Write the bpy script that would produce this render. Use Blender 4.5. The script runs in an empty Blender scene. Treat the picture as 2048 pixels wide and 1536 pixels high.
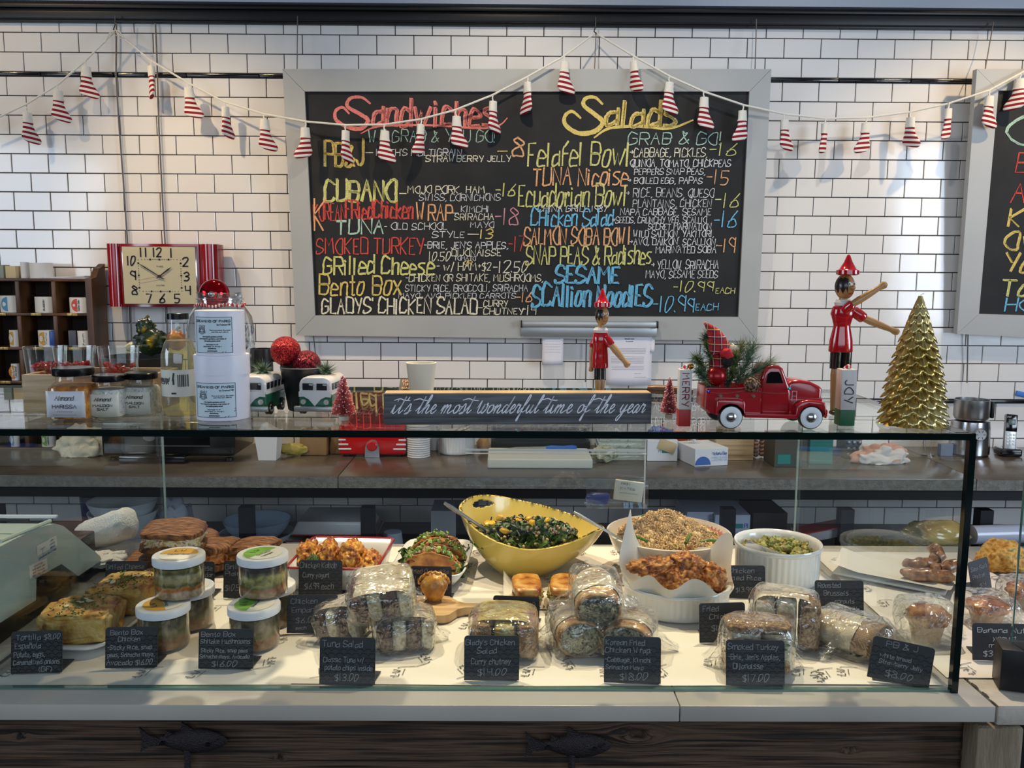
import bpy, bmesh, math, random
from mathutils import Vector, Matrix, noise
rnd = random.Random(7)
PI = math.pi
C = bpy.context.scene.collection
scene = bpy.context.scene

# ---------------------------------------------------------------- camera
F, PITCH, ROLL, YAW = 1700.0, 0.12436, 0.0061, 0.00768     # focal length in pixels of the 2048x1536 frame
EYE = 1.60
cp, sp, cr, sr, cy_, sy_ = math.cos(PITCH), math.sin(PITCH), math.cos(ROLL), math.sin(ROLL), math.cos(YAW), math.sin(YAW)
RM = (Matrix(((cr, -sr, 0), (sr, cr, 0), (0, 0, 1))) @ Matrix(((1, 0, 0), (0, cp, -sp), (0, sp, cp)))
      @ Matrix(((1, 0, 0), (0, 0, -1), (0, 1, 0))) @ Matrix(((cy_, -sy_, 0), (sy_, cy_, 0), (0, 0, 1))))
cam_d = bpy.data.cameras.new('camera')
cam = bpy.data.objects.new('camera', cam_d)
C.objects.link(cam)
cam_d.sensor_width = 36.0
cam_d.lens = F * 36.0 / 2048.0
cam_d.clip_start = 0.05
r0, r1, r2 = RM[0], RM[1], RM[2]
cam.matrix_world = Matrix(((r0[0], -r1[0], -r2[0], 0), (r0[1], -r1[1], -r2[1], 0), (r0[2], -r1[2], -r2[2], EYE), (0, 0, 0, 1)))
scene.camera = cam

def ray(px, py):
    return RM.transposed() @ Vector(((px - 1024) / F, (py - 768) / F, 1.0))
def atY(px, py, Y):
    d = ray(px, py); t = Y / d.y
    return Vector((d.x * t, Y, EYE + d.z * t))
def atZ(px, py, Z):
    d = ray(px, py); t = (Z - EYE) / d.z
    return Vector((d.x * t, d.y * t, Z))
def M(pt, px=1.0):      # metres spanned by px pixels at a point
    return px * (RM @ (Vector(pt) - Vector((0, 0, EYE)))).z / F

# ---------------------------------------------------------------- world, lamps, exposure
world = bpy.data.worlds.new('world'); scene.world = world; world.use_nodes = True
bg = world.node_tree.nodes['Background']
bg.inputs[0].default_value = (0.62, 0.72, 0.92, 1); bg.inputs[1].default_value = 0.24
def area(name, loc, target, sx, sy, power, col):
    l = bpy.data.lights.new(name, 'AREA'); l.shape = 'RECTANGLE'; l.size = sx; l.size_y = sy; l.energy = power; l.color = col
    o = bpy.data.objects.new(name, l); C.objects.link(o); o.location = loc
    o.rotation_euler = (Vector(target) - Vector(loc)).to_track_quat('-Z', 'Y').to_euler(); return o
def spot(name, loc, target, power, col, angle=70, blend=.7, rad=.03):
    l = bpy.data.lights.new(name, 'SPOT'); l.energy = power; l.color = col; l.spot_size = math.radians(angle); l.spot_blend = blend
    l.shadow_soft_size = rad
    o = bpy.data.objects.new(name, l); C.objects.link(o); o.location = loc
    o.rotation_euler = (Vector(target) - Vector(loc)).to_track_quat('-Z', 'Y').to_euler(); return o
COOL = (0.70, 0.83, 1.0); WARM = (1.0, 0.72, 0.40); WARM2 = (1.0, 0.82, 0.60)
area('window_light', (4.25, .55, 1.95), (0.6, 3.2, 1.5), 2.4, 1.6, 120, COOL)
area('window_light', (-4.25, .15, 1.95), (-0.7, 1.2, 1.1), 2.2, 1.5, 66, COOL)
area('window_light', (.4, -3.3, 2.3), (0.2, 2.4, 1.2), 5.0, 1.5, 62, COOL)
spot('ceiling_spot', (-2.7, 2.5, 3.25), (-1.75, 3.7, 1.75), 38, WARM, 78, .9, .03)
spot('ceiling_spot', (-1.85, 2.45, 3.25), (-1.0, 3.7, 1.45), 92, WARM, 56, .9, .03)
spot('ceiling_spot', (0.0, 2.4, 3.25), (0.1, 3.7, 1.45), 62, WARM2, 80, .9, .03)
spot('ceiling_spot', (2.45, 2.7, 3.25), (1.80, 3.7, 1.65), 82, WARM, 60, .9, .03)
spot('ceiling_spot', (0.95, 2.5, 3.25), (1.2, 3.7, 1.6), 26, (1, .95, .9), 78, .9, .03)
spot('ceiling_spot', (-0.80, 2.35, 3.2), (-0.35, 1.55, 0.92), 150, WARM2, 50, .6, .022)
spot('ceiling_spot', (0.80, 2.3, 3.2), (0.42, 1.55, 0.92), 150, WARM2, 50, .6, .022)
spot('ceiling_spot', (0.1, 2.1, 3.25), (0.05, 1.55, 0.92), 80, WARM, 46, .6, .022)
scene.view_settings.view_transform = 'Standard'; scene.view_settings.look = 'None'
scene.view_settings.gamma = 1.0; scene.view_settings.use_curve_mapping = False
scene.view_settings.exposure = 0.10
try:
    scene.cycles.max_bounces = 10; scene.cycles.transparent_max_bounces = 24; scene.cycles.glossy_bounces = 4
    scene.cycles.transmission_bounces = 8; scene.cycles.diffuse_bounces = 3; scene.cycles.caustics_reflective = False
    scene.cycles.sample_clamp_indirect = 4.0; scene.cycles.use_denoising = True
except Exception: pass

# ---------------------------------------------------------------- materials
def srgb(r, g=None, b=None):
    if g is None: r, g, b = (r >> 16) & 255, (r >> 8) & 255, r & 255
    f = lambda c: (c / 255 / 12.92) if c <= 10 else ((c / 255 + 0.055) / 1.055) ** 2.4
    return (f(r), f(g), f(b), 1)
_m = {}
FS = 1.
def mat(name, col, rough=.5, metal=0., col2=None, scale=20., bump=0., bscale=None, coat=0., cols=None, detail=4., sss=0., spread=(.35, .65), emit=0, stretch=None, alpha=1., spec=.5, uv=False):
    if name in _m: return _m[name]
    bscale = (bscale or scale * 2) * FS; scale = scale * FS
    m = bpy.data.materials.new(name); m.use_nodes = True; _m[name] = m
    nt = m.node_tree; p = nt.nodes['Principled BSDF']; N = nt.nodes.new; L = nt.links.new
    c = srgb(col) if isinstance(col, int) else col
    p.inputs['Base Color'].default_value = c; p.inputs['Roughness'].default_value = rough; p.inputs['Metallic'].default_value = metal
    p.inputs['Coat Weight'].default_value = coat; p.inputs['Coat Roughness'].default_value = .08
    p.inputs['Specular IOR Level'].default_value = spec
    if alpha < 1: p.inputs['Alpha'].default_value = alpha
    if sss: p.inputs['Subsurface Weight'].default_value = sss; p.inputs['Subsurface Radius'].default_value = (.02, .01, .006)
    if emit: p.inputs['Emission Color'].default_value = c; p.inputs['Emission Strength'].default_value = emit
    if col2 is not None or cols or bump:
        tc = N('ShaderNodeTexCoord'); vec = tc.outputs['UV' if uv else 'Object']
        if stretch:
            mp = N('ShaderNodeMapping'); mp.inputs['Scale'].default_value = stretch; L(vec, mp.inputs[0]); vec = mp.outputs[0]
    if col2 is not None or cols:
        nz = N('ShaderNodeTexNoise'); nz.inputs['Scale'].default_value = scale; nz.inputs['Detail'].default_value = detail; L(vec, nz.inputs['Vector'])
        rp = N('ShaderNodeValToRGB'); L(nz.outputs[0], rp.inputs[0])
        cs = cols or [col, col2]; el = rp.color_ramp.elements
        while len(el) < len(cs): el.new(.5)
        for i, q in enumerate(cs):
            el[i].position = spread[0] + (spread[1] - spread[0]) * i / (len(cs) - 1); el[i].color = srgb(q) if isinstance(q, int) else q
        L(rp.outputs[0], p.inputs['Base Color'])
    if bump:
        n2 = N('ShaderNodeTexNoise'); n2.inputs['Scale'].default_value = bscale or scale * 2; n2.inputs['Detail'].default_value = 5; L(vec, n2.inputs['Vector'])
        bp = N('ShaderNodeBump'); bp.inputs['Strength'].default_value = bump; bp.inputs['Distance'].default_value = .004; L(n2.outputs[0], bp.inputs['Height'])
        L(bp.outputs[0], p.inputs['Normal'])
    return m
def thin(name, tint=(.94, .975, .96, 1), base=.04, rough=.0, wrinkle=0., wscale=40., power=5., glosscol=(1, 1, 1, 1), haze=0., strength=.96):
    """thin clear sheet: straight transmission plus Schlick mirror reflection"""
    if name in _m: return _m[name]
    m = bpy.data.materials.new(name); m.use_nodes = True; _m[name] = m
    nt = m.node_tree; nt.nodes.clear(); N = nt.nodes.new; L = nt.links.new
    out = N('ShaderNodeOutputMaterial'); mx = N('ShaderNodeMixShader'); tr = N('ShaderNodeBsdfTransparent'); gl = N('ShaderNodeBsdfGlossy')
    tr.inputs[0].default_value = tint; gl.inputs[0].default_value = glosscol; gl.inputs['Roughness'].default_value = rough
    lw = N('ShaderNodeLayerWeight'); lw.inputs[0].default_value = .5
    pw = N('ShaderNodeMath'); pw.operation = 'POWER'; pw.inputs[1].default_value = power; L(lw.outputs['Facing'], pw.inputs[0])
    ma = N('ShaderNodeMath'); ma.operation = 'MULTIPLY_ADD'; ma.inputs[1].default_value = strength; ma.inputs[2].default_value = base; ma.use_clamp = True
    L(pw.outputs[0], ma.inputs[0]); L(ma.outputs[0], mx.inputs[0])
    if wrinkle:
        tc = N('ShaderNodeTexCoord'); nz = N('ShaderNodeTexNoise'); nz.inputs['Scale'].default_value = wscale; nz.inputs['Detail'].default_value = 3
        nz.inputs['Distortion'].default_value = .6
        bp = N('ShaderNodeBump'); bp.inputs['Strength'].default_value = wrinkle; bp.inputs['Distance'].default_value = .006
        L(tc.outputs['Object'], nz.inputs['Vector']); L(nz.outputs[0], bp.inputs['Height'])
        L(bp.outputs[0], gl.inputs['Normal']); L(bp.outputs[0], lw.inputs['Normal'])
    L(tr.outputs[0], mx.inputs[1]); L(gl.outputs[0], mx.inputs[2])
    if haze:
        df = N('ShaderNodeBsdfDiffuse'); df.inputs[0].default_value = (.8, .8, .8, 1); m2 = N('ShaderNodeMixShader'); m2.inputs[0].default_value = haze
        L(mx.outputs[0], m2.inputs[1]); L(df.outputs[0], m2.inputs[2]); L(m2.outputs[0], out.inputs[0])
    else: L(mx.outputs[0], out.inputs[0])
    return m
def bands(name, stops, axis='Z', wob=.12, nscale=18., rough=.45, bump=.3, mott=None, clear=0.):
    """layers by local height: stops = [(z metres, colour), ...] broken up by noise"""
    if name in _m: return _m[name]
    m = bpy.data.materials.new(name); m.use_nodes = True; _m[name] = m
    nt = m.node_tree; p = nt.nodes['Principled BSDF']; N = nt.nodes.new; L = nt.links.new
    p.inputs['Roughness'].default_value = rough
    tc = N('ShaderNodeTexCoord'); sx = N('ShaderNodeSeparateXYZ'); L(tc.outputs['Object'], sx.inputs[0])
    nz = N('ShaderNodeTexNoise'); nz.inputs['Scale'].default_value = nscale; nz.inputs['Detail'].default_value = 3; L(tc.outputs['Object'], nz.inputs['Vector'])
    lo, hi = stops[0][0], stops[-1][0]
    mr = N('ShaderNodeMapRange'); mr.inputs[1].default_value = lo; mr.inputs[2].default_value = hi; L(sx.outputs[axis], mr.inputs[0])
    ad = N('ShaderNodeMath'); ad.operation = 'MULTIPLY_ADD'; ad.inputs[1].default_value = wob * 2; ad.inputs[2].default_value = -wob; L(nz.outputs[0], ad.inputs[0])
    a2 = N('ShaderNodeMath'); a2.operation = 'ADD'; L(mr.outputs[0], a2.inputs[0]); L(ad.outputs[0], a2.inputs[1])
    rp = N('ShaderNodeValToRGB'); L(a2.outputs[0], rp.inputs[0]); el = rp.color_ramp.elements; rp.color_ramp.interpolation = 'EASE'
    while len(el) < len(stops): el.new(.5)
    for i, (z, q) in enumerate(stops):
        el[i].position = (z - lo) / (hi - lo); el[i].color = srgb(q)
    src = rp.outputs[0]
    v = N('ShaderNodeTexNoise'); v.inputs['Scale'].default_value = 90; v.inputs['Detail'].default_value = 4; L(tc.outputs['Object'], v.inputs['Vector'])
    mm = N('ShaderNodeMix'); mm.data_type = 'RGBA'; mm.blend_type = 'MULTIPLY'; mm.inputs[0].default_value = .75
    r2_ = N('ShaderNodeValToRGB'); r2_.color_ramp.elements[0].position = .36; r2_.color_ramp.elements[0].color = (.35, .3, .22, 1); r2_.color_ramp.elements[1].position = .6
    L(v.outputs[0], r2_.inputs[0]); L(src, mm.inputs[6]); L(r2_.outputs[0], mm.inputs[7]); L(mm.outputs[2], p.inputs['Base Color'])
    bp = N('ShaderNodeBump'); bp.inputs['Strength'].default_value = bump; bp.inputs['Distance'].default_value = .004; L(v.outputs[0], bp.inputs['Height']); L(bp.outputs[0], p.inputs['Normal'])
    return m
def stripes(name, c1, c2, period, duty=.5, axis='Z', rough=.8, wob=0., phase=0.):
    if name in _m: return _m[name]
    m = bpy.data.materials.new(name); m.use_nodes = True; _m[name] = m
    nt = m.node_tree; p = nt.nodes['Principled BSDF']; N = nt.nodes.new; L = nt.links.new
    p.inputs['Roughness'].default_value = rough
    tc = N('ShaderNodeTexCoord'); sx = N('ShaderNodeSeparateXYZ'); L(tc.outputs['Object'], sx.inputs[0])
    src = sx.outputs[axis]
    a = N('ShaderNodeMath'); a.operation = 'MULTIPLY_ADD'; a.inputs[1].default_value = 1 / period; a.inputs[2].default_value = 50 + phase; L(src, a.inputs[0])
    if wob:
        b = N('ShaderNodeMath'); b.operation = 'MULTIPLY_ADD'; b.inputs[1].default_value = wob / period; L(sx.outputs['X'], b.inputs[0]); L(a.outputs[0], b.inputs[2]); a = b
    f = N('ShaderNodeMath'); f.operation = 'FRACT'; L(a.outputs[0], f.inputs[0])
    g = N('ShaderNodeMath'); g.operation = 'GREATER_THAN'; g.inputs[1].default_value = duty; L(f.outputs[0], g.inputs[0])
    mx = N('ShaderNodeMix'); mx.data_type = 'RGBA'; mx.inputs[6].default_value = srgb(c1); mx.inputs[7].default_value = srgb(c2); L(g.outputs[0], mx.inputs[0])
    L(mx.outputs[2], p.inputs['Base Color'])
    n2 = N('ShaderNodeTexNoise'); n2.inputs['Scale'].default_value = 400; L(tc.outputs['Object'], n2.inputs['Vector'])
    bp = N('ShaderNodeBump'); bp.inputs['Strength'].default_value = .5; bp.inputs['Distance'].default_value = .002; L(n2.outputs[0], bp.inputs['Height']); L(bp.outputs[0], p.inputs['Normal'])
    return m

# ---------------------------------------------------------------- mesh helpers
def nb(): return bmesh.new()
def _xf(bm, vs, loc=(0, 0, 0), rot=(0, 0, 0), sc=None):
    m = Matrix.Translation(loc) @ Matrix.Rotation(rot[2], 4, 'Z') @ Matrix.Rotation(rot[1], 4, 'Y') @ Matrix.Rotation(rot[0], 4, 'X')
    if sc: m = m @ Matrix.Diagonal((sc[0], sc[1], sc[2], 1))
    bmesh.ops.transform(bm, matrix=m, verts=vs)
def box(bm, loc, size, rot=(0, 0, 0), bev=0., seg=2):
    r = bmesh.ops.create_cube(bm, size=1.0); vs = r['verts']
    bmesh.ops.scale(bm, vec=size, verts=vs)
    if bev:
        es = list({e for v in vs for e in v.link_edges})
        q = bmesh.ops.bevel(bm, geom=es, offset=bev, segments=seg, profile=.5, affect='EDGES')
        vs = list({v for f in q['faces'] for v in f.verts} | {v for v in vs if v.is_valid})
    _xf(bm, vs, loc, rot); return bm
def lathe(bm, prof, n=24, loc=(0, 0, 0), rot=(0, 0, 0), sc=None, warp=None):
    rings = []; new = []
    for (r, z) in prof:
        if r < 1e-6:
            v = bm.verts.new((0, 0, z)); rings.append([v]); new.append(v)
        else:
            rg = [bm.verts.new((r * math.cos(2 * PI * i / n), r * math.sin(2 * PI * i / n), z)) for i in range(n)]
            rings.append(rg); new += rg
    if warp:
        for v in new: v.co = warp(v.co)
    for a, b in zip(rings, rings[1:]):
        if len(a) == 1 and len(b) == 1: continue
        for i in range(n):
            j = (i + 1) % n
            if len(a) == 1: bm.faces.new((a[0], b[j], b[i]))
            elif len(b) == 1: bm.faces.new((a[i], a[j], b[0]))
            else: bm.faces.new((a[i], a[j], b[j], b[i]))
    _xf(bm, new, loc, rot, sc); return bm
def cyl(bm, r, h, loc=(0, 0, 0), rot=(0, 0, 0), n=20, r2=None):
    return lathe(bm, [(0, 0), (r, 0), (r2 if r2 is not None else r, h), (0, h)], n, loc, rot)
def tube(bm, pts, r, n=6, caps=True):
    pts = [Vector(p) for p in pts]; rings = []
    rr = r if isinstance(r, (list, tuple)) else [r] * len(pts)
    up = Vector((0, 0, 1)); prev = None
    for i, p in enumerate(pts):
        t = (pts[min(i + 1, len(pts) - 1)] - pts[max(i - 1, 0)])
        t = t.normalized() if t.length > 1e-9 else up
        if prev is None:
            a = t.orthogonal().normalized()
        else:
            a = prev - t * prev.dot(t); a = a.normalized() if a.length > 1e-6 else t.orthogonal().normalized()
        prev = a; b = t.cross(a)
        rings.append([bm.verts.new(p + (a * math.cos(2 * PI * k / n) + b * math.sin(2 * PI * k / n)) * rr[i]) for k in range(n)])
    for A, B in zip(rings, rings[1:]):
        for k in range(n): bm.faces.new((A[k], A[(k + 1) % n], B[(k + 1) % n], B[k]))
    if caps:
        bm.faces.new(rings[0][::-1]); bm.faces.new(rings[-1])
    return bm
def prism(bm, poly, t, loc=(0, 0, 0), rot=(0, 0, 0), axis='Y'):
    """poly in the XZ plane (axis Y) extruded by t, centred"""
    n = len(poly); A = [bm.verts.new((x, -t / 2, z)) for x, z in poly]; B = [bm.verts.new((x, t / 2, z)) for x, z in poly]
    bm.faces.new(A); bm.faces.new(B[::-1])
    for i in range(n): bm.faces.new((A[(i + 1) % n], A[i], B[i], B[(i + 1) % n]))
    if axis == 'Z': _xf(bm, A + B, (0, 0, 0), (-PI / 2, 0, 0))
    _xf(bm, A + B, loc, rot); return bm
def blob(bm, loc, size, sub=3, amp=.15, freq=3., seed=0, rot=(0, 0, 0), power=1., flat=None):
    r = bmesh.ops.create_icosphere(bm, subdivisions=sub, radius=1.0); vs = r['verts']; off = Vector((seed * 7.3, seed * 3.1, seed * 1.7))
    for v in vs:
        c = v.co.normalized()
        if power != 1.: c = Vector([math.copysign(abs(q) ** power, q) for q in c])
        d = 1 + amp * noise.noise(v.co * freq + off) + amp * .5 * noise.noise(v.co * freq * 2.3 + off)
        v.co = c * d
        if flat is not None and v.co.z < flat: v.co.z = flat
    _xf(bm, vs, loc, rot, size); return bm
def grid(bm, fn, nu, nv, close=False):
    vs = [[bm.verts.new(fn(i / (nu - 1) if not close else i / nu, j / (nv - 1))) for j in range(nv)] for i in range(nu)]
    for i in range(nu if close else nu - 1):
        for j in range(nv - 1):
            a, b = vs[i], vs[(i + 1) % nu]
            try: bm.faces.new((a[j], b[j], b[j + 1], a[j + 1]))
            except ValueError: pass
    return bm
def obj(name, bm, m, parent=None, smooth=True, angle=40, loc=None, rot=None, solid=0., label=None):
    me = bpy.data.meshes.new(name); bmesh.ops.recalc_face_normals(bm, faces=bm.faces); bm.to_mesh(me); bm.free()
    if m is not None:
        for q in (m if isinstance(m, list) else [m]): me.materials.append(q)
    if smooth:
        me.shade_smooth()
        try: me.set_sharp_from_angle(angle=math.radians(angle))
        except Exception: pass
    o = bpy.data.objects.new(name, me); C.objects.link(o)
    if parent: o.parent = parent
    if loc: o.location = loc
    if rot: o.rotation_euler = rot
    if solid:
        s = o.modifiers.new('s', 'SOLIDIFY'); s.thickness = solid
    if label: o['label'] = label
    return o
def thing(name, label, cat, loc=(0, 0, 0), rotz=0., group=None, rot=None):
    o = bpy.data.objects.new(name, None); C.objects.link(o); o.empty_display_size = .02
    o.location = loc; o.rotation_euler = rot if rot else (0, 0, rotz); o['label'] = label; o['category'] = cat
    if group: o['group'] = group
    return o
def tag(o, label, cat, group=None, kind=None):
    o['label'] = label; o['category'] = cat
    if group: o['group'] = group
    if kind: o['kind'] = kind
    return o
def struct(name, bm, m, **k):
    o = obj(name, bm, m, **k); o['kind'] = 'structure'; return o
def dup(root, loc, rotz=None, label=None, group=None, scale=None):
    r = root.copy(); C.objects.link(r); r.location = loc
    if rotz is not None: r.rotation_euler = (0, 0, rotz)
    if scale: r.scale = (scale,) * 3 if isinstance(scale, (int, float)) else scale
    if label: r['label'] = label
    if group: r['group'] = group
    for ch in list(root.children):
        c = ch.copy(); C.objects.link(c); c.parent = r
        for g in list(ch.children):
            d = g.copy(); C.objects.link(d); d.parent = c
    return r

# ---------------------------------------------------------------- hand lettering: a single-stroke alphabet turned into ribbons
# digits are x,y on a grid: baseline 2, x-height 6, cap height 8, descender 0; ~ marks a curved stroke
_G = {
 'A': '4 0228 42;1535', 'B': '4 0208;~08384745 05;~05354432 02', 'C': '4 ~472818060402 1232 43', 'D': '4 0208;~082847434222 02', 'E': '3 38080232;0525', 'F': '3 380802;0525',
 'G': '4 ~4728180604 0222 4345;2545', 'H': '4 0208;4248;0545', 'I': '1 0208', 'J': '3 ~383433221203', 'K': '4 0208;480532;', 'L': '3 080232', 'M': '5 0208254852', 'N': '4 02084248',
 'O': '4 ~280604 2242444828', 'P': '4 0208;~0838474505', 'Q': '4 ~2806042242444828;2441', 'R': '4 0208;~0838474505;2542', 'S': '4 ~4738180615 4443220203', 'T': '4 0848;2822', 'U': '4 ~08030222 4348', 'V': '4 082248',
 'W': '6 0812253248;', 'X': '4 0842;0248', 'Y': '4 0825;4822', 'Z': '4 08480242',
 'a': '3 ~3515040212 33;3632', 'b': '3 0208;~04163624 2202', 'c': '3 ~3516040212 32', 'd': '3 ~3516040212 33;3832', 'e': '3 ~04343516040222 32', 'f': '2 ~28170602;0525', 'g': '3 ~3516040333;~363110 01',
 'h': '3 0208;~0416363432', 'i': '1 0602;0707', 'j': '2 ~16110001;1717', 'k': '3 0208;360432;', 'l': '1 0802', 'm': '5 0602;~0516262422;~2436565452', 'n': '3 0602;~0416363432', 'o': '3 ~16040222343616', 'p': '3 0600;~0516363422 03',
 'q': '3 ~3516040233;3630', 'r': '2 0602;~04162625', 's': '3 ~361605243322 02', 't': '2 ~181312 22;0626', 'u': '3 ~06030222 33;3632', 'v': '3 061236', 'w': '5 0612253256', 'x': '3 0632;0236', 'y': '3 0613;3600', 'z': '3 06360232',
 '0': '3 ~18050212353818', '1': '1 0208', '2': '3 ~07183836 0202;0232', '3': '3 ~07283615;~15342202', '4': '3 08053 5;3832', '5': '3 380805;~0525 342202', '6': '3 ~38150302 2233 2504', '7': '3 083812', '8': '3 ~1807 25321202 0436 1818', '9': '3 ~37180634;3832',
 '-': '2 0525', '.': '0 0202', ',': '1 1201', '!': '0 0804;0202', "'": '0 0807', '&': '4 ~4225 1827 370302 2244', '$': '3 ~37170615 3422 02;2821', '/': '2 0128', '(': '1 ~18060412', ')': '1 ~08161402', '+': '2 1416;0525', '>': '3 0535;253524;2635', '~': '3 ~05162536', '·': '0 0505', 'ñ': '3 0602;~0416363432;~07182738',
}
def _spline(p, k=4):
    out = []
    for i in range(len(p) - 1):
        a = p[max(i - 1, 0)]; b = p[i]; c = p[i + 1]; d = p[min(i + 2, len(p) - 1)]
        for s in range(k):
            t = s / k
            out.append(tuple(.5 * (2 * b[q] + (c[q] - a[q]) * t + (2 * a[q] - 5 * b[q] + 4 * c[q] - d[q]) * t * t + (3 * b[q] - a[q] - 3 * c[q] + d[q]) * t ** 3) for q in (0, 1)))
    out.append(p[-1]); return out
def glyph(ch):
    s = _G.get(ch)
    if s is None: return 3, []
    w, body = s.split(' ', 1); w = int(w); res = []
    for st in body.replace(' ', '').split(';'):
        if not st: continue
        cur = st[0] == '~'; st = st.lstrip('~'); st = st[:len(st) // 2 * 2]
        pts = [(int(st[i]), int(st[i + 1]) - 2) for i in range(0, len(st), 2)]
        if len(pts) == 2 and pts[0] == pts[1]: pts = [(pts[0][0] - .15, pts[0][1] + .3), (pts[0][0] + .15, pts[0][1] - .1)]
        res.append(_spline(pts) if cur and len(pts) > 2 else pts)
    return w, res
def layout(txt, w, h, slant=.0, jit=.0, sp=1.3, rnd_=None):
    """strokes of a line of text, fitted into w x h (cap height h), origin bottom left"""
    x = 0; out = []; R_ = rnd_ or random.Random(len(txt) * 13 + ord(txt[0]))
    for ch in txt:
        if ch == ' ': x += 2.6; continue
        gw, st = glyph(ch); dy = R_.uniform(-jit, jit); sc = 1 + R_.uniform(-jit, jit) * .25
        for s in st: out.append([(x + a * sc + b * slant + R_.uniform(-jit, jit) * .18, b * sc + dy + R_.uniform(-jit, jit) * .18) for a, b in s])
        x += gw + sp
    x = max(x - sp, 1); fx = w / x; fy = h / 6.
    return [[(a * fx, b * fy) for a, b in s] for s in out]
def ribbons(bm, strokes, wd, to3=lambda x, y: (x, 0, y), taper=0., rough=.0, seed=1):
    R_ = random.Random(seed)
    for s in strokes:
        n = len(s)
        if n < 2: continue
        L_, R2 = [], []
        for i, (x, y) in enumerate(s):
            ax, ay = s[max(i - 1, 0)]; bx, by = s[min(i + 1, n - 1)]
            dx, dy = bx - ax, by - ay; l = math.hypot(dx, dy) or 1; nx, ny = -dy / l, dx / l
            w2 = wd / 2 * (1 - taper * abs(2 * i / (n - 1) - 1) ** 2) * (1 + R_.uniform(-rough, rough))
            ex = ey = 0
            if i == 0: ex, ey = -dx / l * wd * .35, -dy / l * wd * .35
            if i == n - 1: ex, ey = dx / l * wd * .35, dy / l * wd * .35
            L_.append(bm.verts.new(to3(x + nx * w2 + ex, y + ny * w2 + ey))); R2.append(bm.verts.new(to3(x - nx * w2 + ex, y - ny * w2 + ey)))
        for i in range(n - 1): bm.faces.new((L_[i], R2[i], R2[i + 1], L_[i + 1]))
    return bm
def write(parent, txt, x, z, w, h, m, wd, y=-.0006, name='lettering', slant=0., jit=.35, taper=0., rough=.25, seed=1, sp=1.3, double=0., cx=False, to3=None):
    """one line of lettering on the -y face of a parent, left baseline at x,z"""
    if cx: x -= w / 2
    st = layout(txt, w, h, slant, jit, sp, random.Random(seed * 31 + len(txt)))
    bm = nb(); f = to3 or (lambda a, b: (x + a, y, z + b))
    ribbons(bm, st, wd, f, taper, rough, seed)
    if double:
        st2 = [[(a + double, b - double * .6) for a, b in s] for s in st]
        ribbons(bm, st2, wd * .6, f, taper, rough, seed + 1)
    return obj(name, bm, m, parent, smooth=False)
# ================================================================ the room
YW = 3.714; ZD = EYE - .680; ZT = EYE - .244; ZW = EYE - .735; ZL = EYE - 1.09
m_grout = mat('grout', 0x17161a, .8)
m_tile = mat('white_glazed_tile', 0xe9e6e2, .12, bump=.10, scale=9, bscale=14, coat=.3)
m_blacktrim = mat('black_glazed_trim', 0x0c0b0d, .18, bump=.25, bscale=30)
m_paint = mat('grey_blue_paint', 0xb4bac4, .6, bump=.25, bscale=60)
m_concrete = mat('polished_concrete', 0x554c42, .22, col2=0x6c6155, scale=5, bump=.12, bscale=40, detail=8)
m_concedge = mat('rough_concrete_edge', 0x6f6c62, .8, col2=0x85827a, scale=60, bump=.6, bscale=160)
m_steel = mat('brushed_steel', 0xb9b8b6, .28, 1., bump=.05, bscale=200)
m_black = mat('black_paint', 0x0d0d0f, .45)
m_blackgloss = mat('black_gloss', 0x0a0a0c, .12, coat=.5)
m_white = mat('white_matte', 0xe8e8e8, .5)
m_whitegloss = mat('white_glaze', 0xe4e5e3, .12, coat=.4)

floor = struct('floor', box(nb(), (0, 1.5, -.05), (9, 8, .1)), mat('dark_floor', 0x3a3835, .5, col2=0x2c2a28, scale=3))
ceiling = struct('ceiling', box(nb(), (0, 1.5, 3.42), (9, 8, .1)), mat('ceiling_grey', 0x9a9c9e, .8))
wall = struct('wall_back', box(nb(), (0, YW + .10, 1.66), (9, .19, 3.40)), m_grout)
for nm, l_, s_ in (('wall_left', (-4.45, .1, 1.66), (.1, 7.4, 3.4)), ('wall_right', (4.45, .1, 1.66), (.1, 7.4, 3.4)), ('wall_front', (0, -3.55, 1.66), (8.8, .1, 3.4))):
    struct(nm, box(nb(), l_, s_), mat('room_plaster', 0x6f6d6a, .8))
P_, Q_ = .1556, .0794; X0 = -2.0253; Z0 = EYE + .827
def tile_mesh(w, h, d=.010, j=.0019, ch=.0016):
    bm = nb(); W, H = w / 2 - j, h / 2 - j
    a = [bm.verts.new((x, d, z)) for x, z in ((-W, -H), (W, -H), (W, H), (-W, H))]
    b = [bm.verts.new((x, ch * .8, z)) for x, z in ((-W, -H), (W, -H), (W, H), (-W, H))]
    c = [bm.verts.new((x, 0, z)) for x, z in ((-W + ch, -H + ch), (W - ch, -H + ch), (W - ch, H - ch), (-W + ch, H - ch))]
    bm.faces.new(c)
    for A, B in ((a, b), (b, c)):
        for i in range(4): bm.faces.new((A[i], A[(i + 1) % 4], B[(i + 1) % 4], B[i]))
    return bm
tm = bpy.data.meshes.new('tile'); bm = tile_mesh(P_, Q_); bmesh.ops.recalc_face_normals(bm, faces=bm.faces)
bm.to_mesh(tm); bm.free(); tm.materials.append(m_tile)
rest = nb(); count = 0; rt = random.Random(3)
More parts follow.
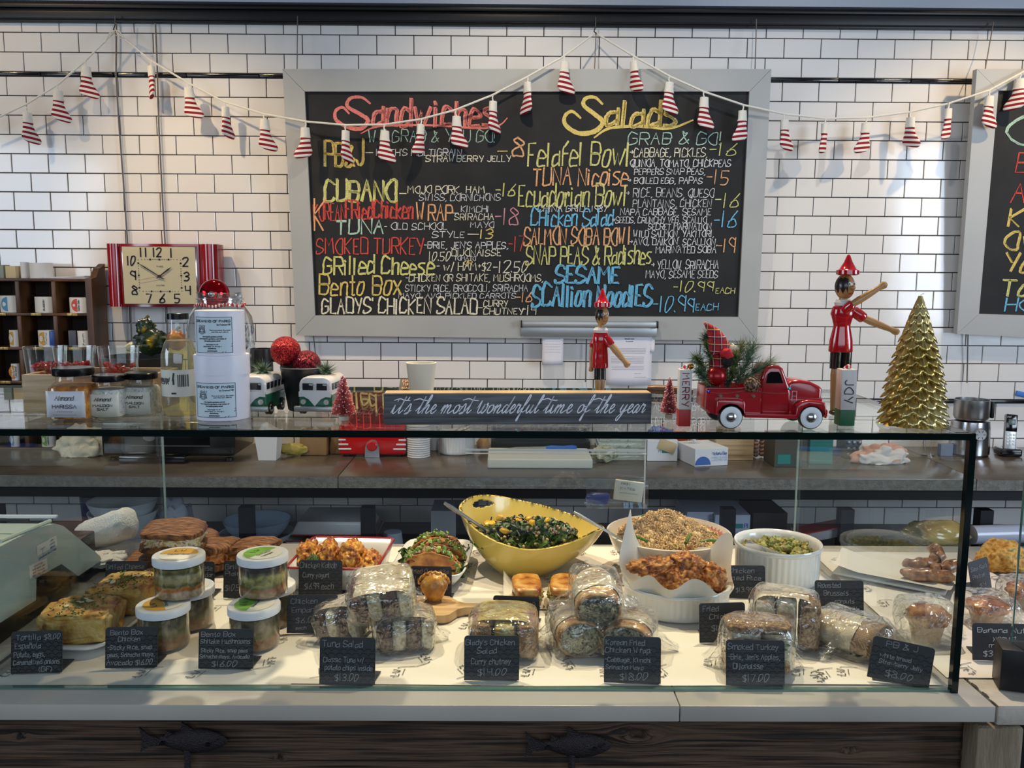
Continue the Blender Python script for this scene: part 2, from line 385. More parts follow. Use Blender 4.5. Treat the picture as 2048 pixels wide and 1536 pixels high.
for rrow in range(-3, 26):
    if rrow < 0: zc = Z0 + .018 + Q_ * (-rrow - .5)
    elif rrow <= 16: zc = Z0 - Q_ * (rrow + .5)
    else: zc = Z0 - Q_ * (rrow + .5) - .016
    odd = rrow % 2
    for k in range(-9, 38):
        xc = X0 + P_ * (k + (.5 if odd else 0.))
        hidden = (1 <= rrow <= 12 and -.80 < xc < .95)
        if xc < -3.4 or xc > 3.7 or hidden: continue
        seen = -2.35 < xc < 2.4 and rrow <= 13 or (14 <= rrow <= 16 and -1.1 < xc < 2.2)
        cub = xc < -1.72 and rrow > 9
        tr = (rt.uniform(-.0035, .0035), rt.uniform(-.0035, .0035))
        if seen and not cub and count < 300:
            o = bpy.data.objects.new('tile', tm); C.objects.link(o); o.parent = wall; o.location = (xc, YW, zc); o.rotation_euler = (tr[0], 0, tr[1]); count += 1
        else:
            t = tile_mesh(P_, Q_); bmesh.ops.transform(t, matrix=Matrix.Translation((xc, YW, zc)) @ Matrix.Rotation(tr[1], 4, 'Z'), verts=t.verts)
            me = bpy.data.meshes.new('x'); t.to_mesh(me); t.free(); rest.from_mesh(me); bpy.data.meshes.remove(me)
o = obj('tiles', rest, m_tile, wall, smooth=False); o['kind'] = 'stuff'
def liner(name, z, h, d=.016):
    bm = nb()
    for k in range(24): tube_poly = box(bm, (-3.48 + .305 * (k + .5), YW - .002, z), (.3035, d, h), bev=.004)
    return struct(name, bm, m_blacktrim)
liner('trim_1', Z0 + .009, .015)
liner('trim_2', Z0 - Q_ * 17 - .008, .013)
zt0 = EYE + 1.046
bm = nb(); box(bm, (0, YW - .012, zt0 + .034), (7.6, .055, .062), bev=.006); box(bm, (0, YW - .03, zt0 + .050), (7.6, .06, .020), bev=.006); box(bm, (0, YW - .006, zt0 + .002), (7.6, .035, .016), bev=.005)
struct('trim_3', bm, mat('black_crown_trim', 0x070708, .38, spec=.3))
struct('wall_upper', box(nb(), (0, YW + .03, zt0 + .39), (9, .10, .62)), m_paint)

# ---- back worktop: separate concrete slabs on a black steel frame
bench = thing('back_worktop', 'long polished concrete worktop on a black steel frame along the tiled wall', 'worktop', (0, 3.4, 0))
def slab(x0, x1):
    bm = nb(); box(bm, ((x0 + x1) / 2, 0, ZW - .010), (x1 - x0 - .003, .62, .020), bev=.002)
    s = obj('worktop_slab', bm, m_concrete, bench); e = nb()
    box(e, ((x0 + x1) / 2, -.3085, ZW - .024), (x1 - x0 - .003, .004, .040)); obj('slab_edge', e, m_concedge, s, label='rough chipped front edge of the slab')
for a, b in ((-3.7, -.62 + .0), (-.62, 1.76), (1.76, 3.7)): slab(a, b)
bm = nb(); box(bm, (0, -.26, ZW - .066), (7.4, .05, .044)); box(bm, (0, .25, ZW - .075), (7.4, .05, .06)); obj('steel_beam', bm, m_black, bench)
for x in (-1.93, -.98, -.52, -.16, .85, 1.30, 1.83):
    for y in (-.25,):
        obj('leg', box(nb(), (x, y, (ZW - .13) / 2), (.05, .05, ZW - .13)), m_black, bench)
obj('low_shelf', box(nb(), (0, .02, ZL - .02), (7.4, .56, .04)), mat('shelf_wood', 0x5b4a38, .5, col2=0x44362a, scale=6, stretch=(.3, 3, 3)), bench, label='low brown shelf under the worktop')

# ---- service counter in front
YF, YR = 1.337, 2.12; XR, XL = .752, -.868
cnt = thing('service_counter', 'service counter of pale stone slabs above dark weathered planks', 'counter', (0, 0, 0))
m_marble = mat('pale_honed_stone', 0xa59f95, .30, col2=0xb4afa5, scale=3, bump=.03, detail=8)
m_marble2 = mat('chipped_grey_stone', 0xa8a194, .5, col2=0xc0b8aa, scale=12, bump=.4, bscale=60)
def cslab(x0, x1, y0, m, th=.027, bev=.0015):
    return obj('countertop_slab', box(nb(), ((x0 + x1) / 2, (y0 + YR) / 2, ZD - th / 2 - .0005), (x1 - x0 - .0015, YR - y0, th), bev=bev), m, cnt)
cslab(-1.75, .283, 1.288, m_marble); cslab(.283, .793, 1.288, m_marble)
o = cslab(.797, 1.75, 1.292, m_marble2, .034, .003); o['label'] = 'separate slab with a chipped rough edge'
o.data.transform(Matrix.Translation((0, 0, -.0005)))
bm = nb()
for k in range(26):      # chips along the seam between the slabs
    blob(bm, (.797 + rnd.uniform(-.002, .004), 1.30 + k * .03, ZD - .0015), (rnd.uniform(.002, .004), .012, .0015), 1, .4, 3, k)
obj('broken_edge', bm, mat('dark_grit', 0x4a453c, .9), cnt)
m_plank = mat('weathered_plank', 0x33261c, .75, cols=[0x080503, 0x22160e, 0x5c4431, 0x2e1f15, 0x0c0705], scale=4.5, stretch=(.7, 24, 1), uv=True, bump=1., bscale=6, detail=9, spread=(.30, .72))
_k = [atY(1275, 1468, 1.33), atY(42, 1472, 1.33), atY(560, 1515, 1.33), atY(1700, 1500, 1.33)]; knots = [(_k[0].x, _k[0].z, 1.), (_k[1].x, _k[1].z, .35), (_k[2].x, _k[2].z, .3), (_k[3].x, _k[3].z, .4)]
def plank(x0, x1, z0, z1, y=1.330, seed=0):
    """sawn board with raised grain bent round a knot"""
    nx, nz = int((x1 - x0) / .005), 26; L = x1 - x0; bm = nb(); uvs = []
    def f(u, v):
        x = x0 + u * L; z = z0 + v * (z1 - z0); zz = z; d = 0
        for kx, kz, s_ in knots:
            dx, dz_ = (x - kx) / s_ * .6, (z - kz) / s_; r = math.hypot(dx, dz_); zz += .022 * s_ * math.exp(-r * r * 1.6e3) * (1 if dz_ < 0 else -1) * (1 - math.exp(-abs(dz_) * 300))
            if r < .016: zz += (.016 - r) * 1.2
            if r < .010: d += .016 * min(1, (.010 - r) / .003)
            elif r < .016: d -= .002
        zz += .0025 * noise.noise(Vector((x * 3, z * 20, seed)))
        d += noise.noise(Vector((x * 2.2, zz * 110, seed))) * .0022 + noise.noise(Vector((x * 5, zz * 260, seed + 4))) * .0012
        e = min(v, 1 - v)
        if e < .05: d += .004 * (1 - e / .05)
        uvs.append((x + seed, zz)); return Vector((x, y + d, z))
    grid(bm, f, nx, nz); bm.verts.index_update(); lay = bm.loops.layers.uv.new('UVMap')
    for fc in bm.faces:
        for lp in fc.loops: lp[lay].uv = uvs[lp.vert.index]
    o = obj('plank', bm, m_plank, cnt, angle=180)
    o.modifiers.new('s', 'SOLIDIFY').thickness = -.02
zb = ZD - .030
plank(-1.75, .765, zb - .115, zb, seed=0); plank(-1.75, .765, zb - .235, zb - .118, seed=5); plank(-1.75, .765, zb - .36, zb - .238, seed=9)
for q in range(4): plank(-1.75, .765, zb - .363 - .13 * (q + 1) + .003, zb - .363 - .13 * q, seed=20 + q)
obj('post', box(nb(), (.805, 1.335, (zb - .008) / 2), (.075, .09, zb - .010), bev=.003), mat('grey_rough_post', 0x6f5f4c, .8, col2=0x8d8069, scale=8, stretch=(3, 3, .6), bump=.7, bscale=50), cnt, label='rough grey wooden post at the end of the planks')
obj('carcass', box(nb(), (0, 1.72, (ZD - .04) / 2), (2.6, .72, ZD - .045)), m_black, cnt)
# the steel deck to the left of the case, under the scale
obj('steel_deck', box(nb(), (-1.115, 1.735, ZD + .003), (.46, .75, .006), bev=.001), mat('deck_steel', 0x77797c, .32, .9, bump=.05, bscale=90), cnt)

# ---- glass display case
m_glass = thin('clear_case_glass', (.975, .992, .985, 1), .025, strength=.85)
m_glassT = thin('clear_top_glass', (.95, .98, .965, 1), .03, strength=.80)
m_gedge = mat('green_glass_edge', 0x061413, .10, spec=.5)
m_gedge2 = mat('pale_green_glass_edge', 0x4f7469, .12, coat=1.)
case = thing('display_case', 'frameless glass display case standing on the counter', 'display case', (0, YF, ZD))
T = .008; H = ZT - ZD; X1 = -1.30
dY = 1.885 - YF
def pane(name, loc, size, m=m_glass, edges=(), label=None):
    p = obj(name, box(nb(), loc, size), m, case, smooth=False)
    for n_, l2, s2, mm in edges: obj(n_, box(nb(), l2, s2), mm, p, smooth=False)
    return p
pane('front_pane', ((X1 + XR) / 2, T / 2, (H - T) / 2), (XR - X1 - T * 2, T, H - T - .002), edges=[('bottom_edge', ((X1 + XR) / 2, T / 2, .0015), (XR - X1, T + .001, .003), m_gedge2)])
pane('top_pane', ((X1 + XR) / 2, dY / 2 + .006, H - T / 2), (XR - X1 - .006, dY - .016, T), m_glassT, edges=[
    ('polished_edge', ((X1 + XR) / 2, -.003, H - T / 2), (XR - X1, .005, T + .003), m_gedge),
    ('polished_edge', (XR - .0005, dY / 2, H - T / 2), (.003, dY, T), m_gedge),
    ('polished_edge', ((X1 + XR) / 2, dY - .001, H - T / 2), (XR - X1, .003, T), m_gedge2)])
for x, sg in ((XR - T / 2 - .001, 1), (XL, -1)):
    dd = 2.125 - YF
    p = pane('side_pane', (x, dd / 2 + .004, (H - T) / 2), (T, dd - .012, H - T - .003), edges=[
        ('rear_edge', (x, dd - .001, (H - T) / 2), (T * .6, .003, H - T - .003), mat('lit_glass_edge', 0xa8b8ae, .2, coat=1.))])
    if sg > 0: obj('polished_edge', box(nb(), (x + .001, .0, (H - T) / 2), (T + .003, .012, H - T)), m_gedge, p, smooth=False)

# ================================================================ menu boards
m_frame = mat('grey_painted_frame', 0xadaeab, .42, col2=0xb4b5b2, scale=4)
m_slate = mat('chalkboard_black', 0x141415, .7, cols=[0x111112, 0x1a1a1a, 0x232322], scale=7, spread=(.3, .75))
CH = {k: mat('chalk_' + k, v, .95, col2=v2, scale=420, spread=(.33, .46), detail=2) for k, v, v2 in (
    ('pink', 0x8e4a48, 0xf08a80), ('gold', 0x8c7638, 0xe8cf78), ('lime', 0x85854a, 0xdcd98a), ('cream', 0x8a8470, 0xf0ead0), ('mint', 0x5d766a, 0xb5d4c4),
    ('white', 0x808084, 0xe6e6e6), ('red', 0x6e2523, 0xd9534b), ('orange', 0x8c6040, 0xf0b684), ('blue', 0x33708f, 0x7cc6e8), ('grey', 0x3a3a3c, 0x86868a), ('rose', 0x7a4650, 0xdb95a0))}
TILT = math.radians(3.6)
def board(name, label, c, rails, lines):
    """c = photo corners TL TR BR BL of the frame; local x along, z up the leaning face"""
    O = atY(*c[3], 3.655); t = thing(name, label, 'menu board', O, rot=(TILT, 0, 0.0)); mw = Matrix.Translation(O) @ Matrix.Rotation(TILT, 4, 'X'); inv = mw.inverted()
    nrm = (mw.to_3x3() @ Vector((0, 1, 0)))
    def L(px, py):
        d = ray(px, py); o0 = Vector((0, 0, EYE)); k = (O - o0).dot(nrm) / d.dot(nrm); q = inv @ (o0 + d * k); return q.x, q.z
    TL, TR, BR, BL = [L(*q) for q in c]; iTL, iTR, iBR, iBL = [L(*q) for q in rails]
    d = .032
    for q in ((TL, TR, iTR, iTL), (TR, BR, iBR, iTR), (BR, BL, iBL, iBR), (BL, TL, iTL, iBL)):
        cx = sum(a[0] for a in q) / 4; cz = sum(a[1] for a in q) / 4
        q = [(a[0] + (cx - a[0]) * .0008, a[1] + (cz - a[1]) * .0015) for a in q]
        bm = nb(); prism(bm, q, d, (0, d / 2, 0)); obj('frame_rail', bm, m_frame, t, smooth=False)
    bm = nb(); prism(bm, [iTL, iTR, iBR, iBL], .012, (0, .018, 0)); s = obj('slate_panel', bm, m_slate, t, smooth=False)
    for i, ln in enumerate(lines):
        txt, x0, yb, x1, h, col, wd = ln[:7]; a = L(x0, yb); b = L(x1, yb); hh = L(x0, yb - h)[1] - a[1]
        kw = dict(slant=.06, jit=.30, seed=i + 1, double=(.0052 if wd >= 4 else .0), y=.0105 - i * .00004); kw.update(ln[7] if len(ln) > 7 else {})
        sl = (b[1] - a[1]) / (b[0] - a[0]); y0 = kw.pop('y')
        write(s, txt, a[0], a[1], b[0] - a[0], hh, CH[col], wd * .00212, name='chalk_lettering', to3=lambda u, v, a=a, sl=sl, y0=y0: (a[0] + u, y0, a[1] + v + sl * u), **kw)
    return t, s, L
LN = [
 ('andwiches', 745, 250, 985, 52, 'pink', 6.3), ('WE GRAB & YOU GO!', 736, 283, 988, 24, 'mint', 1.7), ('PB&J', 648, 330, 724, 48, 'gold', 4), ('-', 729, 307, 744, 4, 'cream', 1.6),
 ("KEITH'S MULTIGRAIN,", 752, 311, 928, 13, 'white', 1.5), ('STRAWBERRY JELLY', 851, 323, 1021, 12, 'cream', 1.6), ('-', 993, 311, 1014, 20, 'gold', 2.2), ('8', 1026, 310, 1046, 34, 'orange', 3.4),
 ('CUBANO', 648, 402, 790, 42, 'lime', 4.2), ('-', 798, 395, 811, 16, 'cream', 1.8), ('MOJO PORK, HAM,', 815, 386, 974, 14, 'cream', 1.6), ('SWISS, CORNICHONS', 838, 401, 1000, 13, 'white', 1.2), ('-16', 991, 391, 1030, 24, 'lime', 2.2),
 ('KOREAN', 626, 440, 690, 34, 'red', 2.6), ('FRiedChicken', 690, 436, 824, 34, 'red', 2.6, dict(double=.004)), ('WRAP', 832, 440, 904, 32, 'orange', 3.), ('K', 628, 462, 650, 60, 'orange', 3), ('-', 904, 430, 915, 8, 'white', 1.5), ('KIMCHI', 922, 424, 977, 12, 'white', 1.3), ('SRIRACHA', 909, 440, 987, 13, 'cream', 1.5), ('MAYO', 941, 455, 987, 11, 'white', 1.4), ('-18', 990, 449, 1035, 32, 'rose', 2.2),
 ('TUNA', 672, 468, 766, 28, 'mint', 3.6), ('- OLD SCHOOL', 768, 459, 893, 13, 'white', 1.3), ('STYLE', 864, 475, 928, 12, 'white', 1.5), ('-', 934, 474, 957, 12, 'cream', 1.8), ('13', 961, 477, 984, 18, 'gold', 2.2),
 ('SMOKED TURKEY', 632, 508, 846, 31, 'red', 2.6), ('-BRIE, JEN\'S APPLES,', 848, 497, 1016, 13, 'white', 1.6), ('-17', 1017, 503, 1048, 32, 'red', 2.2), ('10.50', 858, 521, 900, 18, 'cream', 1.6), ('DIJONAISSE', 903, 512, 1001, 13, 'cream', 1.6), ('TOMATO', 908, 521, 951, 8, 'white', 1.1),
 ('GRilled Cheese', 646, 548, 866, 34, 'lime', 3.8), ('- w/ HAM+$2', 873, 541, 981, 16, 'cream', 1.7), ('OR', 928, 530, 943, 8, 'gold', 1.5), ('-12.50', 986, 545, 1055, 22, 'cream', 1.9),
 ('Bento Box', 638, 589, 800, 38, 'gold', 3.6), ('-CHICKEN OR SHITAKE, MUSHROOMS,', 811, 563, 1086, 14, 'cream', 1.6), ('STICKY RICE, BROCCOLI, SRIRACHA', 810, 583, 1055, 13, 'white', 1.3), ('MAYO, AVO. PICKLED CARROTS', 797, 597, 1031, 10, 'white', 1.2), ('-16', 1033, 604, 1063, 20, 'orange', 2.2),
 ("GLADYS' CHICKEN SALAD", 643, 627, 953, 30, 'cream', 3.4), ('-', 956, 619, 964, 6, 'cream', 1.6), ('CURRY', 967, 613, 1015, 12, 'cream', 1.6), ('CHUTNEY', 967, 629, 1046, 12, 'cream', 1.8), ('-14', 1044, 629, 1072, 19, 'cream', 1.9),
 ('alads', 1212, 250, 1352, 50, 'gold', 7), ('GRAB & GO!', 1256, 288, 1440, 24, 'mint', 2), ('Felafel Bowl', 1056, 331, 1258, 46, 'lime', 3.4), ('>CABBAGE, PICKLES,', 1260, 313, 1415, 17, 'cream', 1.6), ('-16', 1419, 311, 1473, 25, 'lime', 2), ('QUINOA, TOMATO, CHICKPEAS', 1261, 333, 1462, 14, 'white', 1.6),
 ('TUNA Nicoise', 1066, 370, 1254, 35, 'orange', 3.2), ('PEPPERS SNAP PEAS,', 1269, 349, 1411, 12, 'white', 1.3), ('> BOILED EGG, PAPAS', 1256, 367, 1405, 12, 'white', 1.5), ('-15', 1413, 368, 1457, 29, 'orange', 2.1),
 ('Ecuadorian Bowl', 1037, 412, 1252, 42, 'lime', 3.2), ('> RICE, BEANS, QUESO', 1252, 394, 1428, 17, 'white', 1.3), ('PLANTAINS, CHICKEN', 1266, 414, 1423, 15, 'white', 1.2), ('-16', 1430, 414, 1478, 28, 'lime', 2),
 ('CHINA GRILL 1987', 1076, 423, 1214, 12, 'white', 1.4), ('CHicken Salad', 1062, 451, 1226, 32, 'blue', 3), ('NAPA CABBAGE, SESAME', 1241, 430, 1422, 13, 'white', 1.4), ('>SEEDS, CRUNCHY VEG, SCALLIO', 1225, 446, 1413, 12, 'white', 1.3), ('SECRET MARINATION', 1297, 459, 1422, 12, 'white', 1.4), ('-16', 1428, 454, 1472, 31, 'blue', 2.2),
 ('SALMON SOBA BOWl', 1048, 489, 1260, 33, 'orange', 3), ('WILD SALMON, YAKITORI,', 1267, 474, 1428, 13, 'white', 1.5), ('>AVO, DAIKON, SCALLION,', 1260, 490, 1435, 13, 'white', 1.5), ('MARINATED SOBA', 1312, 506, 1432, 13, 'white', 1.5), ('-19', 1435, 505, 1469, 28, 'orange', 2),
 ('SNAP PEAS & Radishes', 1052, 528, 1302, 35, 'lime', 3), ('> YELLOW SRIRACHA', 1303, 538, 1437, 17, 'white', 1.4), ('MAYO, SESAME SEEDS', 1292, 556, 1436, 15, 'white', 1.3), ('SESAME', 1110, 566, 1236, 32, 'blue', 4.2), ('SCAllion NoodlES', 1064, 612, 1302, 42, 'blue', 4.2),
 ('-10.99', 1347, 583, 1427, 20, 'lime', 1.9), ('EACH', 1432, 587, 1470, 11, 'lime', 1.5), ('-10.99', 1306, 623, 1388, 29, 'blue', 2.2), ('EACH', 1392, 621, 1436, 13, 'blue', 1.6)]
mb, slate1, L1 = board('menu_chalkboard', 'wide grey framed chalkboard menu of sandwiches and salads on the white tiled wall', ((565, 138), (1543, 138), (1514, 682), (592, 671)),
    ((609, 183), (1499, 183), (1477, 634), (630, 631)), LN)
bm = nb()     # swashes drawn round the two headings
def swash(bm, pts, wd):
    s = _spline([L1(*p) for p in pts], 8); ribbons(bm, [s], wd * .00212, lambda x, y: (x, .0100, y), .55, .1)
swash(bm, [(738, 205), (722, 194), (700, 196), (694, 212), (720, 228), (735, 240), (722, 256), (696, 254), (672, 240), (670, 222), (684, 214), (696, 225)], 8)
swash(bm, [(722, 266), (760, 252), (860, 250), (960, 256), (998, 250), (1014, 236)], 4)
obj('chalk_flourish', bm, CH['pink'], slate1, smooth=False); bm = nb()
swash(bm, [(1204, 206), (1190, 194), (1172, 196), (1168, 210), (1190, 228), (1206, 244), (1190, 262), (1158, 266), (1132, 250), (1130, 232), (1144, 222), (1160, 234)], 9)
swash(bm, [(1190, 274), (1220, 256), (1280, 252), (1340, 256), (1386, 240)], 6)
obj('chalk_flourish', bm, CH['gold'], slate1, smooth=False)
mb2, slate2, L2 = board('menu_chalkboard', 'second grey framed chalkboard cut off by the right edge of the photo', ((1954, 138), (2420, 138), (2400, 690), (1914, 668)),
    ((1997, 181), (2380, 181), (2366, 640), (1958, 628)), [('O', 2014, 284, 2070, 58, 'mint', 4), ('E', 2034, 344, 2062, 40, 'red', 3), ('A', 2024, 405, 2052, 40, 'red', 3), ('Ki', 2018, 452, 2060, 34, 'gold', 4), ('Ov', 2010, 499, 2066, 36, 'gold', 4), ('Yo', 2010, 543, 2062, 34, 'gold', 4), ('To', 2004, 592, 2058, 32, 'lime', 4), ('HO', 2012, 622, 2062, 24, 'blue', 3.4)])
# wires that carry the boards
m_wire = mat('dull_wire', 0x6b6660, .5, .6)
def cord(name, label, cat, pts, r, m, group=None, n=6):
    o = obj(name, tube(nb(), pts, r, n), m); return tag(o, label, cat, group)
tag_ = [((595, 32), (594, 140), 'hanging wire above the left corner of the wide menu board'), ((1513, 38), (1510, 140), 'hanging wire above the right corner of the wide menu board'), ((1987, 44), (1970, 140), 'hanging wire above the menu board at the right edge')]
for a, b, l in tag_: cord('picture_wire', l, 'wire', [atY(*a, 3.655), atY((a[0] + b[0]) / 2, (a[1] + b[1]) / 2, 3.65), atY(b[0], b[1] + 2, 3.615)], .0022, m_wire, 'picture wires')
cord('electric_cord', 'left grey cord running down the tiles to the wall clock', 'cord', [atY(x, y, 3.70) for x, y in ((233, 30), (232, 150), (238, 250), (248, 380), (256, 500), (262, 640), (265, 740))], .0035, m_wire, 'cords behind the clock')
cord('electric_cord', 'right grey cord running down the tiles to the wall clock', 'cord', [atY(x, y, 3.70) for x, y in ((310, 30), (314, 120), (318, 260), (325, 400), (331, 500), (334, 640), (336, 740))], .0035, m_wire, 'cords behind the clock')
cord('dangling_wire', 'thin wire end hanging below the right edge menu board', 'wire', [atY(1936, 668, 3.69), atY(1935, 720, 3.695), atY(1934, 766, 3.69)], .0028, m_wire)
cord('dangling_wire', 'thin wire end hanging below the ledge behind the small wooden doll', 'wire', [atY(1173, 676, 3.695), atY(1172, 720, 3.695), atY(1171, 764, 3.69)], .0028, m_wire)
cord('dangling_wire', 'thin wire end hanging under the left corner of the wide menu board', 'wire', [atY(627, 672, 3.69), atY(630, 700, 3.695), atY(633, 722, 3.69)], .0025, m_wire)
# ================================================================ stocking garland
m_wool = mat('white_wool', 0xf0ece0, .9, bump=.6, scale=300, bscale=500)
m_sock = stripes('striped_knit', 0xf0e9e2, 0x8e0f20, .0185, .5, rough=.9, wob=.12)
YG = 3.56
gp = [(-40, 252), (-10, 238), (55, 207), (117, 168), (170, 122), (231, 62), (300, 120), (375, 165), (447, 203), (527, 228), (612, 243), (690, 250), (770, 249), (843, 238), (910, 220), (985, 190), (1056, 153), (1127, 113), (1191, 66), (1267, 112), (1340, 153), (1407, 183), (1487, 210), (1568, 228), (1651, 237), (1735, 235), (1820, 224), (1897, 207), (1980, 180), (2048, 143), (2090, 120)]
def YGf(x):
    if abs(x - 1191) < 20 or abs(x - 231) < 20: return 3.648
    b_ = max(0, min(1, (x - 470) / 90)) * max(0, min(1, (1640 - x) / 90)) + max(0, min(1, (x - 1850) / 60))
    return 3.635 - .075 * b_
gpts = [atY(x, y, YGf(x)) for x, y in gp]
cord('garland_cord', 'white crocheted garland cord strung in swags across the wall', 'garland', gpts, .0042, m_wool, n=7)
bm = nb()
for dx, dy in ((-14, 14), (-22, 25), (4, 10), (16, 16)):
    tube(bm, [atY(231, 60, 3.64), atY(231 + dx * .6, 60 + dy * .3, 3.63), atY(231 + dx, 60 + dy, 3.625), atY(231 + dx * .4, 60 + dy * 1.1, 3.63)], .0022, 5)
tag(obj('knotted_cord_end', bm, m_wool), 'loose knotted loops of white cord at the left garland peak', 'cord')
for x, y, y2, l in ((231, 56, 30, 'small metal hook holding the left garland peak'), (1192, 60, 34, 'small metal hook holding the garland peak above the wide menu board')):
    tag(obj('wall_hook', tube(nb(), [atY(x, y2, 3.65), atY(x - 1, y - 6, 3.65), atY(x - 4, y + 3, 3.645), atY(x + 1, y + 7, 3.64)], .0026, 6), mat('dark_wire', 0x3c3a3a, .4, .8)), l, 'hook', 'garland hooks')
cord('hanging_wire', 'thin wire from the garland peak down to the wide menu board', 'wire', [atY(1192, 66, 3.65), atY(1189, 140, 3.62)], .0022, m_wire)
def stocking():
    t = thing('knitted_stocking', 'x', 'stocking', group='striped stockings on the garland')
    t['label'] = 'x'
    # outline of the leg and foot, hanging from z=0; loop to -.022, cuff to -.058, toe to -.135
    H = .142
    pr = [(.0, -.020, .015), (.25, -.050, .017), (.45, -.076, .019), (.62, -.094, .025), (.78, -.112, .036), (.92, -.128, .036), (1., -.137, .022)]
    def sec(k0, k1, bm):
        rings = []
        for (q, z, w) in pr[k0:k1]:
            cx = .004 + (.016 * max(0, q - .4) / .6)
            rings.append([bm.verts.new((cx + w * math.cos(a), .0085 * (1.25 - .35 * q) * math.sin(a) * (1 if w > .02 else 1.1), z + .012 * (math.cos(a)) * max(0, (q - .3)) * -.6)) for a in [2 * PI * i / 14 for i in range(14)]])
        for A, B in zip(rings, rings[1:]):
            for i in range(14): bm.faces.new((A[i], A[(i + 1) % 14], B[(i + 1) % 14], B[i]))
        return rings
    bm = nb(); r = sec(1, 7, bm); bm.faces.new(r[-1]); o = obj('knitted_foot', bm, m_sock, t, angle=80); o.modifiers.new('s', 'SUBSURF').render_levels = 1
    bm = nb(); r = sec(0, 3, bm)
    for ring in r[2:]:
        for v in ring: v.co.z = -.060 + (v.co.z + .078) * .5; 
    for ring in r:
        for v in ring: v.co.x *= 1.06; v.co.y *= 1.12
    bm.faces.new(r[0]); obj('cuff', bm, m_wool, t, angle=80)
    obj('hanging_loop', tube(nb(), [(.002, 0, .004), (.0, 0, -.008), (.006, 0, -.026)], .0026, 6), m_wool, t)
    return t
socks = [(52, 214, 50, 1, 'pendant nearest the left edge of the photo'), (114, 170, 30, 1, 'second stocking from the left edge, low on the left swag'), (170, 122, 20, 1, 'stocking just left of the left garland peak'),
 (302, 121, -58, -1, 'first stocking right of the left garland peak'), (374, 164, 8, 1, 'stocking hanging wide open right of the two grey cords'), (449, 203, 66, 1, 'narrow edge-on stocking left of the wide menu board'), (527, 228, 24, 1, 'stocking just outside the left frame of the wide menu board'),
 (612, 244, 28, -1, 'stocking over the left edge of the chalkboard slate'), (690, 250, 60, 1, 'narrow stocking over the J of PB&J'), (768, 250, 22, 1, 'stocking below the d of Sandwiches over the word multigrain'), (843, 238, 55, -1, 'stocking over the word grab on the sandwich side'), (911, 221, 24, 1, 'stocking over the word you on the sandwich side'),
 (985, 191, 50, 1, 'stocking over the last letter of Sandwiches'), (1056, 153, -52, -1, 'stocking between the Sandwiches and Salads headings'), (1128, 112, 18, 1, 'stocking on the top frame rail left of the middle garland peak'), (1266, 112, -55, 1, 'stocking on the top frame rail right of the middle garland peak'),
 (1338, 153, 20, 1, 'stocking over the last letter of Salads'), (1407, 183, 16, 1, 'stocking above the word go on the salad side'), (1487, 210, 24, -1, 'stocking over the right edge of the chalkboard slate'),
 (1568, 228, 30, 1, 'stocking just outside the right frame of the wide menu board'), (1651, 237, 52, -1, 'thin stocking at the lowest point of the right swag'), (1734, 235, 14, -1, 'broad stocking in the middle of the tiles between both boards'), (1820, 224, -50, 1, 'thin stocking fourth from the right edge of the photo'), (1898, 206, 38, -1, 'stocking just left of the right edge menu board'),
 (1979, 181, 14, 1, 'stocking on the frame of the right edge menu board'), (2042, 146, -28, -1, 'stocking cut off by the right edge of the photo')]
st0 = stocking()
for i, (x, y, yaw, mir, lab) in enumerate(socks):
    p = atY(x, y + 1, YGf(x) - .001); l = 'red and white striped ' + (lab if lab.startswith(('st',)) else lab.replace('pendant', 'stocking'))
    if 'red and white striped ' + lab != l or True:
        l = 'red striped ' + lab.replace('pendant', 'stocking')
    if i == 0: o = st0; o.location = p; o['label'] = l
    else: o = dup(st0, p, label=l)
    o.rotation_euler = (0, rt.uniform(-.08, .08), math.radians(yaw)); o.scale = (mir * 1.12, 1.1, 1.04)

# ================================================================ paper holder, notices
m_alu = mat('satin_aluminium', 0xb9bab8, .35, .7)
def rect(px0, py0, px1, py1, Y): a = atY(px0, py0, Y); b = atY(px1, py1, Y); return a, b
a, b = rect(1041, 642, 1317, 655, 3.62)
t = thing('paper_rail', 'long metal rail clipping the paper notices below the wide menu board', 'rail', a)
w = b.x - a.x; bm = nb(); box(bm, (w / 2, .012, -.013), (w, .026, .024), bev=.003); obj('rail_bar', bm, m_alu, t)
obj('rail_backplate', box(nb(), (w / 2, .026, -.043), (w * .99, .006, .045), bev=.001), m_alu, t); 
for x in (.004, w - .004): obj('end_cap', box(nb(), (x, .010, -.013), (.006, .032, .030), bev=.001), m_black, t)
m_paper = mat('white_paper', 0xe6e4ec, .8); m_ink = mat('printed_ink', 0x5c5c66, .9); m_inkd = mat('dark_ink', 0x22222a, .8); m_pencil = mat('pencil_marks', 0xa3a0aa, .9)
def sheet(x0, y0, x1, y1, Y, label, lines, m=m_paper, rot=0, ink=m_ink, name='paper_notice', bend=.01):
    a, b = rect(x0, y0, x1, y1, Y); t = thing(name, label, 'paper', (a.x, Y, b.z), group='notices under the menu board', rot=(0, rot, 0))
    w, h = b.x - a.x, a.z - b.z
    obj('sheet', grid(nb(), lambda u, v: Vector((u * w, -bend * (1 - v) ** 2 * math.sin(u * PI), v * h)), 8, 8), m, t, solid=.0006)
    for i, (tx, fx, fz, fw, fh) in enumerate(lines):
        write(t, tx, fx * w, fz * h, fw * w, fh * h, ink, .0011, y=-bend * (1 - fz) ** 2 - .0018, seed=i, jit=.1, name='printed_line')
    return t
